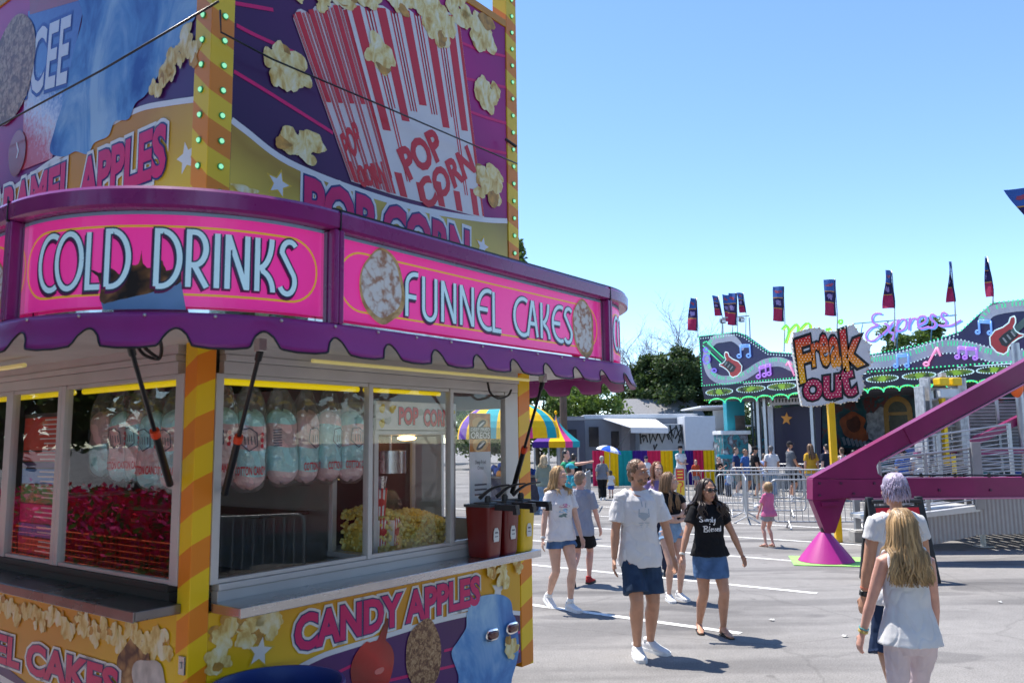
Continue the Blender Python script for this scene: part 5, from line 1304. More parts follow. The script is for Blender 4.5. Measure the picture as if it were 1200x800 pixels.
# ------------------------------------------------------------------ crowd barriers
M_galv = mat('galvanised', (.42, .43, .45), .42, metal=.8, var=.12, scale=5)
def make_barrier():
    t = thing('crowd_barrier', 'x', 'barrier')
    L_, H_ = 2.2, 1.08; f = MB(); q = .12
    loop = []
    for cx, cz, a0 in ((L_ / 2 - q, H_ - q, 0), (-L_ / 2 + q, H_ - q, 90), (-L_ / 2 + q, .16 + q, 180), (L_ / 2 - q, .16 + q, 270)): loop += [(cx + q * cos(radians(a0 + 18 * i)), 0, cz + q * sin(radians(a0 + 18 * i))) for i in range(6)]
    f.tube(loop, [.020] * len(loop), 8, closed=True, upv=(0, 1, 0)); f.build('frame', M_galv, t, True)
    b = MB(); n = 17
    for i in range(1, n): x = -L_ / 2 + L_ * i / n; b.cyl((x, 0, .17), (x, 0, H_ - .01), .008, 6)
    b.build('bars', M_galv, t, True, auto=50)
    for x in (-.75, .75):
        b = MB(); b.tube([(x, -.28, .02), (x, -.22, .05), (x, 0, .17), (x, .22, .05), (x, .28, .02)], [.017] * 5, 8); b.box((x, -.28, .012), (.05, .07, .024)); b.box((x, .28, .012), (.05, .07, .024)); b.build('foot', M_galv, t, True, auto=40)
    return t
bar0 = make_barrier(); used = [False]
def barrier(p, q, label, group='steel crowd barriers'):
    """from ground point p towards q; as many sections as fit are placed one by one"""
    p, q = V(p), V(q); d = (q - p); rz = atan2(d.y, d.x); m_ = p + d.normalized() * 1.1
    t = bar0 if not used[0] else copy_tree(bar0); used[0] = True
    t.location = (m_.x, m_.y, 0); t.rotation_euler = (0, 0, rz); tag(t, label, 'barrier', group)
G_ = lambda x, y: zpt(x, y, 0)
a = V((5.45, 19.4, 0))
barrier(a, a + V((.55, 2.2, 0)), 'steel barrier seen nearly edge-on right behind the toddler in pink')
barrier(V((5.75, 18.5, 0)), V((7.9, 18.2, 0)), 'steel barrier in front, running right from the toddler to the magenta foot')
barrier(V((7.97, 18.2, 0)), V((10.1, 17.95, 0)), 'steel barrier seen through the gap under the magenta beam')
p = V((5.3, 21.6, 0)); 
barrier(p, p + V((1.6, -.3, 0)) * 1, 'steel barrier in the middle row just beyond the toddler')
for i, lb in enumerate(('first steel barrier of the far queue row, behind the woman in sunglasses', 'steel barrier of the far queue row in front of the man in the dark shirt', 'steel barrier of the far queue row in front of the woman in yellow', 'steel barrier of the far queue row next to the yellow sign pole')):
    p = V((7.0 + 2.3 * i, 26.6 - 1.4 * i, 0)) ; barrier(p, p + V((2.2, -1.0, 0)), lb)
p = V((5.15, 24.4, 0)); barrier(p, p + V((2.15, -.7, 0)), 'steel barrier right of the red and yellow notice board')
p = V((7.4, 24.7, 0)); barrier(p, p + V((2.1, -.9, 0)), 'steel barrier just beyond the toddler\'s head, in line with the notice board')
p = V((9.3, 30.0, 0)); barrier(p, p + V((2.2, -1.6, 0)), 'steel barrier in front of the teal ticket booth')
for i, lb in enumerate(('steel barrier beside the woman with blond hair, left of the entrance gap', 'steel barrier behind the boy in the grey shirt by the small striped tent')):
    p = V((.35, 25.4, 0)) if i == 0 else V((2.05, 23.6, 0)); barrier(p, p + (V((1.2, .7, 0)) if i == 0 else V((.34, 2.2, 0))), lb)

for i in range(4): barrier(V((4.6 + .4 * i, .6 + 2.25 * i * .55 - 2, 0)), V((4.8 + .4 * i, 3.0 + 1.2 * i - 2, 0)), 'steel barrier to the right of the photographer, only mirrored in the stand windows')
# ------------------------------------------------------------------ magenta ride in front (outrigger), platform and sign
M_mag = mat('magenta_paint', srgb(128, 10, 80), .38, var=.16, scale=1.6, coat=.15, bump=.04, bscale=9, detail=8)
M_mag2 = mat('magenta_cone', srgb(176, 34, 132), .42, var=.06, scale=3, coat=.3)
YB = 13.5
def FP(Y):
    def f(px, py): p = ypt(px, py, Y); return (p.x, p.z)
    return f
ride = thing('swinging_ride', 'magenta steel outrigger and grey platform of the big swinging ride', 'fairground ride', (5.3, YB, 0))
def rb(mb, name, m, parent=ride, **k): 
    off = ride.location if parent is ride else None
    mb.v = [p - V((5.3, YB, 0)) for p in mb.v]
    return mb.build(name, m, parent, **k)
Pm = lambda Y: (lambda u, v, o: V((u, Y - o, v)))
f = FP(YB)
b = MB(Pm(YB)); b.slab([f(*p) for p in ((952, 560), (1120, 467.3), (1300, 368), (1300, 395), (1200, 447.6), (1031, 538.6), (1027, 546), (1029, 555), (1037, 560), (1022, 561), (990, 561))], -.24, .0); o = rb(b, 'diagonal_beam', M_mag, bevel=.012)
b = MB(Pm(YB)); b.slab([f(*p) for p in ((1037.5, 560.2), (1340, 558), (1340, 581), (992.5, 583))] + [f(952, 586), f(952, 560.5), f(990, 561.3), f(1022, 561.3)], -.26, .015); rb(b, 'horizontal_beam', M_mag, bevel=.012)
b = MB(Pm(YB)); b.slab([f(*p) for p in ((952.5, 586.3), (992, 583.3), (979, 624), (968, 625))], -.22, -.01); rb(b, 'leg_gusset', M_mag, bevel=.01)
b = MB(Pm(YB)); pts = [f(x, y) for x, y in ((1000, 582.5), (1060, 582), (1130, 581.5), (1330, 581))]; b.slab([f(995, 583.2), f(1330, 581.2), f(1330, 583.0), f(995, 585.2)], -.30, .05); rb(b, 'beam_flange', mat('magenta_edge', srgb(196, 120, 150), .35, var=.05), bevel=.004)
b = MB(Pm(YB)); b.slab([f(1032, 539.6), f(1200, 448.6), f(1300, 396), f(1300, 398.5), f(1200, 450.6), f(1033, 541.2)], -.26, .03); rb(b, 'beam_flange', mat('magenta_edge', srgb(196, 120, 150), .35), bevel=.004)
b = MB(); hz = [V((f(x, 558)[0], YB + .02, f(x, 558)[1] + .02)) for x in (1036, 1080, 1120, 1160, 1200, 1260)]; b.tube(hz, [.014] * 6, 6)
for p in hz: b.box(p, (.035, .035, .07))
rb(b, 'hydraulic_hose', M_black, smooth=True, auto=40)
cz_ = zpt(974, 660, 0); cx0 = V((cz_.x, YB - .02, 0))
b = MB(); b.cyl(cx0 + V((0, .12, .44)), cx0 + V((0, .12, .54)), .06, 12); rb(b, 'pivot', M_black, smooth=True, auto=40)
b = MB(); b.tube([cx0 + V((0, .12, .022)), cx0 + V((0, .12, .05)), cx0 + V((0, .12, .47))], [.44, .42, .085], 28); rb(b, 'foot_cone', M_mag2, smooth=True, auto=40)
pad = thing('ground_pad', 'pale green board lying under the magenta cone foot', 'board', (cx0.x, cx0.y + .1, 0))
b = MB(); b.box((.08, 0, .010), (1.25, 1.05, .012), Matrix.Rotation(radians(-14), 3, 'Z')); b.build('green_board', mat('pad_green', srgb(150, 214, 110), .6, var=.12, scale=5), pad, bevel=.003)
for i, (px, py, lb) in enumerate(((990, 746, 'small white paper scrap on the asphalt left of the girl with long hair'), (1172, 706, 'small white paper scrap near the right edge of the asphalt'), (905, 727, 'pale crumpled wrapper on the open asphalt right of the couple'))):
    sc_p = zpt(px, py, 0); b = MB(); rr = random.Random(i + 70); pts_ = [V((.035 * rr.uniform(.6, 1.2) * cos(a), .028 * rr.uniform(.6, 1.2) * sin(a), .006 + .02 * rr.random())) for a in [2 * pi * k / 7 for k in range(7)]]
    b.add(pts_ + [V((0, 0, .022))], [(k, (k + 1) % 7, 7) for k in range(7)]); tag(b.build('paper_scrap', mat('paper_white', (.7, .7, .68), .8, var=.1), None, loc=V((0, 0, 0))), lb, 'litter').location = sc_p
for i, (x, y) in enumerate(((960, 566), (960, 580), (985, 566), (1000, 578), (1024, 566), (1045, 577), (1100, 574), (1160, 574))):
    b = MB(); q = f(x, y); b.cyl((q[0], YB - .035, q[1]), (q[0], YB + .01, q[1]), .022, 6); rb(b, 'bolt', mat('bolt_dark', (.10, .03, .07), .5, metal=.5), smooth=True, auto=30)
b = MB(Pm(YB)); b.slab([f(*p) for p in ((1058, 501), (1073, 493), (1083, 512), (1068, 520))], .0, .018); rb(b, 'splice_plate', M_mag, bevel=.004)
b = MB(Pm(YB)); b.slab([f(*p) for p in ((962, 588), (984, 587), (982, 592), (963, 593))], .0, .02); rb(b, 'weld_plate', M_mag, bevel=.004)
# platform, ramp and rails of the ride
M_grey = mat('platform_grey', (.34, .33, .33), .5, metal=.5, var=.10, scale=4)
def corr(name, c):
    m = mat(name, c, .5, metal=.4, var=.06); N, L, b_ = nodes_of(m)
    tc = N.new('ShaderNodeTexCoord'); w = N.new('ShaderNodeTexWave'); w.bands_direction = 'X'; w.inputs['Scale'].default_value = 4.2; L.new(tc.outputs['Object'], w.inputs['Vector'])
    bp = N.new('ShaderNodeBump'); bp.inputs['Strength'].default_value = .6; bp.inputs['Distance'].default_value = .02; L.new(w.outputs['Fac'], bp.inputs['Height']); L.new(bp.outputs[0], b_.inputs['Normal']); return m
YP = 14.7; fp = FP(YP)
z_top = fp(1180, 584)[1]; x_l = fp(1148, 600)[0]
z_bot = fp(1160, 626)[1]
b = MB(); b.b2((x_l, YP, z_bot), (16, YP + .05, z_top)); rb(b, 'platform_skirt', corr('skirt_grey', (.36, .34, .34)))
b = MB(); x = x_l
while x < 16: b.b2((x, YP - .02, z_top + .003), (x + .15, YP + 4.4, z_top + .05)); x += .21
for y in (.4, 1.6, 2.8, 4.2): b.b2((x_l, YP + y, z_bot + .05), (16, YP + y + .08, z_top))
rb(b, 'platform_deck', M_grey)
for x in (x_l + .3, x_l + 2.6, x_l + 4.9):
    b = MB(); b.cyl((x, YP + .5, 0), (x, YP + .5, z_bot + .05), .05, 8); b.box((x, YP + .5, .01), (.25, .25, .02)); rb(b, 'jack_leg', M_galv)
ra, rc = fp(1035, 608), fp(1147, 594.5)
b = MB(Pm(YP)); b.slab([(fp(1030, 634)[0], .02), (fp(1060, 634)[0], .02), (x_l - .003, z_bot), (x_l - .003, rc[1] - .06), (ra[0], ra[1] - .06)], -.05, .0); rb(b, 'ramp_skirt', corr('skirt_grey', (.36, .34, .34)))
b = MB(Pm(YP)); b.slab([(ra[0] - .1, ra[1] - .06), (rc[0], rc[1] - .06), (rc[0], rc[1] + .03), (ra[0] - .1, ra[1] + .01)], -1.2, .04); rb(b, 'ramp', mat('ramp_white', (.62, .62, .62), .4, metal=.4, var=.08), bevel=.004)
def rail(A, B, za, zb, h, n, Y, name='railing', posts=3, r=.016, m=M_galv):
    b = MB()
    for i in range(n + 1):
        t = i / n; rr_ = r * (1.5 if i == n else .72)
        b.cyl((A, Y, za + h * t), (B, Y, zb + h * t), rr_, 6)
    for i in range(posts):
        t = i / (posts - 1); x = A + (B - A) * t; z = za + (zb - za) * t; b.box((x, Y, z + h / 2), (.06, .05, h + .04))
    rb(b, name, m, smooth=True, auto=40)
rail(ra[0], rc[0] - .06, ra[1] + .06, rc[1] + .06, .98, 13, YP + .02, r=.017)
rail(rc[0] + .10, 17.5, rc[1] + .05, rc[1] + .05, .98, 17, YP + .06, posts=5, r=.014)
rail(ra[0] + .4, rc[0] + 1.5, ra[1] + .3, rc[1] + .5, .98, 11, YP + 1.4, r=.014)
b = MB(); b.box((rc[0] + .01, YP - .03, rc[1] + .56), (.16, .06, 1.18)); rb(b, 'rail_post', M_grey, bevel=.006)
f2 = FP(20.0)
xa, zt_ = f2(1088, 470); xb = f2(1200, 470)[0]
rail(xa, 18.5, 1.15, 1.15, zt_ - 1.1, 22, 20.0, name='mesh_fence', posts=6, r=.013)
b = MB(); b.b2((xa + .02, 20.25, 1.12), (18.5, 20.29, zt_ - .05)); rb(b, 'mesh_panel', mat('mesh_panel', (.15, .15, .155), .6, metal=.3, var=.25, scale=5)); b = MB(Pm(19.6)); ff = FP(19.6); b.slab([ff(*p) for p in ((1128, 520), (1260, 455), (1260, 465), (1128, 530))], -.2, .0); rb(b, 'inner_beam', M_mag, bevel=.01)
b = MB(Pm(19.4)); ff = FP(19.4); b.slab([ff(*p) for p in ((1075, 529), (1290, 520), (1290, 527), (1075, 536))], -.2, .0); rb(b, 'inner_beam', M_mag, bevel=.01)
b = MB(); p = f2(1183, 500); b.cyl((p[0], 19.5, .8), (p[0], 19.5, 4.2), .09, 12); p2 = f2(1128, 500); b.cyl((p2[0], 19.8, .8), (p2[0], 19.8, 3.4), .06, 10); rb(b, 'support_post', M_galv, smooth=True, auto=40)
# gondola seats
ff = FP(19.2); b = MB()
def gb(x0, y0, x1, y1, ya=19.15, yb=19.6): p, q2 = ff(x0, y0), ff(x1, y1); b.b2((p[0], ya, q2[1]), (q2[0], yb, p[1]))
for x0, x1, y0, y1 in ((1082, 1087, 452, 545), (1089, 1094, 443, 545), (1125, 1128, 443, 545), (1130, 1132.5, 450, 540)): gb(x0, y0, x1, y1)
for y in (441, 453.5, 467, 482, 498, 515, 532): gb(1087.2, y, 1127, y + 2.2, 19.36, 19.62)
gb(1094.2, 468, 1124.8, 545, 19.5, 19.62); gb(1082, 500, 1094, 545, 19.3, 19.7); gb(1106, 436, 1112, 441, 19.3, 19.5)
rb(b, 'gondola_frame', mat('gondola_grey', (.40, .40, .41), .5, metal=.4, var=.3, scale=9, bump=.2, bscale=14), bevel=.012)
for x0, x1 in ((1096, 1108), (1111, 1123)):
    b = MB(); p, q2 = ff(x0, 443), ff(x1, 452); b.b2((p[0], 19.0, q2[1]), (q2[0], 19.34, p[1])); rb(b, 'seat_pad', mat('seat_yellow', srgb(232, 190, 20), .5, var=.1), bevel=.03)
b = MB(); p, q2 = ff(1099, 455), ff(1122, 466); b.b2((p[0], 19.1, q2[1]), (q2[0], 19.34, p[1])); rb(b, 'seat_back', mat('seat_pale', (.55, .60, .64), .4, var=.1), bevel=.03)
b = MB(); p, q2 = ff(1103, 455), ff(1120, 545); b.b2((p[0], 19.2, q2[1]), (p[0] + .08, 19.36, p[1])); b.cyl((ff(1112, 500)[0], 19.1, .8), (ff(1112, 500)[0], 19.1, 1.6), .05, 8); rb(b, 'gondola_post', mat('post_yellow', srgb(232, 190, 20), .5), bevel=.004)
b = MB(Pm(18.8)); ff = FP(18.8); b.fan(blob(ff(1196, 452), .22, .35, 18, .1, 4), .0); b.fan(blob(ff(1198, 445), .2, .2, 18, .1, 5), .05)
o_ = MB(); c = ff(1197, 450); o_.ell((c[0], 19.0, c[1]), (.16, .14, .30), 12, 8); rb(o_, 'harness', mat('harness_orange', srgb(240, 100, 30), .5, var=.1), smooth=True)
bk_ = thing('concrete_block', 'grey block on the ground under the end of the ramp', 'block', zpt(1012, 634)); b = MB(); b.box((0, 0, .10), (.45, .3, .2)); b.box((0, 0, .21), (.38, .24, .02)); b.build('block', mat('concrete', (.36, .35, .33), .9, var=.15, bump=.3), bk_, bevel=.015)
rp_ = thing('steel_post', 'grey steel post standing at the foot of the ramp', 'post', ypt(1006, 632, 17.4)); rp_.location.z = 0; b = MB(); b.box((0, 0, .6), (.12, .10, 1.2)); b.box((0, 0, .01), (.24, .2, .02)); b.build('upright', M_galv, rp_, bevel=.005)

# Freak Out sign
YS = 16.0; fs = FP(YS); c = fs(975, 480)
sgn = thing('ride_sign', 'bulb-studded Freak Out sign on a yellow pole', 'sign', (c[0], YS, 0))
def sb_(mb, name, m, parent=sgn, **k): mb.v = [p - V((c[0], YS, 0)) for p in mb.v]; return mb.build(name, m, parent, **k)
b = MB(); b.box((c[0], YS + .06, c[1] / 2 + .3), (.125, .10, c[1] + .6)); sb_(b, 'pole', mat('pole_yellow', srgb(238, 186, 0), .4, var=.05, coat=.3), bevel=.006)
brd = [(930, 390), (938, 388), (948, 385), (960, 384), (970, 389), (980, 388), (1000, 380), (1007, 390), (1010, 396), (1021, 404), (1019, 412), (1022, 424), (1014, 436), (1010, 440), (1013, 452), (1009, 462), (1004, 470), (994, 470), (985, 473), (975, 471), (962, 475), (948, 476), (940, 475), (937, 460), (935, 445), (933, 430), (930, 415), (928, 402)]
b = MB(Pm(YS)); b.slab([fs(*p) for p in brd], -.10, .0); bo_ = sb_(b, 'sign_board', mat('sign_cream', (.70, .69, .67), .45, var=.05), bevel=.008)
Z = lambda x, y: fs(860 + x / 5, 330 + y / 5)
M_fill1 = gradmat('freak_fill', (0, 0, 1), [(3.1, srgb(250, 190, 20)), (3.55, srgb(246, 140, 20)), (3.95, srgb(214, 40, 40))], .35, .2, .02)
M_fill2 = mat('out_fill', srgb(190, 44, 84), .35, var=.12)
M_dot = mat('white_bulb', (.85, .83, .78), .2, var=0, emit=(1, .95, .85), es=.15)
bl1 = MB(Pm(YS)); f1 = MB(Pm(YS)); f2_ = MB(Pm(YS)); dots = MB(Pm(YS)); tris = []
for ch, P0, P1, Pt, grp in (('F', (392, 588), (470, 562), (362, 352), 1), ('r', (462, 494), (506, 480), (452, 372), 1), ('e', (512, 488), (560, 476), (496, 326), 1), ('a', (574, 498), (626, 482), (556, 338), 1), ('k', (648, 524), (752, 482), (624, 296), 1),
                            ('o', (412, 690), (512, 682), (412, 582), 2), ('u', (530, 682), (622, 668), (530, 562), 2), ('t', (640, 672), (716, 652), (612, 520), 2)):
    a_ = Z(*P0), Z(*P1), Z(*Pt)
    put_text(bl1, ch, *a_, .004 + .0007 * (len(bl1.v) % 7), .078); fm = f1 if grp == 1 else f2_
    n0 = len(fm.v); k0 = len(fm.f); put_text(fm, ch, *a_, .014, .028)
    for t in fm.f[k0:]: tris.append([fm.v[i] for i in t])
sb_(bl1, 'lettering_edge', M_black)
for t in tris: pass
rr = random.Random(3); nd_ = 0
def inside(x, z):
    for t in tris:
        P = [(p.x, p.z) for p in t]
        s_ = [ (P[(i + 1) % len(P)][0] - P[i][0]) * (z - P[i][1]) - (P[(i + 1) % len(P)][1] - P[i][1]) * (x - P[i][0]) for i in range(len(P))]
        if all(v >= 0 for v in s_) or all(v <= 0 for v in s_): return True
    return False
DOT = []; x0, z1 = fs(925, 380); x1, z0 = fs(1025, 478); st_ = .062; row = 0; z = z0
while z < z1:
    x = x0 + (row % 2) * st_ / 2
    while x < x1:
        if inside(x, z) and inside(x + .014, z) and inside(x - .014, z): DOT.append((x, z))
        x += st_
    z += st_ * .87; row += 1
sb_(f1, 'lettering', M_fill1); sb_(f2_, 'lettering', M_fill2)
DOT.sort(key=lambda q: -q[1])
for i, q in enumerate(DOT):
    if i < 45: d1 = MB(Pm(YS)); d1.disc(q, .008, .008, .020, 8); sb_(d1, 'bulb', M_dot)
    else: dots.disc(q, .008, .008, .020, 8)
if dots.v: tag(sb_(dots, 'bulbs', M_dot), kind='stuff')
M_amb = mat('amber_bulb', (.75, .66, .50), .3, var=.25, scale=30); P = [V(fs(*p)) for p in brd]
for a_, b_ in zip(P, P[1:] + P[:1]):
    m_ = max(1, int((b_ - a_).length / .075))
    for j in range(m_): q2 = a_.lerp(b_, j / m_); eb = MB(); eb.ell((q2.x, YS - .005, q2.y), (.022, .022, .022), 6, 4); sb_(eb, 'edge_bulb', M_amb, smooth=True)

# ------------------------------------------------------------------ the music ride behind
FA = V((8.0, 34.0, 0)); FB = V((15.4, 24.5, 0)); FE = (FB - FA).normalized(); FN = V((FE.y, -FE.x, 0)); 
if FN.y > 0: FN = -FN
def FX(px, py, o=0.0):
    p = plane_hit(px, py, FA + FN * o, FN) - FA; return (p.dot(FE), p.z)
mus = thing('music_ride', 'long music themed ride front with guitars, neon notes and rows of green lights', 'fairground ride', FA, atan2(FE.y, FE.x))
Mm = lambda u, v, o: V((u, -o, v))
M_board = gradmat('ride_navy', (.0, 0, 1), [(4.0, srgb(70, 22, 74)), (5.0, srgb(40, 22, 84)), (6.5, srgb(26, 22, 70))], .35, .2, .2, 1.5)
M_band = mat('ride_band', (.56, .55, .60), .4, var=.06, scale=2)
M_led_g = glow('led_green', srgb(80, 235, 165), .50); M_led_w = glow('led_white', srgb(190, 225, 235), .45); M_led_y = glow('led_lime', srgb(130, 225, 70), .42)
M_nb = glow('neon_blue', srgb(110, 160, 240), .45); M_np = glow('neon_purple', srgb(170, 120, 235), .45); M_npk = glow('neon_pink', srgb(240, 150, 200), .45); M_ng = glow('neon_green', srgb(130, 225, 90), .45); M_nl = glow('neon_lilac', srgb(130, 120, 235), .45)
top = [(819, 394), (863, 389), (872, 392), (900, 412), (930, 414), (1010, 413), (1022, 415), (1055, 409), (1073, 405), (1100, 397), (1126, 388), (1145, 370), (1163, 355), (1200, 351), (1230, 356), (1260, 380)]
bot = [(823, 453), (930, 444), (1013, 437), (1200, 424), (1260, 420)]
b = MB(Mm); b.slab([FX(*p) for p in top] + [FX(*p) for p in reversed(bot)], -.15, 0); b.build('front_board', M_board, mus)
LIGHTS = []
def led(pts, step, r, m, name='light_string', o=.03):
    P = [V(p) for p in pts]; rem = 0
    for a_, c_ in zip(P, P[1:]):
        d = (c_ - a_).length; t = rem
        while t < d: q_ = a_.lerp(c_, t / d); LIGHTS.append((q_.x, q_.y, o, r, m)); t += step
        rem = t - d
def flush_lights():
    LIGHTS.sort(key=lambda q: -q[0]); ms_ = []
    vis = [q for q in LIGHTS if q[0] < 12.2]; rest = MB(Mm)
    for i, (x, z, o, r, m) in enumerate(vis):
        if i < 100: b = MB(Mm); b.disc((x, z), r, r, o, 6); b.build('bulb', m, mus)
        else:
            if m not in ms_: ms_.append(m)
            rest.cur = ms_.index(m); rest.disc((x, z), r, r, o, 6)
    tag(rest.build('light_bulbs', ms_, mus), kind='stuff')
def inset(pts, k): return [(p[0], p[1] + k) for p in pts]
led([FX(*p) for p in top], .13, .030, M_led_g); led([FX(x, y - 1.2) for x, y in bot], .13, .030, M_led_g); led([FX(*p) for p in ((819.5, 395), (823.5, 452))], .13, .030, M_led_g)
led([FX(x, y + 3.0) for x, y in top[:11]], .13, .028, M_led_w)
# wavy keyboard band
ctr = [(848, 396), (838, 398), (830, 408), (828, 422), (832, 436), (842, 444), (856, 445), (872, 440), (888, 430), (900, 425), (915, 424), (930, 430), (950, 437)]
P = catmull([(*FX(*p), 0) for p in ctr], 6); b = MB(Mm); b.ribbon(P, .36, .010); b.build('keyboard_band', M_band, mus)
b = MB(Mm); b.ribbon(catmull([(*FX(*p), 0) for p in ((848, 396), (858, 396), (866, 402), (871, 410))], 6), [.36 - .013 * i for i in range(19)], .0102); b.build('keyboard_band', M_band, mus)
ctr2 = [(1008, 424), (1025, 424), (1045, 422), (1068, 417), (1088, 410), (1105, 406), (1125, 406), (1145, 411), (1165, 416), (1200, 418), (1240, 415)]
P2 = catmull([(*FX(*p), 0) for p in ctr2], 6); b = MB(Mm); b.ribbon(P2, .42, .010); b.build('keyboard_band', M_band, mus)
ctr3 = [(1152, 376), (1160, 366), (1175, 361), (1200, 358), (1225, 360)]
P3 = catmull([(*FX(*p), 0) for p in ctr3], 6); b = MB(Mm); b.ribbon(P3, .34, .010); b.build('keyboard_band', M_band, mus)
M_key = glow('key_light', srgb(80, 210, 160), .4)
for P_, w_, side in ((P, .36, 1), (P2, .42, 1), (P3, .34, 1)):
    dist = 0; last = None
    for a_, c_ in zip(P_, P_[1:]):
        d = (c_ - a_).length; dist += d
        if last is None or dist - last > .085:
            last = dist
            if int(dist / .085) % 6 == 5: continue
            n_ = V((-(c_ - a_).y, (c_ - a_).x)).normalized()
            if n_.y < -.2: n_ = -n_
            m_ = V((a_.x, a_.y)); kb = MB(Mm); kb.ribbon([m_ + n_ * (w_ * .02), m_ + n_ * (w_ * .40)], .045, .016); kb.build('key_light', M_key, mus)
for P_, w_ in ((P2, .42),): led([(p.x, p.y + w_ / 2 + .02) for p in P_], .12, .026, M_led_w); led([(p.x, p.y - w_ / 2 - .02) for p in P_], .12, .026, M_led_w)
def neon(pl, r, m, name, o=.06):
    b = MB()
    for pts in pl:
        q_ = [FX(*p) for p in pts]; b.tube([V((p[0], -o, p[1])) for p in q_], [r] * len(q_), 6, upv=(0, 1, 0))
    return b.build(name, m, mus, True)
def circ(x, y, rx, ry=None, n=14): ry = ry or rx; return [(x + rx * cos(2 * pi * i / n), y + ry * sin(2 * pi * i / n)) for i in range(n + 1)]
def notes(xs, y_top, y_bot, slope, r, m, w=.032):
    pl = [[(xs[0], y_top), (xs[-1], y_top + slope)], [(xs[0], y_top + 2.2), (xs[-1], y_top + slope + 2.2)]]
    for i, x in enumerate(xs):
        s_ = slope * (x - xs[0]) / max(1e-6, xs[-1] - xs[0]); pl.append([(x, y_top + s_), (x - .5 + 1.2, y_bot + s_)]); pl.append(circ(x - 1.4 + .2, y_bot + s_ + .2, 2.3, 1.9))
    neon(pl, w, m, 'neon_note')
notes([868.5, 879.5], 404.5, 417, -.5, 2, M_nb); notes([891, 898, 903.5], 430, 441, -3.4, 2, M_np); notes([1052, 1065], 415.5, 428.5, -.5, 2, M_nb); notes([1124, 1133, 1145], 406.5, 418, 1.2, 2, M_np); notes([1148, 1162], 375.5, 389, .8, 2, M_nb)
neon([[(922, 428), (925, 424), (929, 427)], [(925, 424), (932, 440)]], .035, M_npk, 'neon_note'); neon([[(1099, 407), (1089, 425)], [(1099, 407), (1103, 417)], circ(1086.5, 426.5, 3, 2)], .035, M_npk, 'neon_note')
GB = [(95, 258), (118, 268), (128, 300), (165, 328), (215, 348), (247, 390), (243, 440), (205, 483), (160, 497), (135, 480), (128, 452), (105, 425), (70, 400), (38, 385), (35, 372), (60, 368), (85, 350), (98, 325), (85, 300), (86, 272)]
GP = [(66, 376), (92, 352), (122, 342), (168, 376), (192, 402), (172, 440), (142, 450), (112, 420)]
def guitar(cx, cy, gs, fl, neck):
    tf = lambda p: (cx + fl * (840 + p[0] / 8 - 858) * gs, cy + (380 + p[1] / 8 - 428) * gs)
    body = [tf(p) for p in GB]
    b = MB(Mm); b.poly([FX(*p) for p in body], .05); b.build('guitar_body', mat('guitar_red', srgb(206, 36, 34), .3, var=.1, coat=.3), mus)
    neon([body + [body[0]]], .020, M_led_w, 'guitar_outline', .055)
    b = MB(Mm); b.ribbon([FX(*tf(p)) for p in neck], .13 * gs, .062); b.build('guitar_neck', mat('guitar_neck', (.10, .16, .14), .4), mus)
    b = MB(Mm); b.poly([FX(*tf(p)) for p in GP], .056); b.build('guitar_pickguard', mat('guitar_black', (.03, .03, .03), .3), mus)
    for k in (-1, 0, 1):
        b = MB(Mm); b.ribbon([FX(*tf((110 + k * 26 + 4, 404 + k * 20))), FX(*tf((134 + k * 26 + 4, 374 + k * 20)))], .05, .066); b.build('guitar_pickup', mat('pickup_grey', (.35, .35, .34), .3), mus)
    b = MB(Mm); b.ribbon([FX(*tf(neck[0])), FX(*tf((neck[0][0] - 22, neck[0][1] - 14)))], .24 * gs, .064); b.build('guitar_head', mat('guitar_neck', (.10, .16, .14), .4), mus)
guitar(857.5, 428, 1.0, 1, [(-95, 190), (0, 268), (100, 360)])
guitar(1180, 394, 1.5, -1, [(-120, 170), (0, 268), (100, 360)])
neon([circ(829, 421, 4, 5), circ(828, 410, 2.5), circ(838, 434, 2.5, 2)], .03, M_nl, 'neon_swirl')
neon([[(825, 402), (829, 400), (835, 406), (850, 420)], [(825, 405), (846, 425)]], .022, M_led_g, 'guitar_neck_light')
# fascia with medallions and scalloped lights
fas = [(822, 453.5), (930, 445), (1013, 438), (1200, 425)]; fab = [(826, 470), (935, 463), (1012, 457), (1200, 444)]
b = MB(Mm); b.slab([FX(*p) for p in fas] + [FX(*p) for p in reversed(fab)], -.4, -.02); b.build('fascia', mat('fascia_dark', srgb(34, 26, 50), .4, var=.2), mus)
for x, y, rx in ((843, 459, 16), (880, 455.5, 17), (916, 452.5, 17), (952, 449.5, 18), (992, 446.5, 18), (1034, 443.5, 19), (1077, 440, 20), (1121, 436.5, 20.5), (1165, 433, 21)):
    b = MB(Mm); c_ = FX(x, y); ru = abs(FX(x + rx, y)[0] - c_[0]); rv = abs(FX(x, y + 4)[1] - c_[1]); b.disc(c_, ru, rv, .0, 24); o_ = b.build('medallion', voro('medallion_gold', srgb(186, 160, 60), srgb(110, 150, 40), 6, .4, srgb(60, 60, 30), bump=0), mus)
    for i in range(34): LIGHTS.append((c_[0] + ru * cos(2 * pi * i / 34), c_[1] + rv * sin(2 * pi * i / 34), .02, .024, M_led_w))
    bb_ = MB(Mm); bb_.fan(blob(c_, ru * .3, rv * .7, 12, .3, x), .01); bb_.build('medallion_emblem', mat('emblem_lime', srgb(150, 190, 50), .4, var=.2, emit=srgb(150, 200, 50), es=.10), o_)
led([FX(x, y - 1.2) for x, y in fab], .10, .026, M_led_y)
for i in range(20):
    x0 = 831 + i * 18.6; y0 = 471.5 - i * 1.32
    if x0 > 1200: break
    neon([[(x0 + 9.3 - 9.3 * cos(pi * j / 10), y0 + 1 - 5.5 * sin(pi * j / 10)) for j in range(11)]], .026, M_led_g, 'scallop_light', .0)
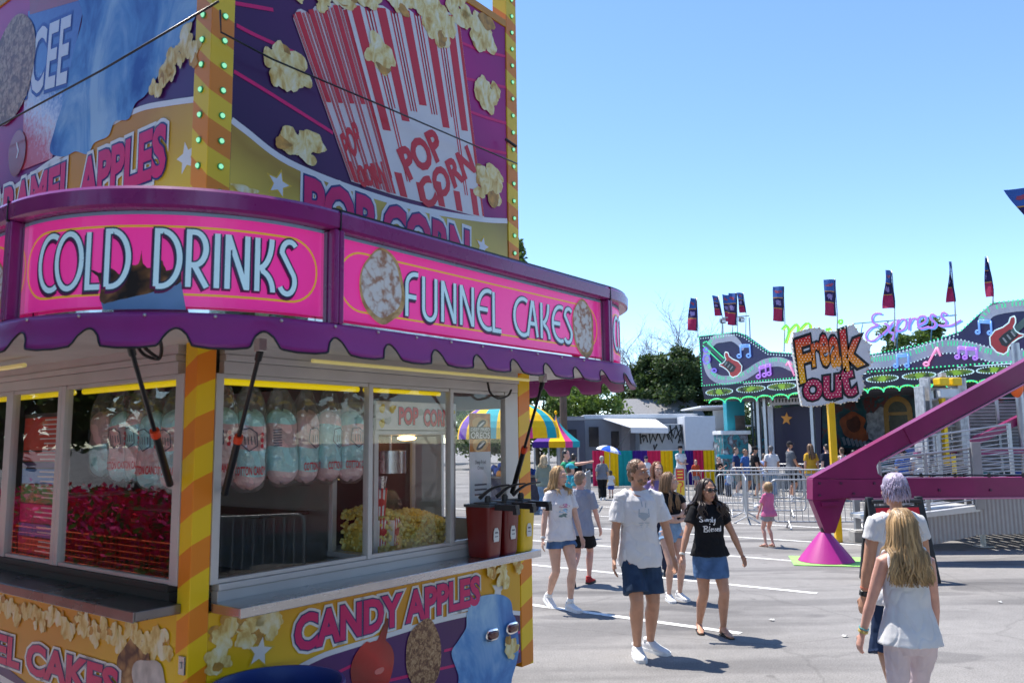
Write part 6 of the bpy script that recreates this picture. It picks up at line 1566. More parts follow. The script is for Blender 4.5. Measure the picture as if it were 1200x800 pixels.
b = MB(Mm); sp = [FX(x, y - 2) for x, y in fab]
for a_, c_ in zip(sp, sp[1:]): b.add([(a_[0], a_[1], -.03), (c_[0], c_[1], -.03), (c_[0], c_[1] - .22, -.03), (a_[0], a_[1] - .22, -.03)], [(0, 1, 2, 3)])
flush_lights()
# script name
E_ = [[(1034, 368), (1028, 367), (1023, 371), (1024, 378), (1030, 381), (1022, 384), (1016, 391), (1017, 398), (1025, 399), (1033, 392)], [(1037, 379), (1041, 381), (1043, 389), (1048, 390)], [(1048, 377), (1041, 386), (1035, 392)], [(1053, 374), (1051, 386), (1046, 399)], [(1052, 381), (1058, 374), (1063, 377), (1061, 385), (1054, 388), (1050, 386)], [(1067, 372), (1066, 387)], [(1066, 381), (1071, 373), (1076, 375)], [(1077, 381), (1085, 377), (1085, 371), (1079, 371), (1076, 378), (1079, 385), (1088, 383)], [(1098, 371), (1093, 368), (1091, 373), (1097, 379), (1094, 384), (1088, 383)], [(1111, 369), (1106, 366), (1104, 371), (1110, 377), (1107, 382), (1101, 381)], [(1107, 382), (1116, 381), (1127, 375)]]
E_ = [[tuple(p) for p in catmull([(x, y, 0) for x, y in l], 4)] for l in E_]
neon([[(p[0], p[1]) for p in l] for l in E_], .034, M_np, 'name_lettering', .05); neon([[(p[0] + 1.6, p[1] + 1.2) for p in l] for l in E_], .03, M_nb, 'name_lettering', .02)
Mw = [[(917, 386), (922, 381), (925, 388), (923, 396), (921, 402)], [(924, 390), (933, 380), (936, 384), (934, 394)], [(935, 390), (945, 379), (950, 381), (948, 390)], [(956, 386), (955, 393), (961, 394), (963, 386), (964, 394)], [(974, 385), (969, 386), (974, 391), (969, 394)], [(982, 385), (982, 394)], [(992, 386), (987, 388), (988, 394), (994, 393)]]
Mw = [[(p.x, p.y) for p in catmull([(x, y, 0) for x, y in l], 4)] for l in Mw]
neon(Mw + [circ(986, 377, 2.2)], .045, M_ng, 'name_lettering', .05); neon([[(p[0] + 1.5, p[1] + 1) for p in l] for l in Mw], .03, glow('neon_yellow', srgb(210, 220, 70), .42), 'name_lettering', .02)
neon([[(1000, 379), (1120, 369)], [(1005, 408), (1010, 379)], [(1050, 408), (1052, 376)], [(1090, 400), (1092, 372)]], .02, mat('lattice_blue', srgb(90, 140, 170), .5), 'name_frame', -.05)
# canopy, posts, back scenery
def fb(u0, u1, y0, y1, z0, z1, name, m, bevel=.0): b = MB(); b.b2((u0, y0, z0), (u1, y1, z1)); return b.build(name, m, mus, bevel=bevel)
zc = 3.62
fb(-.2, 17, .42, 6.2, zc, zc + .12, 'canopy_roof', mat('canopy_grey', (.10, .10, .12), .7, var=.2))
M_mural = mat('mural_teal', srgb(24, 96, 106), .45, var=0); N_, L_, b_ = nodes_of(M_mural)
tc = N_.new('ShaderNodeTexCoord'); nz = N_.new('ShaderNodeTexNoise'); nz.inputs['Scale'].default_value = 1.5; nz.inputs['Detail'].default_value = 6; L_.new(tc.outputs['Object'], nz.inputs['Vector'])
rp = N_.new('ShaderNodeValToRGB'); e = rp.color_ramp.elements; e[0].position = .3; e[0].color = (*srgb(10, 20, 48), 1); e[1].position = .72; e[1].color = (*srgb(100, 130, 130), 1)
for p, cc in ((.42, srgb(12, 60, 72)), (.52, srgb(18, 84, 92)), (.60, srgb(110, 36, 36)), (.64, srgb(22, 72, 80))): k = e.new(p); k.color = (*cc, 1)
L_.new(nz.outputs['Fac'], rp.inputs[0]); L_.new(rp.outputs[0], b_.inputs['Base Color'])
OB = -4.2
fb(.8, 17, -OB, -OB + .1, .3, zc - .01, 'back_mural', M_mural)
Bm = lambda u, v, o: V((u, -OB - o, v)); BX = lambda x, y: FX(x, y, OB)
b = MB(Bm); c_ = BX(1053, 492); w_ = abs(BX(1067, 490)[0] - BX(1039, 490)[0]) / 2; zt2 = BX(1053, 467)[1]; zb2 = c_[1] - .8
ol = [(c_[0] - w_, zb2)] + [(c_[0] + w_ * cos(a), zt2 - w_ + w_ * sin(a)) for a in [pi - pi * i / 14 for i in range(15)]] + [(c_[0] + w_, zb2)]
b.poly(ol, .02); o_ = b.build('jukebox_picture', mat('jukebox_dark', srgb(60, 60, 40), .4, var=.4, scale=6), mus)
b = MB(Bm); b.ribbon(ol, .20, .03); b.ribbon([(c_[0] - w_, c_[1] + .25), (c_[0] + w_, c_[1] + .25)], .12, .035); b.build('jukebox_frame', mat('jukebox_gold', srgb(150, 112, 40), .4, var=.2), o_)
b = MB(Bm); b.fan(blob(BX(1001, 500), .62, .55, 26, .25, 5), .02); b.cur = 1; b.fan(blob(BX(1001, 497), .35, .28, 20, .2, 6), .03); b.build('mural_figure', [mat('mural_orange', srgb(160, 78, 36), .5, var=.3, scale=4), mat('mural_dark', srgb(90, 40, 20), .5, var=.3)], mus)
b = MB(Bm)
for i in range(12): b.ribbon([BX(988 + i * 5, 512 + i * .9), BX(991 + i * 5, 521 + i * .6)], .13, .025)
b.build('mural_keys', mat('mural_white', (.28, .28, .30), .5), mus)
b = MB(Bm); b.fan(blob(BX(1028, 496), .5, .6, 20, .3, 15), .02); b.build('mural_splash', mat('mural_grey', (.30, .31, .33), .5, var=.5, scale=5), mus)
OC = -1.5; CX = lambda x, y: FX(x, y, OC); Cm2 = lambda u, v, o: V((u, -OC - o, v))
b = MB(Cm2); b.slab([CX(*p) for p in ((905, 478), (962, 474), (962, 545), (908, 548))], -.1, 0); bd = b.build('navy_backdrop', mat('backdrop_navy', srgb(26, 15, 52), .5, var=.15), mus)
b = MB(Cm2); star(b, CX(922, 490.5), .27, .02, .1); b.build('star_picture', mat('star_orange', srgb(232, 150, 50), .4, var=.1), bd)
b = MB(Cm2); b.slab([CX(*p) for p in ((893, 476), (906, 475), (909, 548), (903, 549))], -.1, .05); b.build('white_column', mat('column_white', (.55, .56, .62), .5, var=.06), mus)
b = MB(Cm2); b.slab([CX(*p) for p in ((903, 467), (958, 464), (958, 472), (903, 475))], -.1, .06); b.build('keyboard_beam', M_band, mus)
b = MB(Cm2)
for i in range(14): b.ribbon([CX(907 + i * 3.8, 467.4 - i * .1), CX(907 + i * 3.8, 471.4 - i * .1)], .06, .07)
b.build('keyboard_keys', M_black, mus)
for x in (888, 896): p_ = FX(x, 470, -.6); fb(p_[0] - .06, p_[0] + .06, .55, .67, 0, zc - .003, 'support_post', M_galv)
for u in (4.5, 9.0, 13.5): fb(u - .06, u + .06, .60, .72, 0, zc - .003, 'support_post', M_galv)
fb(.5, 17, .5, 4.1, .02, .42, 'ride_deck', mat('deck_dark', (.07, .07, .08), .6, var=.3))
for i in range(9):
    cart = MB(); u = 3.2 + 1.3 * i; cart.ell((u, 2.6, .95), (.55, .5, .45), 14, 8); cart.box((u, 2.95, 1.25), (.9, .12, .7)); cart.build('ride_car', mat(('car_blue', 'car_black', 'car_teal')[i % 3], ((.05, .12, .4), (.02, .02, .025), (.04, .25, .28))[i % 3], .3, var=.1, coat=.5), mus, True, auto=40)
# banner flags
M_fl = [mat('flag_blue', srgb(54, 92, 160), .8, var=.08), mat('flag_navy', srgb(40, 22, 76), .8, var=.08), mat('flag_gold', srgb(200, 140, 60), .8, var=.05), mat('flag_crimson', srgb(170, 30, 80), .8, var=.08), mat('flag_edge', (.02, .02, .06), .8)]
def flag(x0t, x1t, yt, x0b, x1b, yb, Y, label, pole_to, hook=True):
    f_ = FP(Y); A_, B_, C_, D_ = (V(f_(*p)) for p in ((x0t, yt), (x1t, yt + .6), (x1b, yb), (x0b, yb - .3)))
    o0 = V((C_.x, Y, 0)); t = thing('banner_flag', label, 'flag', (C_.x, Y, C_.y - 1.0), 0, 'tall banner flags')
    off = V((C_.x, Y, C_.y - 1.0))
    def pt(u, v, o):
        a_ = A_.lerp(B_, u); d_ = D_.lerp(C_, u); q_ = a_.lerp(d_, v); wv = .09 * sin(u * 3.5 + v * (3 + x0t % 3) + x0t * 1.7)
        return V((q_.x, Y + wv - o, q_.y)) - off
    m_ = MB(pt); nu = 5
    rows = [0, .08, .16, .24, .32, .345, .40, .48, .55, .62, .645, .70, .8, .9, 1.0]
    for i, (v0, v1) in enumerate(zip(rows, rows[1:])):
        for j in range(nu):
            u0, u1 = j / nu * .84, (j + 1) / nu * .84
            vm = (v0 + v1) / 2; m_.cur = 0 if vm < .32 else 2 if vm < .345 else 1 if vm < .62 else 2 if vm < .645 else 3
            m_.add([(u0, v0, 0), (u1, v0, 0), (u1, v1, 0), (u0, v1, 0)], [(0, 1, 2, 3)])
        m_.cur = 4; m_.add([(.84, v0, 0), (1, v0, 0), (1, v1, 0), (.84, v1, 0)], [(0, 1, 2, 3)])
    fo = m_.build('flag_cloth', M_fl, t); sm = fo.modifiers.new('s', 'SOLIDIFY'); sm.thickness = .012
    e_ = MB(pt); e_.fan(blob((.42, .48), .24, .075, 14, .35, int(x0t)), .02); e_.ribbon([(.30, .55), (.24, .44)], .07, .02); e_.ribbon([(.56, .54), (.62, .42)], .07, .02); e_.build('flag_emblem', mat('emblem_lilac', srgb(150, 130, 180), .8, var=0), fo)
    e_ = MB(pt); e_.fan(blob((.42, .16), .26, .05, 14, .4, int(x0t) + 3), .02); e_.build('flag_emblem', mat('emblem_red', srgb(160, 70, 90), .8, var=0), fo)
    p_ = MB(); tp_ = V((B_.x, Y, B_.y)) - off; bt_ = V((C_.x + .02, Y, C_.y)) - off; fo_ = f_(*pole_to); p_.tube([tp_ + V((0, .02, .03)), bt_ + V((0, .02, 0)), V((fo_[0], Y + .02, fo_[1])) - off], [.018, .020, .022], 6)
    p_.build('flag_pole', mat('pole_grey', (.55, .56, .58), .4, metal=.6), t, True)
flag(809, 816.5, 349, 805, 817.5, 387.5, 34, 'leftmost banner flag, above the left corner of the music ride', (818, 395))
flag(834, 842, 346.5, 838, 846, 370, 40, 'small tilted banner flag left of the floodlights', (846, 392))
flag(846, 855, 345, 851, 859, 377, 40, 'banner flag half hidden behind the larger one by the floodlights', (858, 392))
flag(854, 863, 343, 852, 864, 381, 36, 'front banner flag of the cluster by the floodlights', (864, 395))
flag(863, 871, 343, 867, 874, 366.5, 41, 'small banner flag at the right of the floodlight cluster', (874, 392))
flag(906.5, 918, 335.5, 905, 919.5, 376.5, 31, 'banner flag left of the Freak Out sign above the dip in the ride front', (919, 412))
flag(966, 978.5, 327.5, 965.5, 981, 370, 28.5, 'banner flag directly above the Freak Out sign', (981, 396))
flag(1037, 1045.5, 317, 1035, 1048, 361.5, 26.5, 'banner flag above the neon name lettering', (1049, 405))
flag(1111, 1115, 307, 1110, 1118.5, 354, 25, 'thin edge-on banner flag second from the right', (1121, 390))
flag(1152.5, 1158, 301, 1157, 1163.5, 348, 24.5, 'thin tilted banner flag rightmost on the ride', (1164, 357))
flag(1180, 1214, 221, 1217, 1246, 287, 12.5, 'corner of a large dark blue flag high at the right edge', (1236, 360))

# floodlight mast
fm = thing('floodlight_mast', 'thin mast with two floodlights beside the flags', 'floodlight', ypt(862, 395, 39)); fm.location.z = 0
f_ = FP(39); X0 = fm.location.x; b = MB()
for x in (846.5, 878): p = f_(x, 372); b.cyl((p[0] - X0, 0, 2.5), (p[0] - X0, 0, p[1]), .035, 6)
a_, c_ = f_(846, 372.5), f_(878, 370); b.cyl((a_[0] - X0, 0, a_[1]), (c_[0] - X0, 0, c_[1]), .03, 6); b.cyl((0, 0, 0), (0, 0, 5.0), .06, 8); b.cyl((f_(846.5, 0)[0] - X0, 0, 2.6), (f_(878, 0)[0] - X0, 0, 2.6), .04, 6); b.build('mast_frame', M_galv, fm, True, auto=40)
for x, y in ((847, 376), (869, 374.5)):
    p = f_(x, y); b = MB(); b.box((p[0] - X0, 0, p[1]), (.26, .22, .20), Matrix.Rotation(.4, 3, 'X')); o = b.build('floodlight', mat('lamp_grey', (.12, .12, .13), .4), fm, bevel=.02)
    b = MB(); b.box((p[0] - X0 + .02, -.12, p[1] - .02), (.18, .02, .13)); b.build('lamp_glass', mat('lamp_glass', (.8, .82, .85), .1, var=0), o)
# ------------------------------------------------------------------ tents, vehicles, fences, buildings behind
TCOL = {k: cloth('tent_' + k, srgb(*c), var=.05) for k, c in dict(yellow=(244, 190, 30), teal=(40, 160, 170), purple=(110, 70, 160), pink=(226, 70, 140), white=(225, 222, 220), violet=(72, 48, 140)).items()}
def canvas_tent(name, label, cat, loc, r, z0, z1, cols, dome, drop, sides, legs, inner=None):
    t = thing(name, label, cat, loc)
    n = len(cols) * 4; keys = list(dict.fromkeys(cols)); b = MB(); steps = 8
    def pt(i, s_):
        a = 2 * pi * i / n + .3
        rr = r
        if sides: 
            seg = 2 * pi / sides; loc_a = ((a - .3) % seg) - seg / 2; rr = r * cos(seg / 2) / cos(loc_a) * 1.05
        if dome: rad = rr * sin(s_ * pi / 2); z = z0 + (z1 - z0) * cos(s_ * pi / 2)
        else: rad = rr * (s_ ** 1.25); z = z1 - (z1 - z0) * (s_ ** .75)
        return V((rad * cos(a), rad * sin(a), z))
    for i in range(n):
        b.cur = keys.index(cols[(i // 4) % len(cols)])
        for k in range(steps): b.add([pt(i, k / steps), pt(i + 1, k / steps), pt(i + 1, (k + 1) / steps), pt(i, (k + 1) / steps)], [(0, 1, 2, 3)])
    b.build('canopy', [TCOL[k] for k in keys], t, True, auto=40)
    v = MB()
    for i in range(n):
        v.cur = keys.index(cols[(i // 4) % len(cols)]); p, q = pt(i, 1) * 1.0, pt(i + 1, 1) * 1.0
        v.add([p * 1.004, q * 1.004, q * 1.004 - V((0, 0, drop)), p * 1.004 - V((0, 0, drop))], [(0, 1, 2, 3)])
    v.build('valance', [TCOL['violet' if (k in ('white', 'purple') and sides) else k] for k in keys], t)
    if legs:
        for i in range(legs):
            a = 2 * pi * i / legs + .3 + (pi / legs if sides else 0) * 0; rr = r * .97
            m_ = MB(); m_.cyl((rr * cos(a), rr * sin(a), 0), (rr * cos(a), rr * sin(a), z0), .03, 8); m_.build('tent_leg', M_galv, t, True, auto=40)
    else:
        m_ = MB(); m_.cyl((0, 0, 0), (0, 0, z1), .05, 10); m_.build('pole', M_galv, t, True, auto=40)
    fi = MB(); fi.ell((0, 0, z1 + .03), (.05, .05, .07), 10, 6); fi.build('finial', TCOL['yellow'], t, True)
    return t
p = ypt(596, 520, 25.0)
big = canvas_tent('striped_parasol', 'big domed parasol striped yellow, teal, purple and pink, seen past the end of the stand', 'parasol', (p.x, p.y, 0), 1.55, 2.20, 3.22, ['yellow', 'teal', 'yellow', 'purple', 'yellow', 'pink', 'yellow', 'teal', 'yellow', 'purple', 'yellow', 'teal', 'yellow', 'pink', 'yellow', 'teal', 'yellow', 'purple'], True, .12, 0, 0)
gm_ = thing('game_booth', 'dark round game counter under the big domed parasol', 'game stall', (p.x, p.y, 0)); b = MB(); b.tube([(0, 0, 0), (0, 0, .95)], [1.1, 1.1], 20); b.build('booth_base', mat('booth_dark', (.06, .05, .07), .6, var=.4, scale=6), gm_, True, auto=40)
b = MB(); b.tube([(0, 0, .96), (0, 0, 1.0)], [1.2, 1.2], 20); b.build('booth_counter', mat('booth_top', (.22, .18, .14), .5, var=.2), gm_, True, auto=40)
rr = random.Random(9); b = MB()
for i in range(40): a = rr.uniform(0, 6.28); q = rr.uniform(.4, 1.05); b.cur = i % 3; b.ell((q * cos(a), q * sin(a), 1.06 + rr.uniform(0, .5) * (1 - q)), (.09, .09, .12), 8, 6)
tag(b.build('prize_toys', [mat('toy_orange', srgb(230, 140, 50), .7), mat('toy_brown', (.15, .08, .05), .8), mat('toy_blue', srgb(50, 90, 170), .7)], gm_, True), kind='stuff')
p = ypt(652, 520, 27.5)
canvas_tent('pointed_tent', 'small pointed tent with purple, yellow, pink and teal panels in front of the domed parasol', 'tent', (p.x, p.y, 0), .80, 1.98, 2.92, ['yellow', 'pink', 'teal', 'white', 'purple', 'yellow', 'pink', 'teal'], False, .20, 4, 4)
p = ypt(713, 534, 29)
um = thing('sun_umbrella', 'blue and white sun umbrella tilted above the walking woman in grey', 'umbrella', (p.x, p.y, 0)); b = MB(); n = 16
Rt = Matrix.Rotation(radians(14), 3, 'Y')
def up_(i, s_): a = 2 * pi * i / n; return Rt @ V((.46 * sin(s_ * 1.35) / sin(1.35) * cos(a), .46 * sin(s_ * 1.35) / sin(1.35) * sin(a), .26 * cos(s_ * 1.35))) + V((0, 0, 1.55))
for i in range(n):
    b.cur = (i // 2) % 2
    for k in range(5): b.add([up_(i, k / 5), up_(i + 1, k / 5), up_(i + 1, (k + 1) / 5), up_(i, (k + 1) / 5)], [(0, 1, 2, 3)])
b.build('umbrella_canopy', [cloth('umb_white', (.80, .82, .85)), cloth('umb_blue', srgb(40, 90, 210))], um, True); b = MB(); b.cyl(V((0, 0, .0)), Rt @ V((0, 0, .24)) + V((0, 0, 1.55)), .012, 6); b.build('umbrella_pole', M_galv, um)
# patchwork fence
ff = FP(36.0); fe = thing('fabric_fence', 'waist-high fence hung with red, yellow, teal and purple cloth panels', 'fence', (ff(766, 0)[0], 36.0, 0))
M_fc = {'r': cloth('fence_red', srgb(206, 44, 84)), 'y': cloth('fence_yellow', srgb(240, 190, 20)), 't': cloth('fence_teal', srgb(30, 140, 140)), 'p': cloth('fence_purple', srgb(64, 34, 120))}
xs = [694, 708, 724, 741, 758, 774, 788, 802, 812, 824, 837]; cs = 'rytprytpry'
for x0, x1, c_ in zip(xs, xs[1:], cs):
    a_, d_ = ff(x0, 527.5)[0] - fe.location.x, ff(x1, 527.5)[0] - fe.location.x; h_ = ff(x0, 527.8)[1]
    b = MB(); nn = 8
    b.loft([[V((a_ + (d_ - a_) * i / nn, .035 * sin(i * 2.2 + x0) - .02 + o_, z)) for z in (.03, h_ * .5, h_)] + [V((a_ + (d_ - a_) * i / nn, .035 * sin(i * 2.2 + x0) + .0 + o_, z)) for z in (h_, h_ * .5, .03)] for i in range(nn + 1) for o_ in (0,)]); b.build('cloth_panel', M_fc[c_], fe, True, auto=40)
b = MB(); L_ = ff(694, 0)[0] - fe.location.x, ff(837, 0)[0] - fe.location.x; b.cyl((L_[0], .05, h_ + .02), (L_[1], .05, h_ + .02), .025, 6)
for i in range(11): x = L_[0] + (L_[1] - L_[0]) * i / 10; b.cyl((x, .08, 0), (x, .08, h_ + .03), .025, 6)
b.build('fence_rail', M_galv, fe)
# camper with awning, scribbled trailer, white box truck, house
fr_ = FP(44.0)
def bb_px(mb, Y, x0, y0, x1, y1, d, base=None):
    f_ = FP(Y); a_, c_ = f_(x0, y0), f_(x1, y1); mb.b2((a_[0], Y, c_[1] if base is None else base), (c_[0], Y + d, a_[1])); return mb
def rel(mb, o): mb.v = [p - o.location for p in mb.v]; return mb
rv = thing('camper_trailer', 'grey camper trailer with its white awning folded out', 'camper', (fr_(735, 0)[0], 44.0, 0))
b = MB(); bb_px(b, 44.0, 683, 489, 812, 545, 2.6, .5); rel(b, rv).build('body', mat('camper_grey', (.20, .21, .24), .4, var=.08, scale=2), rv, bevel=.05)
b = MB(); bb_px(b, 43.95, 684, 486, 818, 489.5, 2.8); rel(b, rv).build('roof', mat('camper_roof', (.6, .62, .64), .5, var=.05), rv, bevel=.03)
for x0, y0, x1, y1 in ((690, 500, 702, 523), (716, 505, 726, 530), (744, 500, 760, 516)):
    b = MB(); bb_px(b, 43.96, x0, y0, x1, y1, .03); rel(b, rv).build('window', mat('dark_window', (.02, .022, .03), .1, var=0), rv, bevel=.01)
b = MB(); bb_px(b, 43.95, 728, 494, 739, 540, .04); rel(b, rv).build('door', mat('camper_door', (.30, .30, .32), .4, var=.1), rv, bevel=.01)
f_ = FP(44.0); A_ = f_(706, 490); B_ = f_(768, 491); f3 = FP(41.6); C_ = f3(783, 501); D_ = f3(739, 500.5)
b = MB(); Vv = [V((A_[0], 43.9, A_[1])), V((B_[0], 43.9, B_[1])), V((C_[0], 41.6, C_[1])), V((D_[0], 41.6, D_[1]))]
b.add(Vv + [v - V((0, 0, .04)) for v in Vv], [(0, 1, 2, 3), (7, 6, 5, 4), (0, 4, 5, 1), (2, 6, 7, 3), (1, 5, 6, 2), (0, 3, 7, 4)]); b.add([Vv[3], Vv[2], Vv[2] - V((0, 0, .28)), Vv[3] - V((0, 0, .28))], [(0, 1, 2, 3)]); b.add([v + V((0, -.03, 0)) for v in (Vv[3], Vv[2], Vv[2] - V((0, 0, .28)), Vv[3] - V((0, 0, .28)))], [(3, 2, 1, 0)])
aw = rel(b, rv).build('awning', mat('awning_white', (.72, .73, .74), .7, var=.05), rv)
b = MB(); b.cyl(Vv[3] - V((0, 0, .1)), V((A_[0] + .5, 43.9, 1.2)), .03, 6); b.cyl(Vv[2] - V((0, 0, .1)), V((B_[0], 43.9, 1.2)), .03, 6); rel(b, rv).build('awning_arm', M_galv, rv)
b = MB()
for x in (720, 780): 
    q = fr_(x, 0)[0]; b.cyl((q, 44.1, .35), (q, 44.4, .35), .35, 16)
rel(b, rv).build('wheel', M_black, rv, True, auto=40)
tl = thing('cargo_trailer', 'pale grey trailer with tall black scrawl painted along its side', 'trailer', (FP(42.5)(776, 0)[0], 42.5, 0))
b = MB(); bb_px(b, 42.5, 749, 497, 803, 545, 2.2, .4); rel(b, tl).build('body', mat('trailer_grey', (.34, .36, .38), .5, var=.1, scale=2), tl, bevel=.04)
b = MB(Pm(42.5)); f_ = FP(42.5)
for i, pts in enumerate((((750, 506), (751, 520)), ((753, 509), (754, 517), (757, 510), (759, 518)), ((761, 508), (762, 519), (765, 509), (768, 516), (771, 507)), ((772, 508), (776, 518), (780, 505), (784, 515)), ((785, 498), (788, 518), (783, 508), (792, 500), (789, 512), (786, 503)), ((792, 498), (798, 518), (799, 500), (791, 514)), ((797, 497), (801, 520)), ((800, 499), (795, 519)), ((766, 521), (767, 526), (770, 520)), ((750, 512), (756, 510)))): b.ribbon([f_(*p) for p in pts], .085, .012 + .001 * i)
rel(b, tl).build('scrawl', M_black, tl)
tk = thing('box_truck', 'plain white truck box parked behind the coloured fence', 'truck', (FP(42.0)(825, 0)[0], 42.0, 0))
b = MB(); bb_px(b, 42.0, 802, 487.5, 840, 540, 5, .9); rel(b, tk).build('box', mat('truck_white', (.60, .63, .68), .4, var=.04), tk, bevel=.03)
b = MB(); f_ = FP(42.0); x_ = f_(840.3, 0)[0]; b.b2((x_ + .003, 42.02, .9), (x_ + .45, 46.9, f_(0, 487.8)[1])); b.b2((f_(801.5, 0)[0], 41.97, f_(0, 487.3)[1]), (x_ + .46, 47, f_(0, 485.6)[1])); rel(b, tk).build('box_rear', mat('truck_rear', (.74, .75, .78), .4, var=.04), tk, bevel=.02)
b = MB(); p_ = f_(838, 521); b.box((p_[0], 41.96, p_[1]), (.16, .05, .3)); rel(b, tk).build('latch', mat('latch_brown', (.12, .09, .06), .5), tk)
b = MB()
for y_ in (43, 46): b.cyl((f_(806, 0)[0], y_, .45), (f_(806, 0)[0] + .4, y_, .45), .45, 18); b.cyl((x_ - .4, y_, .45), (x_, y_, .45), .45, 18)
b.b2((f_(803, 0)[0], 42.3, .5), (x_ - .1, 47, .89)); rel(b, tk).build('wheels_and_chassis', M_black, tk, True, auto=40)
fh = FP(58.0); hs_ = thing('house', 'low house with a long grey shingle roof behind the camper', 'house', (fh(775, 0)[0], 60.0, 0))
b = MB(); a_, c_ = fh(716, 500), fh(836, 500); zr = FP(61.5)(0, 476.5)[1]; ze = a_[1]
b.b2((a_[0] + .3, 58.5, 0), (c_[0] - .3, 64, ze)); rel(b, hs_).build('wall', mat('house_wall', (.32, .30, .27), .8, var=.1), hs_)
b = MB(); e1, e2 = a_[0], c_[0]
b.add([V((e1, 58.0, ze - .05)), V((e2, 58.0, ze - .05)), V((e2 - .6, 61.5, zr)), V((e1 + 1.5, 61.5, zr)), V((e1, 65, ze - .05)), V((e2, 65, ze - .05))], [(0, 1, 2, 3), (3, 2, 5, 4), (0, 3, 4), (1, 5, 2)]); rf_ = rel(b, hs_).build('roof', mat('shingle_grey', (.24, .24, .25), .9, var=.2, scale=9, stretch=(1, 1, 6), bump=.3), hs_)
sm_ = rf_.modifiers.new('s', 'SOLIDIFY'); sm_.thickness = .15
b = MB(); b.b2((fh(766, 0)[0], 58.47, 1.0), (fh(775, 0)[0], 58.5, 2.1)); rel(b, hs_).build('window', mat('dark_window', (.02, .022, .03), .1), hs_)
# dark trailer at the left of the camper, utility pole
dk = thing('dark_trailer', 'dark blue-grey trailer end with a small window behind the pointed tent', 'trailer', (FP(40)(675, 0)[0], 40.0, 0))
b = MB(); bb_px(b, 40.0, 655, 488, 687, 560, 3.0, .3); rel(b, dk).build('body', mat('trailer_dark', (.05, .06, .09), .45, var=.15, scale=2), dk, bevel=.05)
b = MB(); bb_px(b, 39.96, 663, 503, 676, 519, .03); rel(b, dk).build('window', mat('dark_window', (.02, .022, .03), .1), dk)
b = MB(); bb_px(b, 39.96, 657, 489, 685, 492, .03); rel(b, dk).build('trim', mat('trim_grey', (.25, .26, .28), .5), dk)
up = thing('utility_pole', 'weathered brown utility pole behind the striped tents', 'pole', ypt(661, 520, 37)); up.location.z = 0; b = MB(); b.cyl((0, 0, 0), (0, 0, 8.0), .18, 12, .14); b.box((0, 0, 7.4), (1.6, .12, .14)); b.build('pole', mat('pole_wood', (.13, .085, .06), .9, var=.3, stretch=(8, 8, .6), bump=.4), up, True, auto=40)
# teal booth at the left end of the music ride
M_teal = mat('booth_teal', srgb(30, 150, 170), .4, var=.12, scale=1.5)
M_bmur = mat('booth_mural', srgb(60, 120, 130), .5, var=0); N_, L_, b_ = nodes_of(M_bmur); tc = N_.new('ShaderNodeTexCoord'); nz = N_.new('ShaderNodeTexNoise'); nz.inputs['Scale'].default_value = 3.2; nz.inputs['Detail'].default_value = 5; L_.new(tc.outputs['Object'], nz.inputs['Vector']); rp = N_.new('ShaderNodeValToRGB'); e = rp.color_ramp.elements; e[0].position = .32; e[0].color = (*srgb(20, 24, 40), 1); e[1].position = .7; e[1].color = (*srgb(190, 200, 200), 1)
for p_, cc in ((.45, srgb(40, 130, 140)), (.52, srgb(90, 60, 60)), (.58, srgb(120, 130, 140))): k = e.new(p_); k.color = (*cc, 1)
L_.new(nz.outputs['Fac'], rp.inputs[0]); L_.new(rp.outputs[0], b_.inputs['Base Color'])
fb_ = FP(33.5); tb = thing('ticket_booth', 'teal ticket booth with white roof and painted front beside the queue', 'ticket booth', (fb_(864, 0)[0], 33.5, 0))
b = MB(); bb_px(b, 33.5, 847.5, 509, 879, 560, 1.6, .02); rel(b, tb).build('booth_body', M_bmur, tb, bevel=.02)
b = MB(); bb_px(b, 33.45, 846.5, 504.5, 880, 508.7, 1.7); rel(b, tb).build('booth_roof', mat('booth_white', (.75, .76, .76), .5), tb, bevel=.02)
b = MB(); bb_px(b, 33.46, 842, 532.5, 872, 537, .3); rel(b, tb).build('booth_shelf', M_teal, tb, bevel=.01)
b = MB(); bb_px(b, 35.3, 850, 446, 874, 506, .6, .02); rel(b, tb).build('teal_panel', M_teal, tb, bevel=.02)
b = MB(); bb_px(b, 35.25, 861.5, 489, 873.5, 506, .04); bb_px(b, 35.25, 861, 487, 874, 488.5, .06); rel(b, tb).build('panel_opening', mat('opening_brown', (.10, .085, .08), .6, var=.2), tb)
b = MB(); f_ = FP(34.6)
for x in (880.5, 884.5, 892): a_, c_ = f_(x, 470), f_(x, 560); b.cyl((a_[0], 34.6, 0), (a_[0], 34.6, a_[1]), .05, 8)
for y in (480, 500, 512): a_, c_ = f_(880, y), f_(893, y); b.cyl((a_[0], 34.6, a_[1]), (c_[0], 34.6, c_[1]), .03, 6)
rel(b, tb).build('scaffold_post', mat('scaffold_dark', (.10, .14, .15), .5, metal=.4), tb, True, auto=40)
b = MB()
for i in range(7): a_ = f_(882 + i * 3, 545 - i * 5); b.b2((a_[0], 34.0, a_[1]), (a_[0] + .12, 34.9, a_[1] + .03))
a_, c_ = f_(874, 532), f_(890, 514); b.cyl((a_[0], 34, a_[1]), (c_[0], 34, c_[1]), .03, 6); a_, c_ = f_(874, 540), f_(890, 522); b.cyl((a_[0], 34, a_[1]), (c_[0], 34, c_[1]), .03, 6); rel(b, tb).build('stairs', M_teal, tb)
b = MB(Pm(34.3)); 
for i in range(16): x = 889 + i * 4.4; a_, c_ = FP(34.3)(x, 511), FP(34.3)(x, 540); b.ribbon([a_, c_], .03, 0)
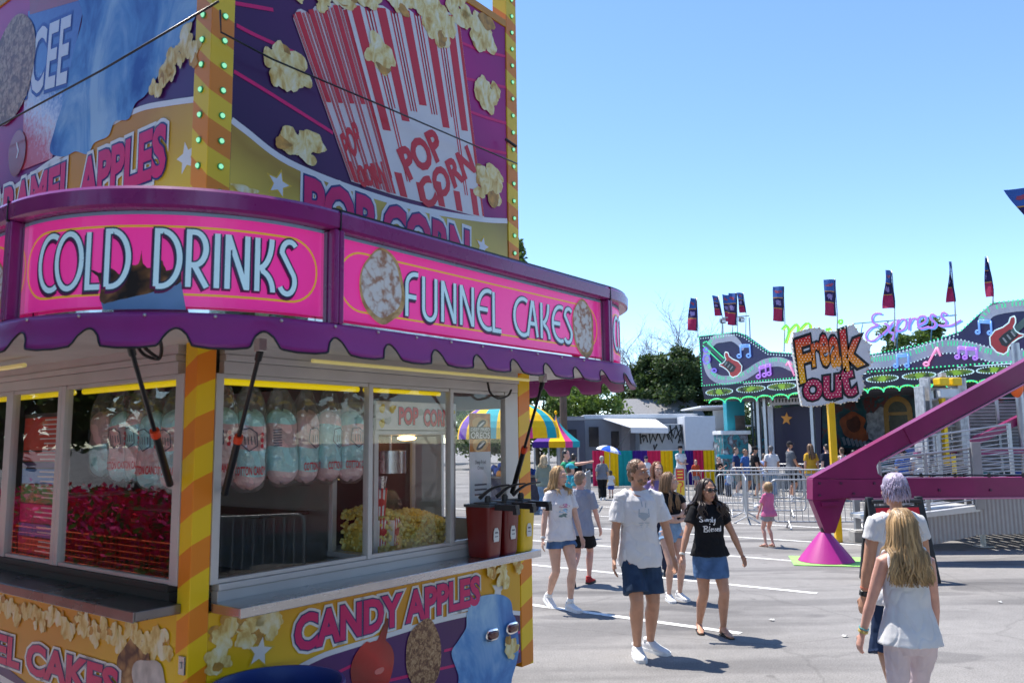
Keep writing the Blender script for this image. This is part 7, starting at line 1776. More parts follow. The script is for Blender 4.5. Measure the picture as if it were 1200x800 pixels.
# notice board, sandwich board
nb_ = thing('notice_board', 'small red and yellow notice board on the end of a barrier', 'notice board', ypt(797, 580, 24.4)); nb_.location.z = 0
f_ = FP(24.4); X0 = nb_.location.x; a_, c_ = f_(790.5, 548), f_(803.5, 580)
b = MB(); b.b2((a_[0] - X0, -.03, c_[1] - .1), (c_[0] - X0, .0, a_[1])); b.b2((a_[0] - X0, .001, 0), (a_[0] - X0 + .04, .04, a_[1] - .1)); b.b2((c_[0] - X0 - .04, .001, 0), (c_[0] - X0, .04, a_[1] - .1)); b.build('board_frame', mat('board_grey', (.45, .45, .45), .5), nb_, bevel=.004)
w_ = c_[0] - a_[0]; zt_, zb_ = a_[1], c_[1]; nm_ = lambda u, v, o: V((a_[0] - X0 + u, -.03 - o, v))
b = MB(nm_); zm = zb_ + (zt_ - zb_) * .55; b.add([(.03, zm, .003), (w_ - .03, zm, .003), (w_ - .03, zt_ - .03, .003), (.03, zt_ - .03, .003)], [(0, 1, 2, 3)]); b.build('red_notice', mat('notice_red', srgb(214, 50, 50), .5, var=.05), nb_)
b = MB(nm_); b.add([(.03, zb_, .003), (w_ - .03, zb_, .003), (w_ - .03, zm - .01, .003), (.03, zm - .01, .003)], [(0, 1, 2, 3)]); b.build('yellow_notice', mat('notice_yellow', srgb(230, 190, 60), .5, var=.05), nb_)
b = MB(nm_)
for k in range(3): b.ribbon([(.07, zm + .08 + .09 * k), (w_ - .07, zm + .08 + .09 * k)], .035, .005)
b.build('notice_line', mat('notice_ink', srgb(240, 210, 80), .5, var=0), nb_)
b = MB(nm_); b.ribbon([(w_ / 2 + .07 * cos(t), (zb_ + zm) / 2 + .1 + .07 * sin(t)) for t in [2.6 - i * .45 for i in range(10)]] + [(w_ / 2, zb_ + .08)], .03, .005); b.build('notice_mark', mat('notice_red', srgb(214, 50, 50), .5), nb_)
sp_ = ypt(1066, 680, 11.7); sw = thing('sandwich_board', 'black folding sandwich board with a red sheet, behind the woman with lilac hair', 'sandwich board', (sp_.x - .12, 11.75, 0), radians(4))
b = MB(); H_ = 1.18
for sx, name_ in ((-1, 'front'), (1, 'back')):
    Rb = Matrix.Rotation(radians(-12 * -sx), 3, 'X')
    def tr_(p): return Rb @ V(p) + V((0, sx * .26, 0))
    for a_, c_, w_, h_ in (((-.40, 0, 0), (-.36, 0, H_), .09, .05), ((.40, 0, 0), (.36, 0, H_), .09, .05), ((-.36, 0, H_ - .06), (.36, 0, H_ - .06), .05, .12), ((-.38, 0, .18), (.38, 0, .18), .05, .10)): b.bar(tr_(a_), tr_(c_), w_, h_, (0, 1, 0))
b.build('board_frame', mat('board_black', (.02, .02, .022), .5, var=.2), sw, bevel=.012)
b = MB(); b.tube(catmull(((-.14, 0, H_ - .05), (-.13, 0, H_ + .04), (.13, 0, H_ + .04), (.14, 0, H_ - .05)), 5), .018, 8); b.build('board_handle', mat('board_black', (.02, .02, .022), .5), sw, True)
Rb = Matrix.Rotation(radians(-12), 3, 'X'); sm2 = lambda u, v, o: Rb @ V((u, -.015 - o, v)) + V((0, -.26, 0))
b = MB(sm2); b.slab([(-.35, .24), (.35, .24), (.33, H_ - .12), (-.33, H_ - .12)], -.02, 0); b.build('board_sheet', mat('sheet_dark', (.04, .04, .045), .5), sw)
b = MB(sm2); b.add([(-.31, H_ - .34, .004), (.32, H_ - .34, .004), (.32, H_ - .15, .004), (-.31, H_ - .15, .004)], [(0, 1, 2, 3)]); b.build('red_sheet', mat('sheet_red', srgb(214, 30, 50), .5, var=.05), sw)

# ------------------------------------------------------------------ trees
def leafmat(name, c, var=.45):
    m = mat(name, c, .6, var=var, scale=1.1, spec=.3, detail=6); N, L, b = nodes_of(m)
    t = N.new('ShaderNodeBsdfTranslucent'); t.inputs[0].default_value = (c[0] * 1.5, c[1] * 1.6, c[2] * .9, 1); x = N.new('ShaderNodeMixShader'); x.inputs[0].default_value = .25
    L.new(b.outputs[0], x.inputs[1]); L.new(t.outputs[0], x.inputs[2]); L.new(x.outputs[0], N['Material Output'].inputs[0]); return m
M_leaf = [leafmat('leaf_mid', (.085, .135, .035)), leafmat('leaf_dark', (.050, .080, .030)), leafmat('leaf_light', (.12, .18, .045))]
M_bark = mat('bark', (.11, .085, .065), .95, var=.3, scale=8, stretch=(3, 3, .5), bump=.5)
def tree(name, label, loc, h, r, seed, m, leaf=.30, n=60, per=130, trunk=.22, zlo=.25, squash=1.0, group='trees behind the fair'):
    rr = random.Random(seed); t = thing(name, label, 'tree', loc, 0, group)
    tk_ = MB(); top_ = V((rr.uniform(-.3, .3), rr.uniform(-.3, .3), h * .72)); mid = V((rr.uniform(-.2, .2), rr.uniform(-.2, .2), h * .35))
    tk_.tube(catmull(((0, 0, 0), mid, top_), 6), [trunk * (1 - .065 * i) for i in range(13)], 9)
    cl = []
    for i in range(n):
        a = rr.uniform(0, 6.28); q = sqrt(rr.random()); z = h * zlo + (h * (1 - zlo)) * rr.random()
        env = sin(pi * min(1, max(.05, (z / h - zlo * .8) / (1.02 - zlo * .8)) ** .8)) ** .55
        p = V((r * env * q * cos(a), r * env * q * sin(a) * squash, z)); cl.append((p, r * rr.uniform(.16, .30)))
    for p, s_ in cl[::4]:
        b0 = V((0, 0, 0)).lerp(top_, min(.95, max(.25, p.z / h * .8))); tk_.tube([b0, b0.lerp(p, .5) + V((0, 0, .2)), p], [trunk * .35, trunk * .22, .02], 5)
    tk_.build('trunk', M_bark, t, True)
    c = MB(); vs = []; fs = []
    for p, s_ in cl:
        for k in range(per):
            d = V((rr.gauss(0, 1), rr.gauss(0, 1), rr.gauss(0, .8))); d = d.normalized() * s_ * (rr.random() ** .4)
            q = p + d; u = V((rr.gauss(0, 1), rr.gauss(0, 1), rr.gauss(0, .6))).normalized(); w = u.cross(V((rr.gauss(0, 1), rr.gauss(0, 1), rr.gauss(0, 1)))).normalized(); L_ = leaf * rr.uniform(.6, 1.3)
            i0 = len(vs); vs += [q - u * L_ * .5, q + w * L_ * .28, q + u * L_ * .5, q - w * L_ * .28]; fs.append((i0, i0 + 1, i0 + 2, i0 + 3))
    c.v = vs; c.f = fs; c.m = [0] * len(fs); c.build('crown', m, t)
    return t
def at(px, Y): p = ypt(px, 500, Y); return (p.x, p.y, 0)
def hz_(py, Y): return ypt(600, py, Y).z
tree('broadleaf_tree', 'tall tree whose crown tip shows just right of the popcorn sign', at(598, 46), hz_(283, 46), 2.0, 1, M_leaf[0], .26, 90, 130, .25)
tree('broadleaf_tree', 'bright green tree behind the domed parasol, left of the utility pole', at(632, 52), 5.9, 2.6, 2, M_leaf[2], .28, 60, 130)
tree('broadleaf_tree', 'bright green tree under the awning edge, right of the utility pole', at(690, 54), 5.9, 2.8, 3, M_leaf[2], .28, 60, 130)
tree('broadleaf_tree', 'small pale green tree at the gap below the end of the awning', at(735, 66), 5.2, 2.2, 4, M_leaf[2], .28, 45, 110)
tree('evergreen_tree', 'dark bushy evergreen left of the bare tree', at(763, 64), hz_(422, 63), 2.5, 5, M_leaf[1], .30, 100, 150)
tree('evergreen_tree', 'darkest tall evergreen under the bare branches', at(792, 62), hz_(412, 61), 2.8, 6, M_leaf[1], .30, 110, 150)
tree('evergreen_tree', 'dark evergreen reaching behind the corner of the music ride', at(825, 63), hz_(424, 63), 2.6, 7, M_leaf[1], .30, 75, 140)
tree('broadleaf_tree', 'low dark green tree below the left corner of the music ride', at(848, 60), hz_(455, 60), 2.2, 8, M_leaf[1], .28, 55, 130)
tree('broadleaf_tree', 'green tree behind the neon lettering', at(1052, 46), hz_(393, 46), 2.2, 9, M_leaf[0], .26, 60, 130)
tree('broadleaf_tree', 'green tree behind the right end of the neon lettering', at(1098, 48), hz_(388, 48), 2.3, 10, M_leaf[0], .26, 60, 130)
for i, (px, Y, h_, r_) in enumerate(((560, 62, 5.0, 3.2), (600, 78, 5.5, 3.5), (655, 80, 5.4, 3.6), (880, 72, 5.5, 3.5), (930, 66, 5, 3), (990, 70, 5, 3), (1150, 60, 5, 3), (1210, 52, 5, 3))):
    tree('broadleaf_tree', ('far tree seen through the serving window', 'far low tree behind the end of the stand', 'far tree behind the dark trailer', 'far tree behind the ticket booth', 'far tree behind the ride\'s star backdrop', 'far tree behind the yellow pole', 'far tree behind the gondola seats', 'far tree at the right edge behind the platform')[i], at(px, Y), h_, r_, 20 + i, M_leaf[i % 2], .34, 40, 90)
for i, px in enumerate((130, 230, 320, 400, 470, 530)):
    tree('broadleaf_tree', 'tree of the far row behind the food stand, hidden from the front', at(px, 66 + (i % 3) * 6), 6.2 + (i % 2), 3.8, 90 + i, M_leaf[i % 3], .38, 45, 90)
# bare tree
bt = thing('bare_tree', 'leafless tree spreading thin grey branches above the evergreens', 'tree', at(790, 67)); bm_b = MB(); rr = random.Random(15); H0 = hz_(384, 67)
def branch(p, d, L_, r_, lev):
    q = [p]; dd = d.copy(); n_ = 4
    for i in range(n_): dd = (dd + V((rr.gauss(0, .16), rr.gauss(0, .16), rr.gauss(.03, .10)))).normalized(); q.append(q[-1] + dd * L_ / n_)
    bm_b.tube(q, [r_ * (1 - .13 * i) for i in range(n_ + 1)], 5 if lev > 1 else 3, caps=False)
    if lev == 0: return
    for k in range(4 if lev > 2 else 4):
        i = rr.choice((2, 3, 4, 4)); a = (dd + V((rr.gauss(0, .55), rr.gauss(0, .55), rr.gauss(.05, .3)))).normalized(); branch(q[i], a, L_ * rr.uniform(.52, .8), r_ * .52, lev - 1)
for a in ((-.9, 0, .75), (.55, .1, .8), (-.25, .3, 1), (.1, -.2, 1), (-.6, -.1, 1)): branch(V((0, 0, H0 * .34)), V(a).normalized(), H0 * .34, .11, 4)
bm_b.tube([(0, 0, 0), (.1, 0, H0 * .2), (0, 0, H0 * .34)], [.32, .25, .2], 8); bm_b.build('branches', mat('bare_bark', (.20, .18, .18), .9, var=.2), bt)

# ------------------------------------------------------------------ what the windows reflect: beds and trees beside and behind the photographer
fb1 = MB(); rr = random.Random(44)
def cluster(mb, c, n, s_, L_):
    for k in range(n):
        q = V(c) + V((rr.gauss(0, s_), rr.gauss(0, s_), rr.gauss(0, s_ * .6))); u = V((rr.gauss(0, 1), rr.gauss(0, 1), rr.gauss(0, 1))).normalized(); w = u.orthogonal().normalized()
        mb.cur = rr.choice((0, 0, 1, 2)) if q.z > .75 else rr.choice((2, 2, 0)); mb.add([q - u * L_, q + w * L_ * .6, q + u * L_, q - w * L_ * .6], [(0, 1, 2, 3)])
for i in range(420): cluster(fb1, W(rr.uniform(-4.8, -3.4), rr.uniform(-1.0, 17), rr.uniform(.0, 1.15)), 55, .16, .05)
tag(fb1.build('flower_bed', [mat('petal_pink', srgb(250, 64, 150), .6, var=.2), mat('petal_red', srgb(236, 40, 70), .6, var=.2), M_leaf[0]]), 'dense bed of pink flowers opposite the stand, mirrored in its left window', 'flowers', kind='stuff')
nt2 = MB()
for i in range(14): nt2.cyl(W(-3.2, -1, -.35 + .085 * i), W(-3.2, 17, -.35 + .085 * i), .010, 4)
for i in range(144): nt2.cyl(W(-3.2, -1 + .125 * i, -.4), W(-3.2, -1 + .125 * i, .78), .008, 4)
tag(nt2.build('safety_net', mat('net_orange', srgb(250, 90, 30), .6, var=.05)), 'orange mesh safety net in front of the flower bed, mirrored in the left window', 'net')
for i, (x, y, h_) in enumerate(((-8, 3, 7), (-8, 9, 8), (-7.5, -3, 7), (-2, -12, 7.5), (4.5, -13, 8), (9.5, -12, 7), (-8, 15, 8), (-7.5, 21, 8), (-6, 27, 8), (1, -13.5, 8))):
    tree('shade_tree', 'broad shade tree beside the lot, only mirrored in the stand windows', (W(x, y).x, W(x, y).y, 0), h_, 3.2, 60 + i, M_leaf[i % 2], .42, 45, 70, group='shade trees around the lot')

rt = thing('reflection_trailer', 'long dark red trailer beside the photographer, only mirrored in the stand window', 'trailer', (10.5, 2.5, 0), radians(6))  # added unseen: blocks the bright ground mirrored in the right-hand windows
b = MB(); b.box((0, 0, 1.25), (2.4, 8.5, 1.5)); b.build('body', mat('reflection_trailer_red', srgb(120, 16, 18), .4, var=.25, scale=1.5), rt, bevel=.05)
b = MB(); b.box((0, 0, .42), (2.2, 8.3, .14))
for y in (-2.6, -1.7, 3): b.cyl((-1.15, y, .42), (-.85, y, .42), .42, 18); b.cyl((.85, y, .42), (1.15, y, .42), .42, 18)
b.build('wheels_and_chassis', M_black, rt, True, auto=40)
# ------------------------------------------------------------------ the people
def bvh_of(o): return BVHTree.FromPolygons([v.co.copy() for v in o.data.vertices], [tuple(p.vertices) for p in o.data.polygons])
def decal(part, name, m, cx, cz, draw, back=False):
    def f(c):
        o = c[part]; bv = bvh_of(o); sy = 1 if not back else -1
        def mp(u, v, off):
            hit, nrm, _, _ = bv.ray_cast(V((cx * c['h'] + u, -sy * 1.0, cz * c['h'] + v)), V((0, sy, 0)))
            if hit is None: return V((cx * c['h'] + u, -.15 * sy, cz * c['h'] + v))
            return hit + nrm * (.0025 + off)
        b = MB(mp); draw(b); b.build(name, m, o)
    return f
def sunglasses(c):
    hp, k = c['hp'], c['k']; b = MB()
    for sx in (-1, 1): b.ell(hp(sx * .033, -.094, .004), (.029 * k, .010 * k, .021 * k), 14, 8, c['Rh'])
    b.tube([hp(-.012, -.101, .010), hp(.012, -.101, .010)], [.004 * k] * 2, 6)
    for sx in (-1, 1): b.tube([hp(sx * .058, -.086, .010), hp(sx * .074, -.03, .010), hp(sx * .080, .02, .006)], [.004 * k] * 3, 6)
    b.build('sunglasses', mat('dark_lens', (.015, .012, .012), .12, var=0, coat=.5), c['root'], True)
def beard(nm, col):
    def f(c):
        b = MB(); E = lambda p, r: b.ell(c['hp'](*p), tuple(x * c['k'] for x in r), 14, 8, c['Rh'])
        E((0, -.050, -.096), (.033, .035, .0225)); 
        for sx in (-1, 1): E((sx * .036, -.045, -.075), (.020, .032, .024))
        E((0, -.088, -.055), (.026, .012, .006)); E((0, -.082, -.092), (.018, .014, .014))
        remesh('beard', b, hairmat(nm, col), .006, 2, .004, 60, c['root'])
    return f
def cap(nm, col, back=False):
    def f(c):
        b = MB(); s_ = -1 if not back else 1
        b.ell(c['hp'](0, .012, .045), tuple(x * c['k'] for x in (.086, .104, .084)), 18, 10, c['Rh'])
        b.tube([c['hp'](0, s_ * .07, .045), c['hp'](0, s_ * .13, .040), c['hp'](0, s_ * .165, .03)], [.065 * c['k'], .060 * c['k'], .035 * c['k']], 12, ry=[.010 * c['k']] * 3, upv=(0, 0, 1))
        b.build('cap', cloth(nm, col), c['root'], True)
    return f
def brimhat(nm, col):
    def f(c):
        b = MB(); n = 20; rg = lambda r, z: [c['hp'](r * cos(2 * pi * i / n), .012 + r * 1.12 * sin(2 * pi * i / n), z) for i in range(n)]
        b.loft([rg(.16, .052), rg(.165, .058), rg(.092, .066), rg(.090, .11), rg(.078, .145), rg(.03, .152)]); b.build('hat', cloth(nm, col), c['root'], True, auto=50)
    return f
def band(i, nm, col, off=.0, r=.024, w=.012):
    def f(c):
        Wp, E_ = c['wrist'][i], c['elbow'][i]; d = (E_ - Wp).normalized(); p = Wp + d * (.02 + off); b = MB(); R_ = .0150 * c['h'] + .004
        x = d.orthogonal().normalized(); y = d.cross(x); n = 18
        ring = lambda q, r_: [p + d * q + x * (r_ * cos(2 * pi * j / n)) + y * (r_ * sin(2 * pi * j / n)) for j in range(n)]
        b.loft([ring(-w, R_ - .002), ring(-w * .8, R_ + .003), ring(w * .8, R_ + .003), ring(w, R_ - .002)], caps=False); b.build('bracelet' if nm != 'watch' else 'watch', mat('band_' + nm, col, .4), c['root'], True, auto=50)
    return f
def at_h(px, ytop, Y): p = ypt(px, ytop, Y); return (p.x, p.y, 0), p.z
def scr(pts): return [(x, y) for x, y in pts]
WHITE, DENIM, NAVYD = (.72, .71, .71), (.075, .145, .28), (.030, .055, .105)
BROWN, BLOND, DKB = (.085, .045, .022), (.36, .22, .095), (.035, .019, .012)
def P(label, px, ytop, Y, rz, **k):
    loc, h = at_h(px, ytop, Y); return person(label, loc, h, radians(rz), **k)
FV = .0068
# -- couple walking hand in hand
def grey_art(b):
    b.ribbon([(-.045, .02), (-.05, -.05), (.0, -.085), (.05, -.05), (.045, .02)], .010, 0); b.ribbon([(-.05, -.02), (.05, -.02)], .012, .0006); b.fan(blob((0, -.045), .045, .03, 18, .1, 3), .0003); b.ribbon([(-.015, .04), (-.02, .09)], .008, 0); b.ribbon([(.02, .03), (.018, .075)], .008, 0)
    for k in range(3): b.ribbon([(-.055 + .01 * k, -.11 - .018 * k), (.05 - .008 * k, -.11 - .018 * k)], .007, 0)
P('man in white t-shirt and denim shorts with tied-back hair and beard, walking hand in hand', 746, 538, 7.98, 6, sex='m', skn='tan', build=1.04, feet=((-.07, .12, 0), (.10, -.07, 0)), toes=(-4, 30), roll=.012,
  hands=((-.265, .06, .855), (.330, .03, .86)), elb=((-1, .5, 0), (1, .7, 0)), head=(40, 2, 0), hs=.248, hair=('slick', 'mid_brown', (.15, .078, .036)),
  top=('tee', 'white', WHITE, .448, .9, .74), bottom=('shorts', 'denim_navy', NAVYD, .84, .25, .012), shoes=('sneaker', ('white', (.76, .76, .77)), ('white', (.74, .74, .74))), voxel=FV,
  extras=(beard('beard_brown', (.22, .125, .07)), decal('top', 'shirt_print', mat('print_grey', (.42, .48, .54), .8), .012, .735, grey_art)))
SCRIPT1 = [[(-.135, .045), (-.150, .055), (-.165, .045), (-.150, .025), (-.140, .012), (-.155, .0), (-.172, .008)], [(-.12, .028), (-.12, .004)], [(-.108, .004), (-.106, .026), (-.096, .026), (-.096, .006), (-.094, .026), (-.084, .026), (-.082, .004)], [(-.068, .03), (-.070, -.03)], [(-.068, .026), (-.054, .026), (-.054, .006), (-.068, .004)], [(-.036, .055), (-.040, .004), (-.030, .004)], [(-.018, .028), (-.014, .006), (-.004, .028), (-.016, -.03), (-.03, -.025)]]
SCRIPT2 = [[(-.03, -.03), (-.034, -.095)], [(-.045, -.035), (-.012, -.03), (.0, -.045), (-.028, -.062), (.006, -.075), (-.004, -.095), (-.04, -.092)], [(.024, -.03), (.020, -.09), (.030, -.092)], [(.040, -.075), (.056, -.07), (.054, -.058), (.042, -.064), (.042, -.085), (.058, -.09)], [(.082, -.058), (.070, -.064), (.082, -.078), (.072, -.092)], [(.106, -.058), (.094, -.064), (.106, -.078), (.096, -.092)], [(.116, -.075), (.132, -.07), (.130, -.058), (.118, -.064), (.118, -.085), (.134, -.09)], [(.158, -.06), (.146, -.066), (.146, -.088), (.160, -.086), (.166, -.03), (.166, -.092)]]
def blessed(b):
    for st in SCRIPT1: b.ribbon([(p.x * .9 + .028, p.y * .9 + .02) for p in catmull([(x, y, 0) for x, y in st], 4)] if len(st) > 2 else [(x * .9 + .028, y * .9 + .02) for x, y in st], .0095, .0)
    for st in SCRIPT2: b.ribbon([(p.x * .9 - .058, p.y * .9 + .005) for p in catmull([(x, y, 0) for x, y in st], 4)] if len(st) > 2 else [(x * .9 - .058, y * .9 + .005) for x, y in st], .0095, .0)
P('woman in sunglasses, black Simply Blessed t-shirt and denim skirt, holding the man\'s hand', 828, 561, 8.72, 8, sex='f', skn='tan', build=1.06, feet=((-.095, -.13, 0), (.095, .10, 0)), toes=(-14, 6),
  hands=((-.335, .07, .79), (.350, .06, .75)), elb=((-1, .3, -.2), (1, .5, 0)), head=(14, 2, 0), hair=('long', 'dark_brown', DKB, .21, .026, 280, .12),
  top=('tee', 'black', (.012, .012, .014), .505, .55, .55), bottom=('skirt', 'denim_mid', DENIM, .58, .35), shoes=('flip', ('black', (.02, .02, .02)), ('black', (.02, .02, .02))), voxel=FV,
  extras=(sunglasses, decal('top', 'shirt_lettering', mat('print_pale', (.75, .75, .74), .7, var=0), 0, .715, blessed), band(0, 'silver', (.6, .58, .52))))
# -- behind them
P('long-haired girl in black top and denim shorts, arms folded, between the couple', 784, 553, 10.6, 12, sex='f', skn='fair', build=.95, feet=((-.09, .08, 0), (.10, .02, 0)), toes=(-6, 10),
  hands=((.05, .155, 1.05), (.03, .17, .98)), elb=((-1, .3, -.6), (1, .3, -.6)), handcfg=({'d': (1, -.2, .15), 'n': (0, -1, 0)}, {'d': (-1, -.15, .15), 'n': (0, -1, 0)}), head=(58, 0, 0), hair=('long', 'light_brown', (.20, .11, .05), .30, .008, 170),
  top=('tee', 'black', (.012, .012, .014), .60, .3, .3), bottom=('shorts', 'denim_pale', (.20, .32, .48), .20, .3, .01), shoes=('sneaker', ('white', (.76, .76, .77)), ('white', (.74, .74, .74))), voxel=.0075)
P('woman with reddish hair mostly hidden behind the man in white', 770, 541, 12.6, -10, sex='f', skn='fair', feet=((-.08, -.15, 0), (.09, .12, 0)), head=(20, 0, 0), hair=('long', 'auburn', (.22, .085, .035), .22, .008, 120),
  top=('tee', 'mauve', (.25, .18, .36), .48, .5, .6), bottom=('pants', 'navy', (.02, .025, .05), .9, .15, .01), shoes=('sneaker', ('dark', (.03, .03, .035)), ('dark', (.03, .03, .03))), voxel=.009)
CARS = (((.0, .055), (.52, .22, .34)), ((.0, -.005), (.28, .48, .66)), ((-.005, -.06), (.16, .24, .22)))
def car_art(i):
    (cx, cy), _ = CARS[i]
    def d(b): b.fan([(cx - .07, cy - .012), (cx - .06, cy + .006), (cx - .03, cy + .012), (cx - .012, cy + .028), (cx + .028, cy + .028), (cx + .045, cy + .010), (cx + .07, cy + .004), (cx + .072, cy - .012), (cx + .04, cy - .018), (cx - .04, cy - .018)], .0)
    return d
P('girl in white t-shirt with three small printed cars, walking beside the boy in grey', 655, 546, 10.1, 24, sex='f', skn='fair', build=.95, feet=((-.06, -.20, .035), (.06, .14, 0)), toes=(0, 8),
  hands=((-.27, .05, .77), (.22, .16, .79)), elb=((-.8, 1, 0), (.4, 1, 0)), head=(26, 4, 0), hair=('long', 'honey_blond', (.42, .26, .11), .15, .012, 170),
  top=('tee', 'white_warm', (.72, .69, .68), .478, .85, .62), bottom=('shorts', 'denim_mid', DENIM, .36, .3, .012), shoes=('sneaker', ('white', (.76, .76, .77)), ('white', (.74, .74, .74)), 22, True), voxel=.0072,
  extras=tuple(decal('top', 'shirt_print', mat('car_print_%d' % i, CARS[i][1], .8, var=.4, scale=30), 0.0, .69, car_art(i)) for i in range(3)) + (band(0, 'white', (.7, .7, .68)),))
P('boy with shaved head in grey t-shirt, black shorts and red shoes, walking away', 680, 552, 11.8, 158, sex='m', skn='pink', build=.95, feet=((-.08, .10, 0), (.07, -.26, .09)), toes=(0, 4),
  hands=((-.24, .12, .74), (.26, -.10, .74)), head=(-20, 4, 0), hair=('short', 'buzz', (.22, .14, .09)), top=('tee', 'grey_blue', (.27, .29, .36), .43, .95, .8), bottom=('shorts', 'black', (.015, .015, .017), .78, .1, .018), shoes=('sneaker', ('red', (.45, .05, .05)), ('dark', (.05, .045, .03)), 62), voxel=.008)
P('small child with a teal cap, seen behind the boy with the shaved head', 668, 543, 17.5, 120, sex='m', skn='fair', head=(0, 0, 0), hair=('short', 'brown', BROWN), top=('tee', 'teal', (.05, .30, .36), .45, .8), bottom=('shorts', 'grey', (.2, .2, .22), .7), shoes=('sneaker', ('white', (.7, .7, .7)), ('white', (.7, .7, .7))), voxel=.014, extras=(cap('teal_cap', (.05, .36, .44)),))
P('dark-haired person in green shirt pointing with an outstretched arm', 663, 527, 20, 62, sex='m', skn='pink', build=.95, head=(0, 0, 0), hair=('short', 'black', (.02, .014, .011)), hands=((-.20, .1, .8), (.10, .68, 1.50)), elb=((-1, .5, 0), (.2, .2, -1)), top=('tee', 'green', (.03, .30, .15), .46, .8), bottom=('shorts', 'grey', (.2, .2, .22), .8), shoes=('sneaker', ('dark', (.03, .03, .035)), ('dark', (.03, .03, .03))), voxel=.012)
P('person in a black t-shirt standing behind the pointing person', 672, 531, 24, 170, skn='pink', hair=('short', 'black', (.02, .014, .011)), top=('tee', 'black', (.012, .012, .014), .46, .8), bottom=('pants', 'navy', (.02, .025, .05), .9, .1, .02), shoes=('sneaker', ('dark', (.03, .03, .035)), ('dark', (.03, .03, .03))), voxel=.014)
P('blond woman in sage green shirt and jeans, back turned, by the stand\'s end', 637, 533, 23, 165, sex='f', build=1.1, skn='fair', hair=('long', 'pale_blond', (.48, .35, .20), .14, .006, 46), top=('tee', 'sage', (.22, .25, .20), .47, .8, 1.2), bottom=('pants', 'denim_pale', (.20, .32, .48), .9, .1, .015), shoes=('sneaker', ('white', (.7, .7, .7)), ('white', (.7, .7, .7))), voxel=.014)
P('grey-haired woman in grey shirt and black trousers walking away under the umbrella', 705, 534, 28.2, 180, sex='f', build=1.12, skn='fair', feet=((-.08, .14, 0), (.08, -.12, 0)), hair=('pixie', 'grey', (.42, .40, .38)), top=('tee', 'mid_grey', (.20, .21, .24), .46, .9, .9), bottom=('pants', 'black', (.015, .015, .017), .9, .05, .02), shoes=('sneaker', ('white', (.7, .7, .7)), ('white', (.7, .7, .7))), voxel=.014)
P('small child in white shirt and blue shorts beside the grey-haired woman', 715.5, 551, 29, 175, skn='fair', feet=((-.09, .1, 0), (.09, -.1, 0)), hs=.2, hair=('short', 'dark', BROWN), top=('tee', 'white', WHITE, .46, .8), bottom=('shorts', 'royal_blue', (.03, .09, .40), .8, .1, .02), shoes=('sneaker', ('dark', (.03, .03, .035)), ('dark', (.03, .03, .03))), voxel=.014)
P('man in white t-shirt and black brimmed hat with folded arms by the coloured fence', 797, 523, 33, 20, skn='fair', build=1.08, hands=((.05, .2, 1.05), (-.05, .22, 1.05)), elb=((-1, .3, -.6), (1, .3, -.6)), hair=('short', 'brown', BROWN), top=('tee', 'white', WHITE, .46, .85), bottom=('pants', 'grey', (.2, .2, .22), .9, .1, .02), shoes=('sneaker', ('dark', (.03, .03, .035)), ('dark', (.03, .03, .03))), voxel=.016, extras=(brimhat('black', (.012, .012, .014)),))
P('child in an orange shirt next to the man in the black hat', 815, 538, 33, 10, skn='fair', hs=.205, hair=('short', 'brown', BROWN), top=('tee', 'orange_red', (.50, .08, .03), .46, .8), bottom=('shorts', 'grey', (.2, .2, .22), .8, .1, .015), shoes=('sneaker', ('dark', (.03, .03, .035)), ('dark', (.03, .03, .03))), voxel=.016)
P('man in white shirt and dark cap behind the head of the man in white', 757, 534, 31, -30, skn='fair', hair=('short', 'brown', BROWN), top=('tee', 'white', WHITE, .46, .8), bottom=('shorts', 'black', (.015, .015, .017), .9, .1, .02), shoes=('sneaker', ('dark', (.03, .03, .035)), ('dark', (.03, .03, .03))), voxel=.016, extras=(cap('navy_cap', (.02, .025, .06)),))
# -- the queue for the music ride
SH = ('sneaker', ('dark', (.03, .03, .035)), ('dark', (.03, .03, .03))); SW = ('sneaker', ('white', (.7, .7, .7)), ('white', (.7, .7, .7)))
Q = dict(voxel=.016, group='people queuing for the music ride')
P('person in black with folded bare arms at the left end of the queue', 842, 535, 30, 25, skn='fair', hands=((.05, .2, 1.0), (-.05, .22, 1.0)), elb=((-1, .3, -.6), (1, .3, -.6)), hair=('short', 'brown', BROWN), top=('tee', 'black', (.012, .012, .014), .46, .8), bottom=('pants', 'black', (.015, .015, .017), .9, .1, .02), shoes=SH, **Q)
P('child in blue shirt with a pale backpack in the queue, back turned', 853, 552, 29, 185, skn='fair', hs=.205, hair=('short', 'dark', BROWN), top=('tee', 'blue_check', (.06, .13, .36), .46, .8), bottom=('pants', 'navy', (.02, .025, .05), .9, .1, .02), shoes=SH, **Q, extras=(lambda c: (lambda b: (b.ell((0, .15, .70 * c['h']), (.13, .08, .17), 12, 8), b.build('backpack', cloth('pale_bag', (.45, .52, .62)), c['root'], True)))(MB()),))
P('brown-haired person in a navy shirt looking right, behind the child with the backpack', 862, 524, 29.5, 60, skn='fair', hair=('short', 'brown', BROWN), top=('tee', 'navy_tee', (.025, .045, .13), .46, .8), bottom=('shorts', 'khaki', (.25, .21, .15), .9, .1, .02), shoes=SW, **Q)
P('person in a mid-blue shirt partly behind the man in black polo', 873, 526, 30, 40, skn='tan', hair=('short', 'sandy', (.13, .075, .035)), top=('tee', 'mid_blue', (.06, .14, .38), .46, .8), bottom=('shorts', 'grey', (.2, .2, .22), .9, .1, .02), shoes=SW, **Q)
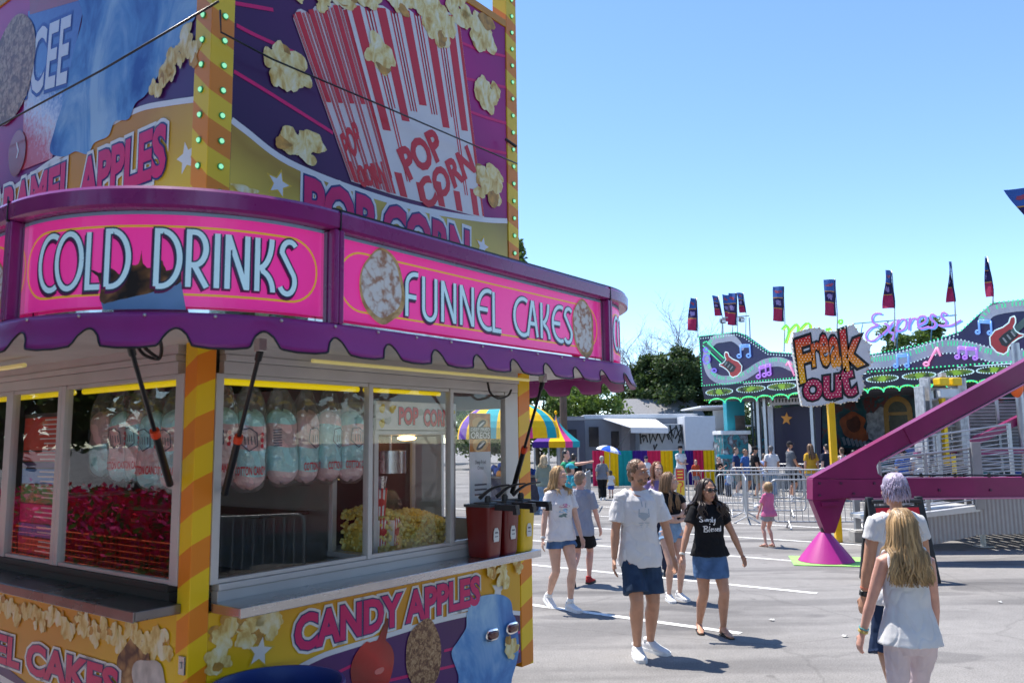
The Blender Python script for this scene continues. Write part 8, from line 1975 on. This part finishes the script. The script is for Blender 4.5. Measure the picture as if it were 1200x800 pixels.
P('heavy man in black polo and dark cap facing right at the barrier', 884, 523, 28, 75, skn='tan', build=1.25, hands=((-.25, .15, .85), (.2, .35, .95)), hair=('short', 'black', (.02, .014, .011)), top=('tee', 'black', (.012, .012, .014), .45, .9), bottom=('shorts', 'khaki', (.25, .21, .15), .9, .1, .03), shoes=SH, **Q, extras=(cap('black_cap', (.012, .012, .014)),))
P('person in pale blue shirt tucked behind the woman in white in the queue', 895, 531, 29, 150, skn='fair', hair=('short', 'grey_brown', (.16, .12, .09)), top=('tee', 'pale_blue', (.30, .40, .66), .46, .8), bottom=('shorts', 'denim_mid', DENIM, .6), shoes=SW, **Q)
P('woman in white t-shirt and pale jeans with her back turned in the queue', 903, 522, 28.2, 178, sex='f', build=1.18, skn='tan', hair=('pixie', 'dark_grey', (.12, .11, .11)), top=('tee', 'white', WHITE, .47, .8), bottom=('pants', 'denim_pale', (.20, .32, .48), .9, .1, .015), shoes=SW, **Q)
P('man in grey t-shirt and cap facing right in front of the navy backdrop', 925, 517, 27.5, 95, skn='tan', hands=((-.2, .2, .95), (.15, .38, 1.05)), hair=('short', 'brown', BROWN), top=('tee', 'charcoal', (.13, .14, .16), .46, .8), bottom=('shorts', 'black', (.015, .015, .017), .9, .1, .02), shoes=SW, **Q, extras=(cap('dark_cap', (.03, .03, .035)),))
P('long-haired woman in a yellow t-shirt with her back turned at the barrier', 949, 520, 27, 182, sex='f', skn='fair', hair=('long', 'brown_long', (.16, .085, .04), .30, .006, 46), top=('tee', 'yellow', (.62, .36, .04), .47, .7), bottom=('shorts', 'denim_pale', (.20, .32, .48), .3, .1), shoes=SW, **Q)
P('person in dark clothes just left of the yellow sign pole', 968, 520, 26.5, 200, skn='fair', hair=('short', 'black', (.02, .014, .011)), top=('tee', 'navy_dark', (.02, .025, .045), .46, .8), bottom=('pants', 'black', (.015, .015, .017), .9, .1, .02), shoes=SH, **Q)
P('person with a white bag right of the yellow sign pole', 986, 524, 26.5, 190, sex='f', skn='fair', hair=('short', 'dark', BROWN), top=('tank', 'white', WHITE, .47, .8), bottom=('pants', 'navy', (.02, .025, .05), .9, .1, .02), shoes=SW, **Q)
P('person in a teal shirt behind the rising magenta beam', 1000, 527, 26.5, 150, skn='tan', hair=('short', 'black', (.02, .014, .011)), top=('tee', 'teal', (.05, .30, .36), .46, .8), bottom=('shorts', 'grey', (.2, .2, .22), .8), shoes=SW, **Q)
P('person in a pale peach cap just above the magenta beam', 1018, 522, 26, 200, skn='fair', hair=('short', 'brown', BROWN), top=('tee', 'blue_check', (.06, .13, .36), .46, .8), bottom=('pants', 'navy', (.02, .025, .05), .9, .1, .02), shoes=SH, **Q, extras=(cap('peach_cap', (.62, .45, .36)),))
P('man in black cap and sunglasses seen over the ramp rail', 1057, 526, 25, 10, skn='tan', hair=('short', 'black', (.02, .014, .011)), top=('tee', 'blue_tee', (.03, .10, .40), .46, .8), bottom=('shorts', 'black', (.015, .015, .017), .9), shoes=SH, **Q, extras=(cap('black_cap', (.012, .012, .014)), sunglasses))
P('person in a white shirt seen over the ramp rail, back turned', 1077, 520, 25, 170, skn='fair', build=1.15, hair=('short', 'black', (.02, .014, .011)), top=('tee', 'white', WHITE, .46, .8), bottom=('shorts', 'black', (.015, .015, .017), .9), shoes=SH, **Q)
# -- toddler
def toy(c):
    w = c['wrist'][0]; d = V((-.5, -.5, -.35)).normalized(); b = MB(); b.tube([w, w + V((0, 0, -.05)), w + V((0, 0, -.05)) + d * .14, w + V((0, 0, -.05)) + d * .34], [.02, .022, .022, .012], 8); o = b.build('toy_wand', mat('toy_yellow', (.72, .55, .08), .5), None, True)
    o.location = c['root'].location; o.rotation_euler = c['root'].rotation_euler; tag(o, 'yellow plastic toy held in the toddler\'s hand', 'toy')
def ball(c):
    p = c['elbow'][0].lerp(c['elbow'][1], 1.0) + V((-.0, -.10, -.02)); b = MB(); b.ell(tuple(p), (.055, .055, .055), 14, 10); o = b.build('toy_ball', voro('ball_bw', (.02, .02, .02), (.7, .7, .7), 16, .4, (.75, .75, .75), bump=0), None, True); o.location = c['root'].location; o.rotation_euler = c['root'].rotation_euler; tag(o, 'small black and white ball tucked under the toddler\'s arm', 'ball')
P('curly blond toddler in pink t-shirt and grey shorts looking up at the ride', 899, 564, 15.5, 205, sex='f', skn='pink', build=1.02, hs=.205, feet=((-.10, .02, 0), (.10, .06, 0)), toes=(-10, 10), hands=((-.12, .12, .48), (.16, .12, .56)), head=(0, -14, 0), hair=('pixie', 'toddler_blond', (.42, .27, .13)), top=('tee', 'pink', (.62, .16, .30), .47, .8, .7), bottom=('shorts', 'heather', (.30, .31, .34), .45, .1, .012), shoes=('flip', ('tan', (.25, .14, .08)), ('tan', (.25, .14, .08))), voxel=.009, extras=(toy, ball))
# -- the two in the foreground with their backs to us
P('woman with short lilac hair in white t-shirt and navy shorts, back turned', 1046, 555, 6.1, 186, sex='f', skn='tan', build=1.14, hs=.235, feet=((-.10, .02, 0), (.10, -.04, 0)), toes=(-5, 8), hands=((-.275, .10, .80), (.265, .06, .80)), elb=((-1, 1, 0), (1, 1, 0)), head=(2, 4, 0), hair=('pixie', 'lilac', (.42, .36, .48)),
  top=('tee', 'white_tee', (.72, .72, .73), .47, .75, .42), bottom=('shorts', 'denim_dark', (.018, .035, .085), 1.04, .2, .016), shoes=('sneaker', ('white', (.76, .76, .77)), ('white', (.74, .74, .74))), voxel=FV, extras=(band(1, 'watch', (.015, .015, .017), .0, w=.02), band(1, 'coral', (.6, .18, .10), .04, w=.006)))
P('girl with long blond-brown hair in white tank top and pale pink leggings, back turned', 1056, 596, 5.15, 174, sex='f', skn='pink', build=.90, hs=.222, feet=((-.09, .10, 0), (.08, -.08, 0)), toes=(-4, 4), hands=((-.19, .12, .78), (.262, .10, .745)), elb=((-1, .6, 0), (.8, 1, 0)), head=(-10, 2, 0), hair=('long', 'ash_blond', (.35, .225, .105), .255, .012, 420, .02),
  top=('tank', 'white_top', (.72, .72, .74), .485, .8, .6, .0), bottom=('pants', 'pale_pink', (.72, .60, .62), .9, .08, .0), shoes=('sneaker', ('white', (.76, .76, .77)), ('white', (.74, .74, .74))), voxel=.0062, extras=(band(1, 'coloured', (.55, .42, .12), .0, w=.008), band(1, 'teal_band', (.10, .35, .36), .02, w=.004)))
bpy.data.scenes.remove(TMP)
